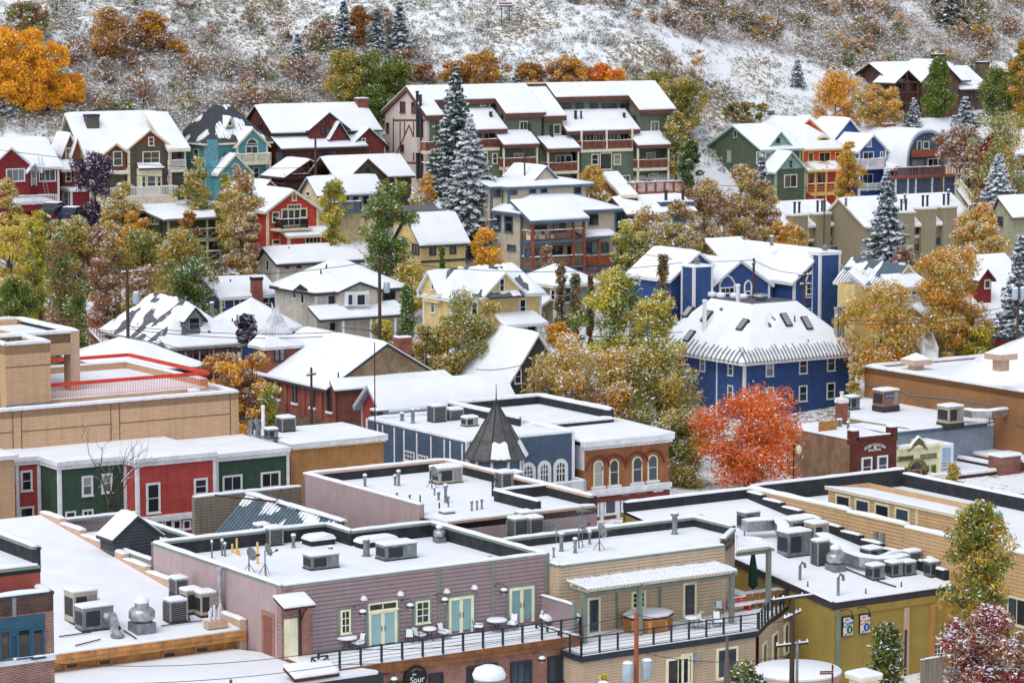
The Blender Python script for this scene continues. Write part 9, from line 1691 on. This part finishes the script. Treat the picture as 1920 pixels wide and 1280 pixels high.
# ================================================================ poles, lamps and wires
def pole(lab,u,vb,vt,Y,r=.14,arms=(),trans=(),mt=None,name='utility_pole'):
 p=P(u,vb,Y);q=P(u,vt,Y);h=q.z-p.z;g=min(p.z,float(tz(p.x,p.y))if Y>225 else p.z-3);o=empty(name,(p.x,p.y,g),PHI,lab,'pole');H=h+p.z-g;M().tube([(0,0,0),(0,0,H*.5),(0,0,H)],r,8,r*.7).build('shaft',mt or WOODP,o,60)
 for z,w,rz in arms:
  c,s_=math.cos(rz),math.sin(rz);M().tube([(-w*c,-w*s_,H-z),(w*c,w*s_,H-z)],.07,4).build('crossarm',WOODP,o);M().cap([(-w*c,-w*s_,H-z+.07),(w*c,w*s_,H-z+.07)],.14,.07).build('snow_cap',SNOW,o)
  for k in(-1,-.5,.5,1):M().lathe([(.03,0),(.06,.08),(.04,.18)],(k*w*c*.95,k*w*s_*.95,H-z+.05),6).build('insulator',TRW,o)
 for z,dx in trans:t=M().lathe([(.28,0),(.3,.1),(.3,.85),(.24,.95),(.05,1.0)],(dx,-.1,H-z),12).build('transformer',pc('transformer_grey','8fa0ab'),o,50);M().lathe([(.29,.95),(.2,1.05),(.02,1.08)],(dx,-.1,H-z),10).build('snow_cap',SNOW,o)
 return o
cr(4);pole('tall dark utility pole before the victorian house',715,665,258,258,.2,((.2,.5,0),),((2.9,.75),));pole('utility pole with round sign beside the church',1740,1150,800,247,.14,((.6,.6,.4),));M().lathe([(.3,0),(.3,.04)],n=14)
cr(5);pole('utility pole with transformer before the pale grey house',215,620,185,277,.2,(),((3.3,.7),));pole('slim dark flagpole before the red long roof house',188,1170,660,236,.06,mt=BRN,name='flagpole');pole('rust coloured pole beside the green gable house',1070,1010,745,255,.16,mt=CEDAR)
cr(1);pole('short timber pole beside the open timber gable',1762,1012,755,343,.17);cr(2);pole('short timber pole below the apartment bays',1023,930,803,340,.12);cr(3);pole('timber pole before the arched roof house',1445,1100,845,372,.2);pole('short pole beside the blue inn chimney',790,1180,1090,345,.1)
cr(6);pole('timber pole left of the blue gothic chimney',395,420,192,291,.16,((.5,.5,.6),));pole('timber pole before the pointed arch window',678,500,268,288,.16,((.3,.8,0),(1.2,.5,0)));pole('grey utility pole at the right edge',1866,760,355,276,.16,(),((1.0,.5),(1.0,-.5)))
cr(8);pole('near wooden pole carrying two grey transformers',1645,1400,885,158,.16,(),((3.6,-.62),(3.6,.62)),CEDAR);cr(9);pole('near utility pole with snowy crossarms by the olive yellow wall',608,1400,800,160,.17,((.05,1.35,0),(1.0,1.1,.5),(2.6,1.0,-.1)));pole('bare metal pipe beside the near utility pole',636,1400,1042,158,.1,mt=GALVD)
def lamp(name,lab,loc,h,arms,mt):
 o=empty(name,loc,0,lab,'street lamp');M().tube([(0,0,0),(0,0,h)],.09,8,.07).build('column',mt,o,60)
 for pts,hd in arms:
  M().tube([(0,0,h)]+pts,.06,6).build('arm',mt,o,60);e=Vector(pts[-1])
  if hd=='box':M().box(e.x-.15,e.x+1.0,e.y-.35,e.y+.35,e.z-.3,e.z+.08).build('lamp_head',mt,o);snowquad(M(),[(e.x-.1,e.y-.3,e.z+.08),(e.x+.95,e.y-.3,e.z+.08),(e.x+.95,e.y+.3,e.z+.08),(e.x-.1,e.y+.3,e.z+.08)],.03).build('snow_cap',SNOW,o)
  else:M().lathe([(.05,.1),(.3,.02),(.26,-.12),(.1,-.18)],tuple(e),10).build('lamp_head',GALVD,o,50);M().lathe([(.3,.03),(.2,.12),(.02,.14)],tuple(e),10).build('snow_cap',SNOW,o)
BRZ=pc('bronze_paint','5b4d4b');p=P(245,1400,150);t_=P(245,1020,150);lamp('street_lamp','brown double armed street lamp in front of the tan deck',p,t_.z-p.z,(([(-.15,0,.35),(-.6,0,.65),(-2.2,0,.85),(-4.0,0,.95)],'box'),([(.15,0,.3),(.5,0,.42),(3.2,0,.1)],'box')),BRZ)
cr(8);p=P(1570,1400,152);t_=P(1568,1262,152);lamp('street_lamp','galvanised street lamp with cobra head left of the near poles',p,t_.z-p.z,(([(-.3,0,.5),(-.6,0,.85),(-1.0,0,1.1)],'bowl'),),GALV)
cr(7);p=P(1290,1400,148);t_=P(1290,1260,148);lamp('street_lamp','brown shoebox lamp at the bottom left of centre',p,t_.z-p.z,(([(-.3,0,.2),(-.9,0,.35)],'box'),),BRZ)
cr(8);p=P(825,1440,150);o=empty('lantern_post',p,0,'round post lamp with a big snow cap at the bottom centre','lamp');M().tube([(0,0,-4),(0,0,1.6)],.12,8).build('post',BLACK,o);M().lathe([(.5,1.3),(.75,1.5),(.8,1.75)],n=18).build('shade',GRT,o,50);M().lathe([(.8,1.75),(.86,1.95),(.7,2.25),(.3,2.4),(.02,2.42)],n=18).build('snow_cap',SNOW,o,60)
cr(13);p=P(70,1080,240);o=empty('acorn_street_lamp',p,0,'black acorn street lamp left of the brown brick building','street lamp');M().tube([(0,0,-1),(0,0,3.3),(.2,0,3.6),(.4,0,3.4)],.07,6).build('column',BLACK,o);M().lathe([(.05,0),(.22,-.15),(.25,-.5),(.1,-.75)],(.4,0,3.3),10).build('globe',CREAM,o,50)
def wire(lab,pts,sag=.5,r=.022):
 P_=[P(*p)for p in pts];q=[]
 for a,b in zip(P_,P_[1:]):
  for i in range(12):t=i/12;q.append(a.lerp(b,t)-Vector((0,0,sag*4*t*(1-t))))
 q.append(P_[-1]);o=M().tube([x-P_[0]for x in q],r,4).build('power_line',DKMETAL,loc=P_[0]);tag(o,lab,'power line','overhead wires')
cr(4)
for lab,pts,sg in(('upper wire left of the tall dark pole',((-60,262,262),(715,262,258)),.3),('upper wire right of the tall dark pole toward the grey house',((715,262,258),(1910+215,200,277)),.8),('lower thick cable left of the church tower',((500,568,260),(715,570,258),(1910,600,262)),.4),('second cable just below the thick one',((715,585,258),(1910,620,264)),.5),('drop wire from the tall pole to the victorian house',((715,560,258),(1050,700,268)),.4)):wire(lab,pts,sg,.03)
cr(5)
for lab,pts,sg in(('cable crossing behind the willows',((0,578,264),(1100,605,268),(1905,600,270)),.4),('wire from the transformer pole to the right',((215,200,277),(1905,215,285)),1.0),('service wire to the green gable house',((750,810,262),(1070,765,255)),.3)):wire(lab,pts,sg,.03)
cr(6)
for lab,pts,sg in(('wire between the two blue house poles',((395,200,291),(678,275,288)),.4),('long cable at the right toward the edge pole',((905,555,272),(1866,480,276)),.5),('second long cable at the right below the first',((905,540,273),(1866,450,276)),.5),('wire left of the blue house pole',((-300,150,300),(395,200,291)),.5)):wire(lab,pts,sg,.03)
cr(8)
for lab,pts,sg in(('near wire crossing the terrace front',((-1905,1145,150),(0,1090,153),(1645,890,158)),.6),('second near wire below the terrace',((-1905,1265,149),(0,1175,152),(1645,960,158)),.5),('near wire between the two near poles',((1645,900,158),(2510,930,160)),.3),('lower near wire between the two near poles',((1645,1100,158),(2510,1120,160)),.5)):wire(lab,pts,sg,.018)
cr(3);wire('thin wire in front of the upper right houses',((-200,1010,362),(1445,1030,372)),.6,.03)
cr(1);wire('thin wire past the red cottage and grey house',((-50,830,330),(1762,935,343)),.8,.03);wire('second thin wire below past the grey house',((-50,905,330),(1762,985,343)),.8,.03)
# ================================================================ cars, fence and small things
cr(1)
for lab,u,v,c_ in(('dark grey car half hidden by the white picket gate',300,1160,'30343c'),('dark blue car in front of the red shed',400,1185,'222c44')):
 p=P(u,v+42,326);o=empty('parked_car',p,R(78),lab,'car','parked cars');body=[(-2.1,.35),(-2.1,.75),(-1.3,.9),(-.7,1.35),(.7,1.38),(1.3,.95),(2.05,.85),(2.15,.4)];M().prism(body,-.85,.85,lambda s_,t,z:(t,s_,z)).build('body',pc('car_paint_'+c_,c_,rough=.3),o);M().prism([(-1.15,.92),(-.65,1.3),(.62,1.32),(1.1,.95)],-.87,.87,lambda s_,t,z:(t,s_,z)).build('window',GL['dark'],o);snowquad(M(),[(-.7,-.75,1.37),(.7,-.75,1.39),(.7,.75,1.39),(-.7,.75,1.37)],.1).build('snow_cap',SNOW,o)
 for x in(-1.3,1.3):
  for y in(-.85,.85):M().rings([[(x+.33*math.cos(k/6*math.pi),y+d,.33+.33*math.sin(k/6*math.pi))for k in range(12)]for d in(-.1,.1)]).build('wheel',BLACK,o)
cr(9)
A=Bd('board_fence','brown board fence below the olive yellow wall','fence',1330,1150,172,1260);x1=aX(A,1610,1145)
for i in range(26):x=x1*i/26;A.part('board',M().box(x,x+x1/26-.02,0,.05,-1,A.h+.08*math.sin(i*2.3)),WEATH)
A.part('snow_cap',M().cap([(0,.02,A.h),(x1,.02,A.h)],.12,.08),SNOW)
p=P(1010,1290,158);o=empty('stone_gatepost',p,PHI,'pale gatepost with snowy cap at the bottom edge','post');M().box(-.55,.55,-.55,.55,-2,.35).build('shaft',TRIMC,o);M().box(-.7,.7,-.7,.7,.35,.5).build('cap',TRIMC,o);snowquad(M(),[(-.7,-.7,.5),(.7,-.7,.5),(.7,.7,.5),(-.7,.7,.5)],.25).build('snow_cap',SNOW,o);M().box(-6,-.56,-.2,.2,-2,0).build('wall',TRIMC,o);M().cap([(-6,0,0),(-.5,0,0)],.5,.2).build('snow_cap',SNOW,o)
p=P(835,1330,160);o=empty('street_sign',p,.2,'small brown street name sign by the yellow wall corner','sign');M().tube([(0,0,-2),(0,0,1.5)],.05,6).build('post',BRN,o);M().box(-.7,.02,-.03,.03,1.0,1.2).build('blade',MAR,o);text('Old South Main',.11,WHITE,o,(-.34,-.04,1.1));M().cap([(-.7,0,1.2),(.02,0,1.2)],.08,.06).build('snow_cap',SNOW,o)
S.cycles.max_bounces=5;S.cycles.diffuse_bounces=3;S.cycles.glossy_bounces=2;S.cycles.transmission_bounces=2
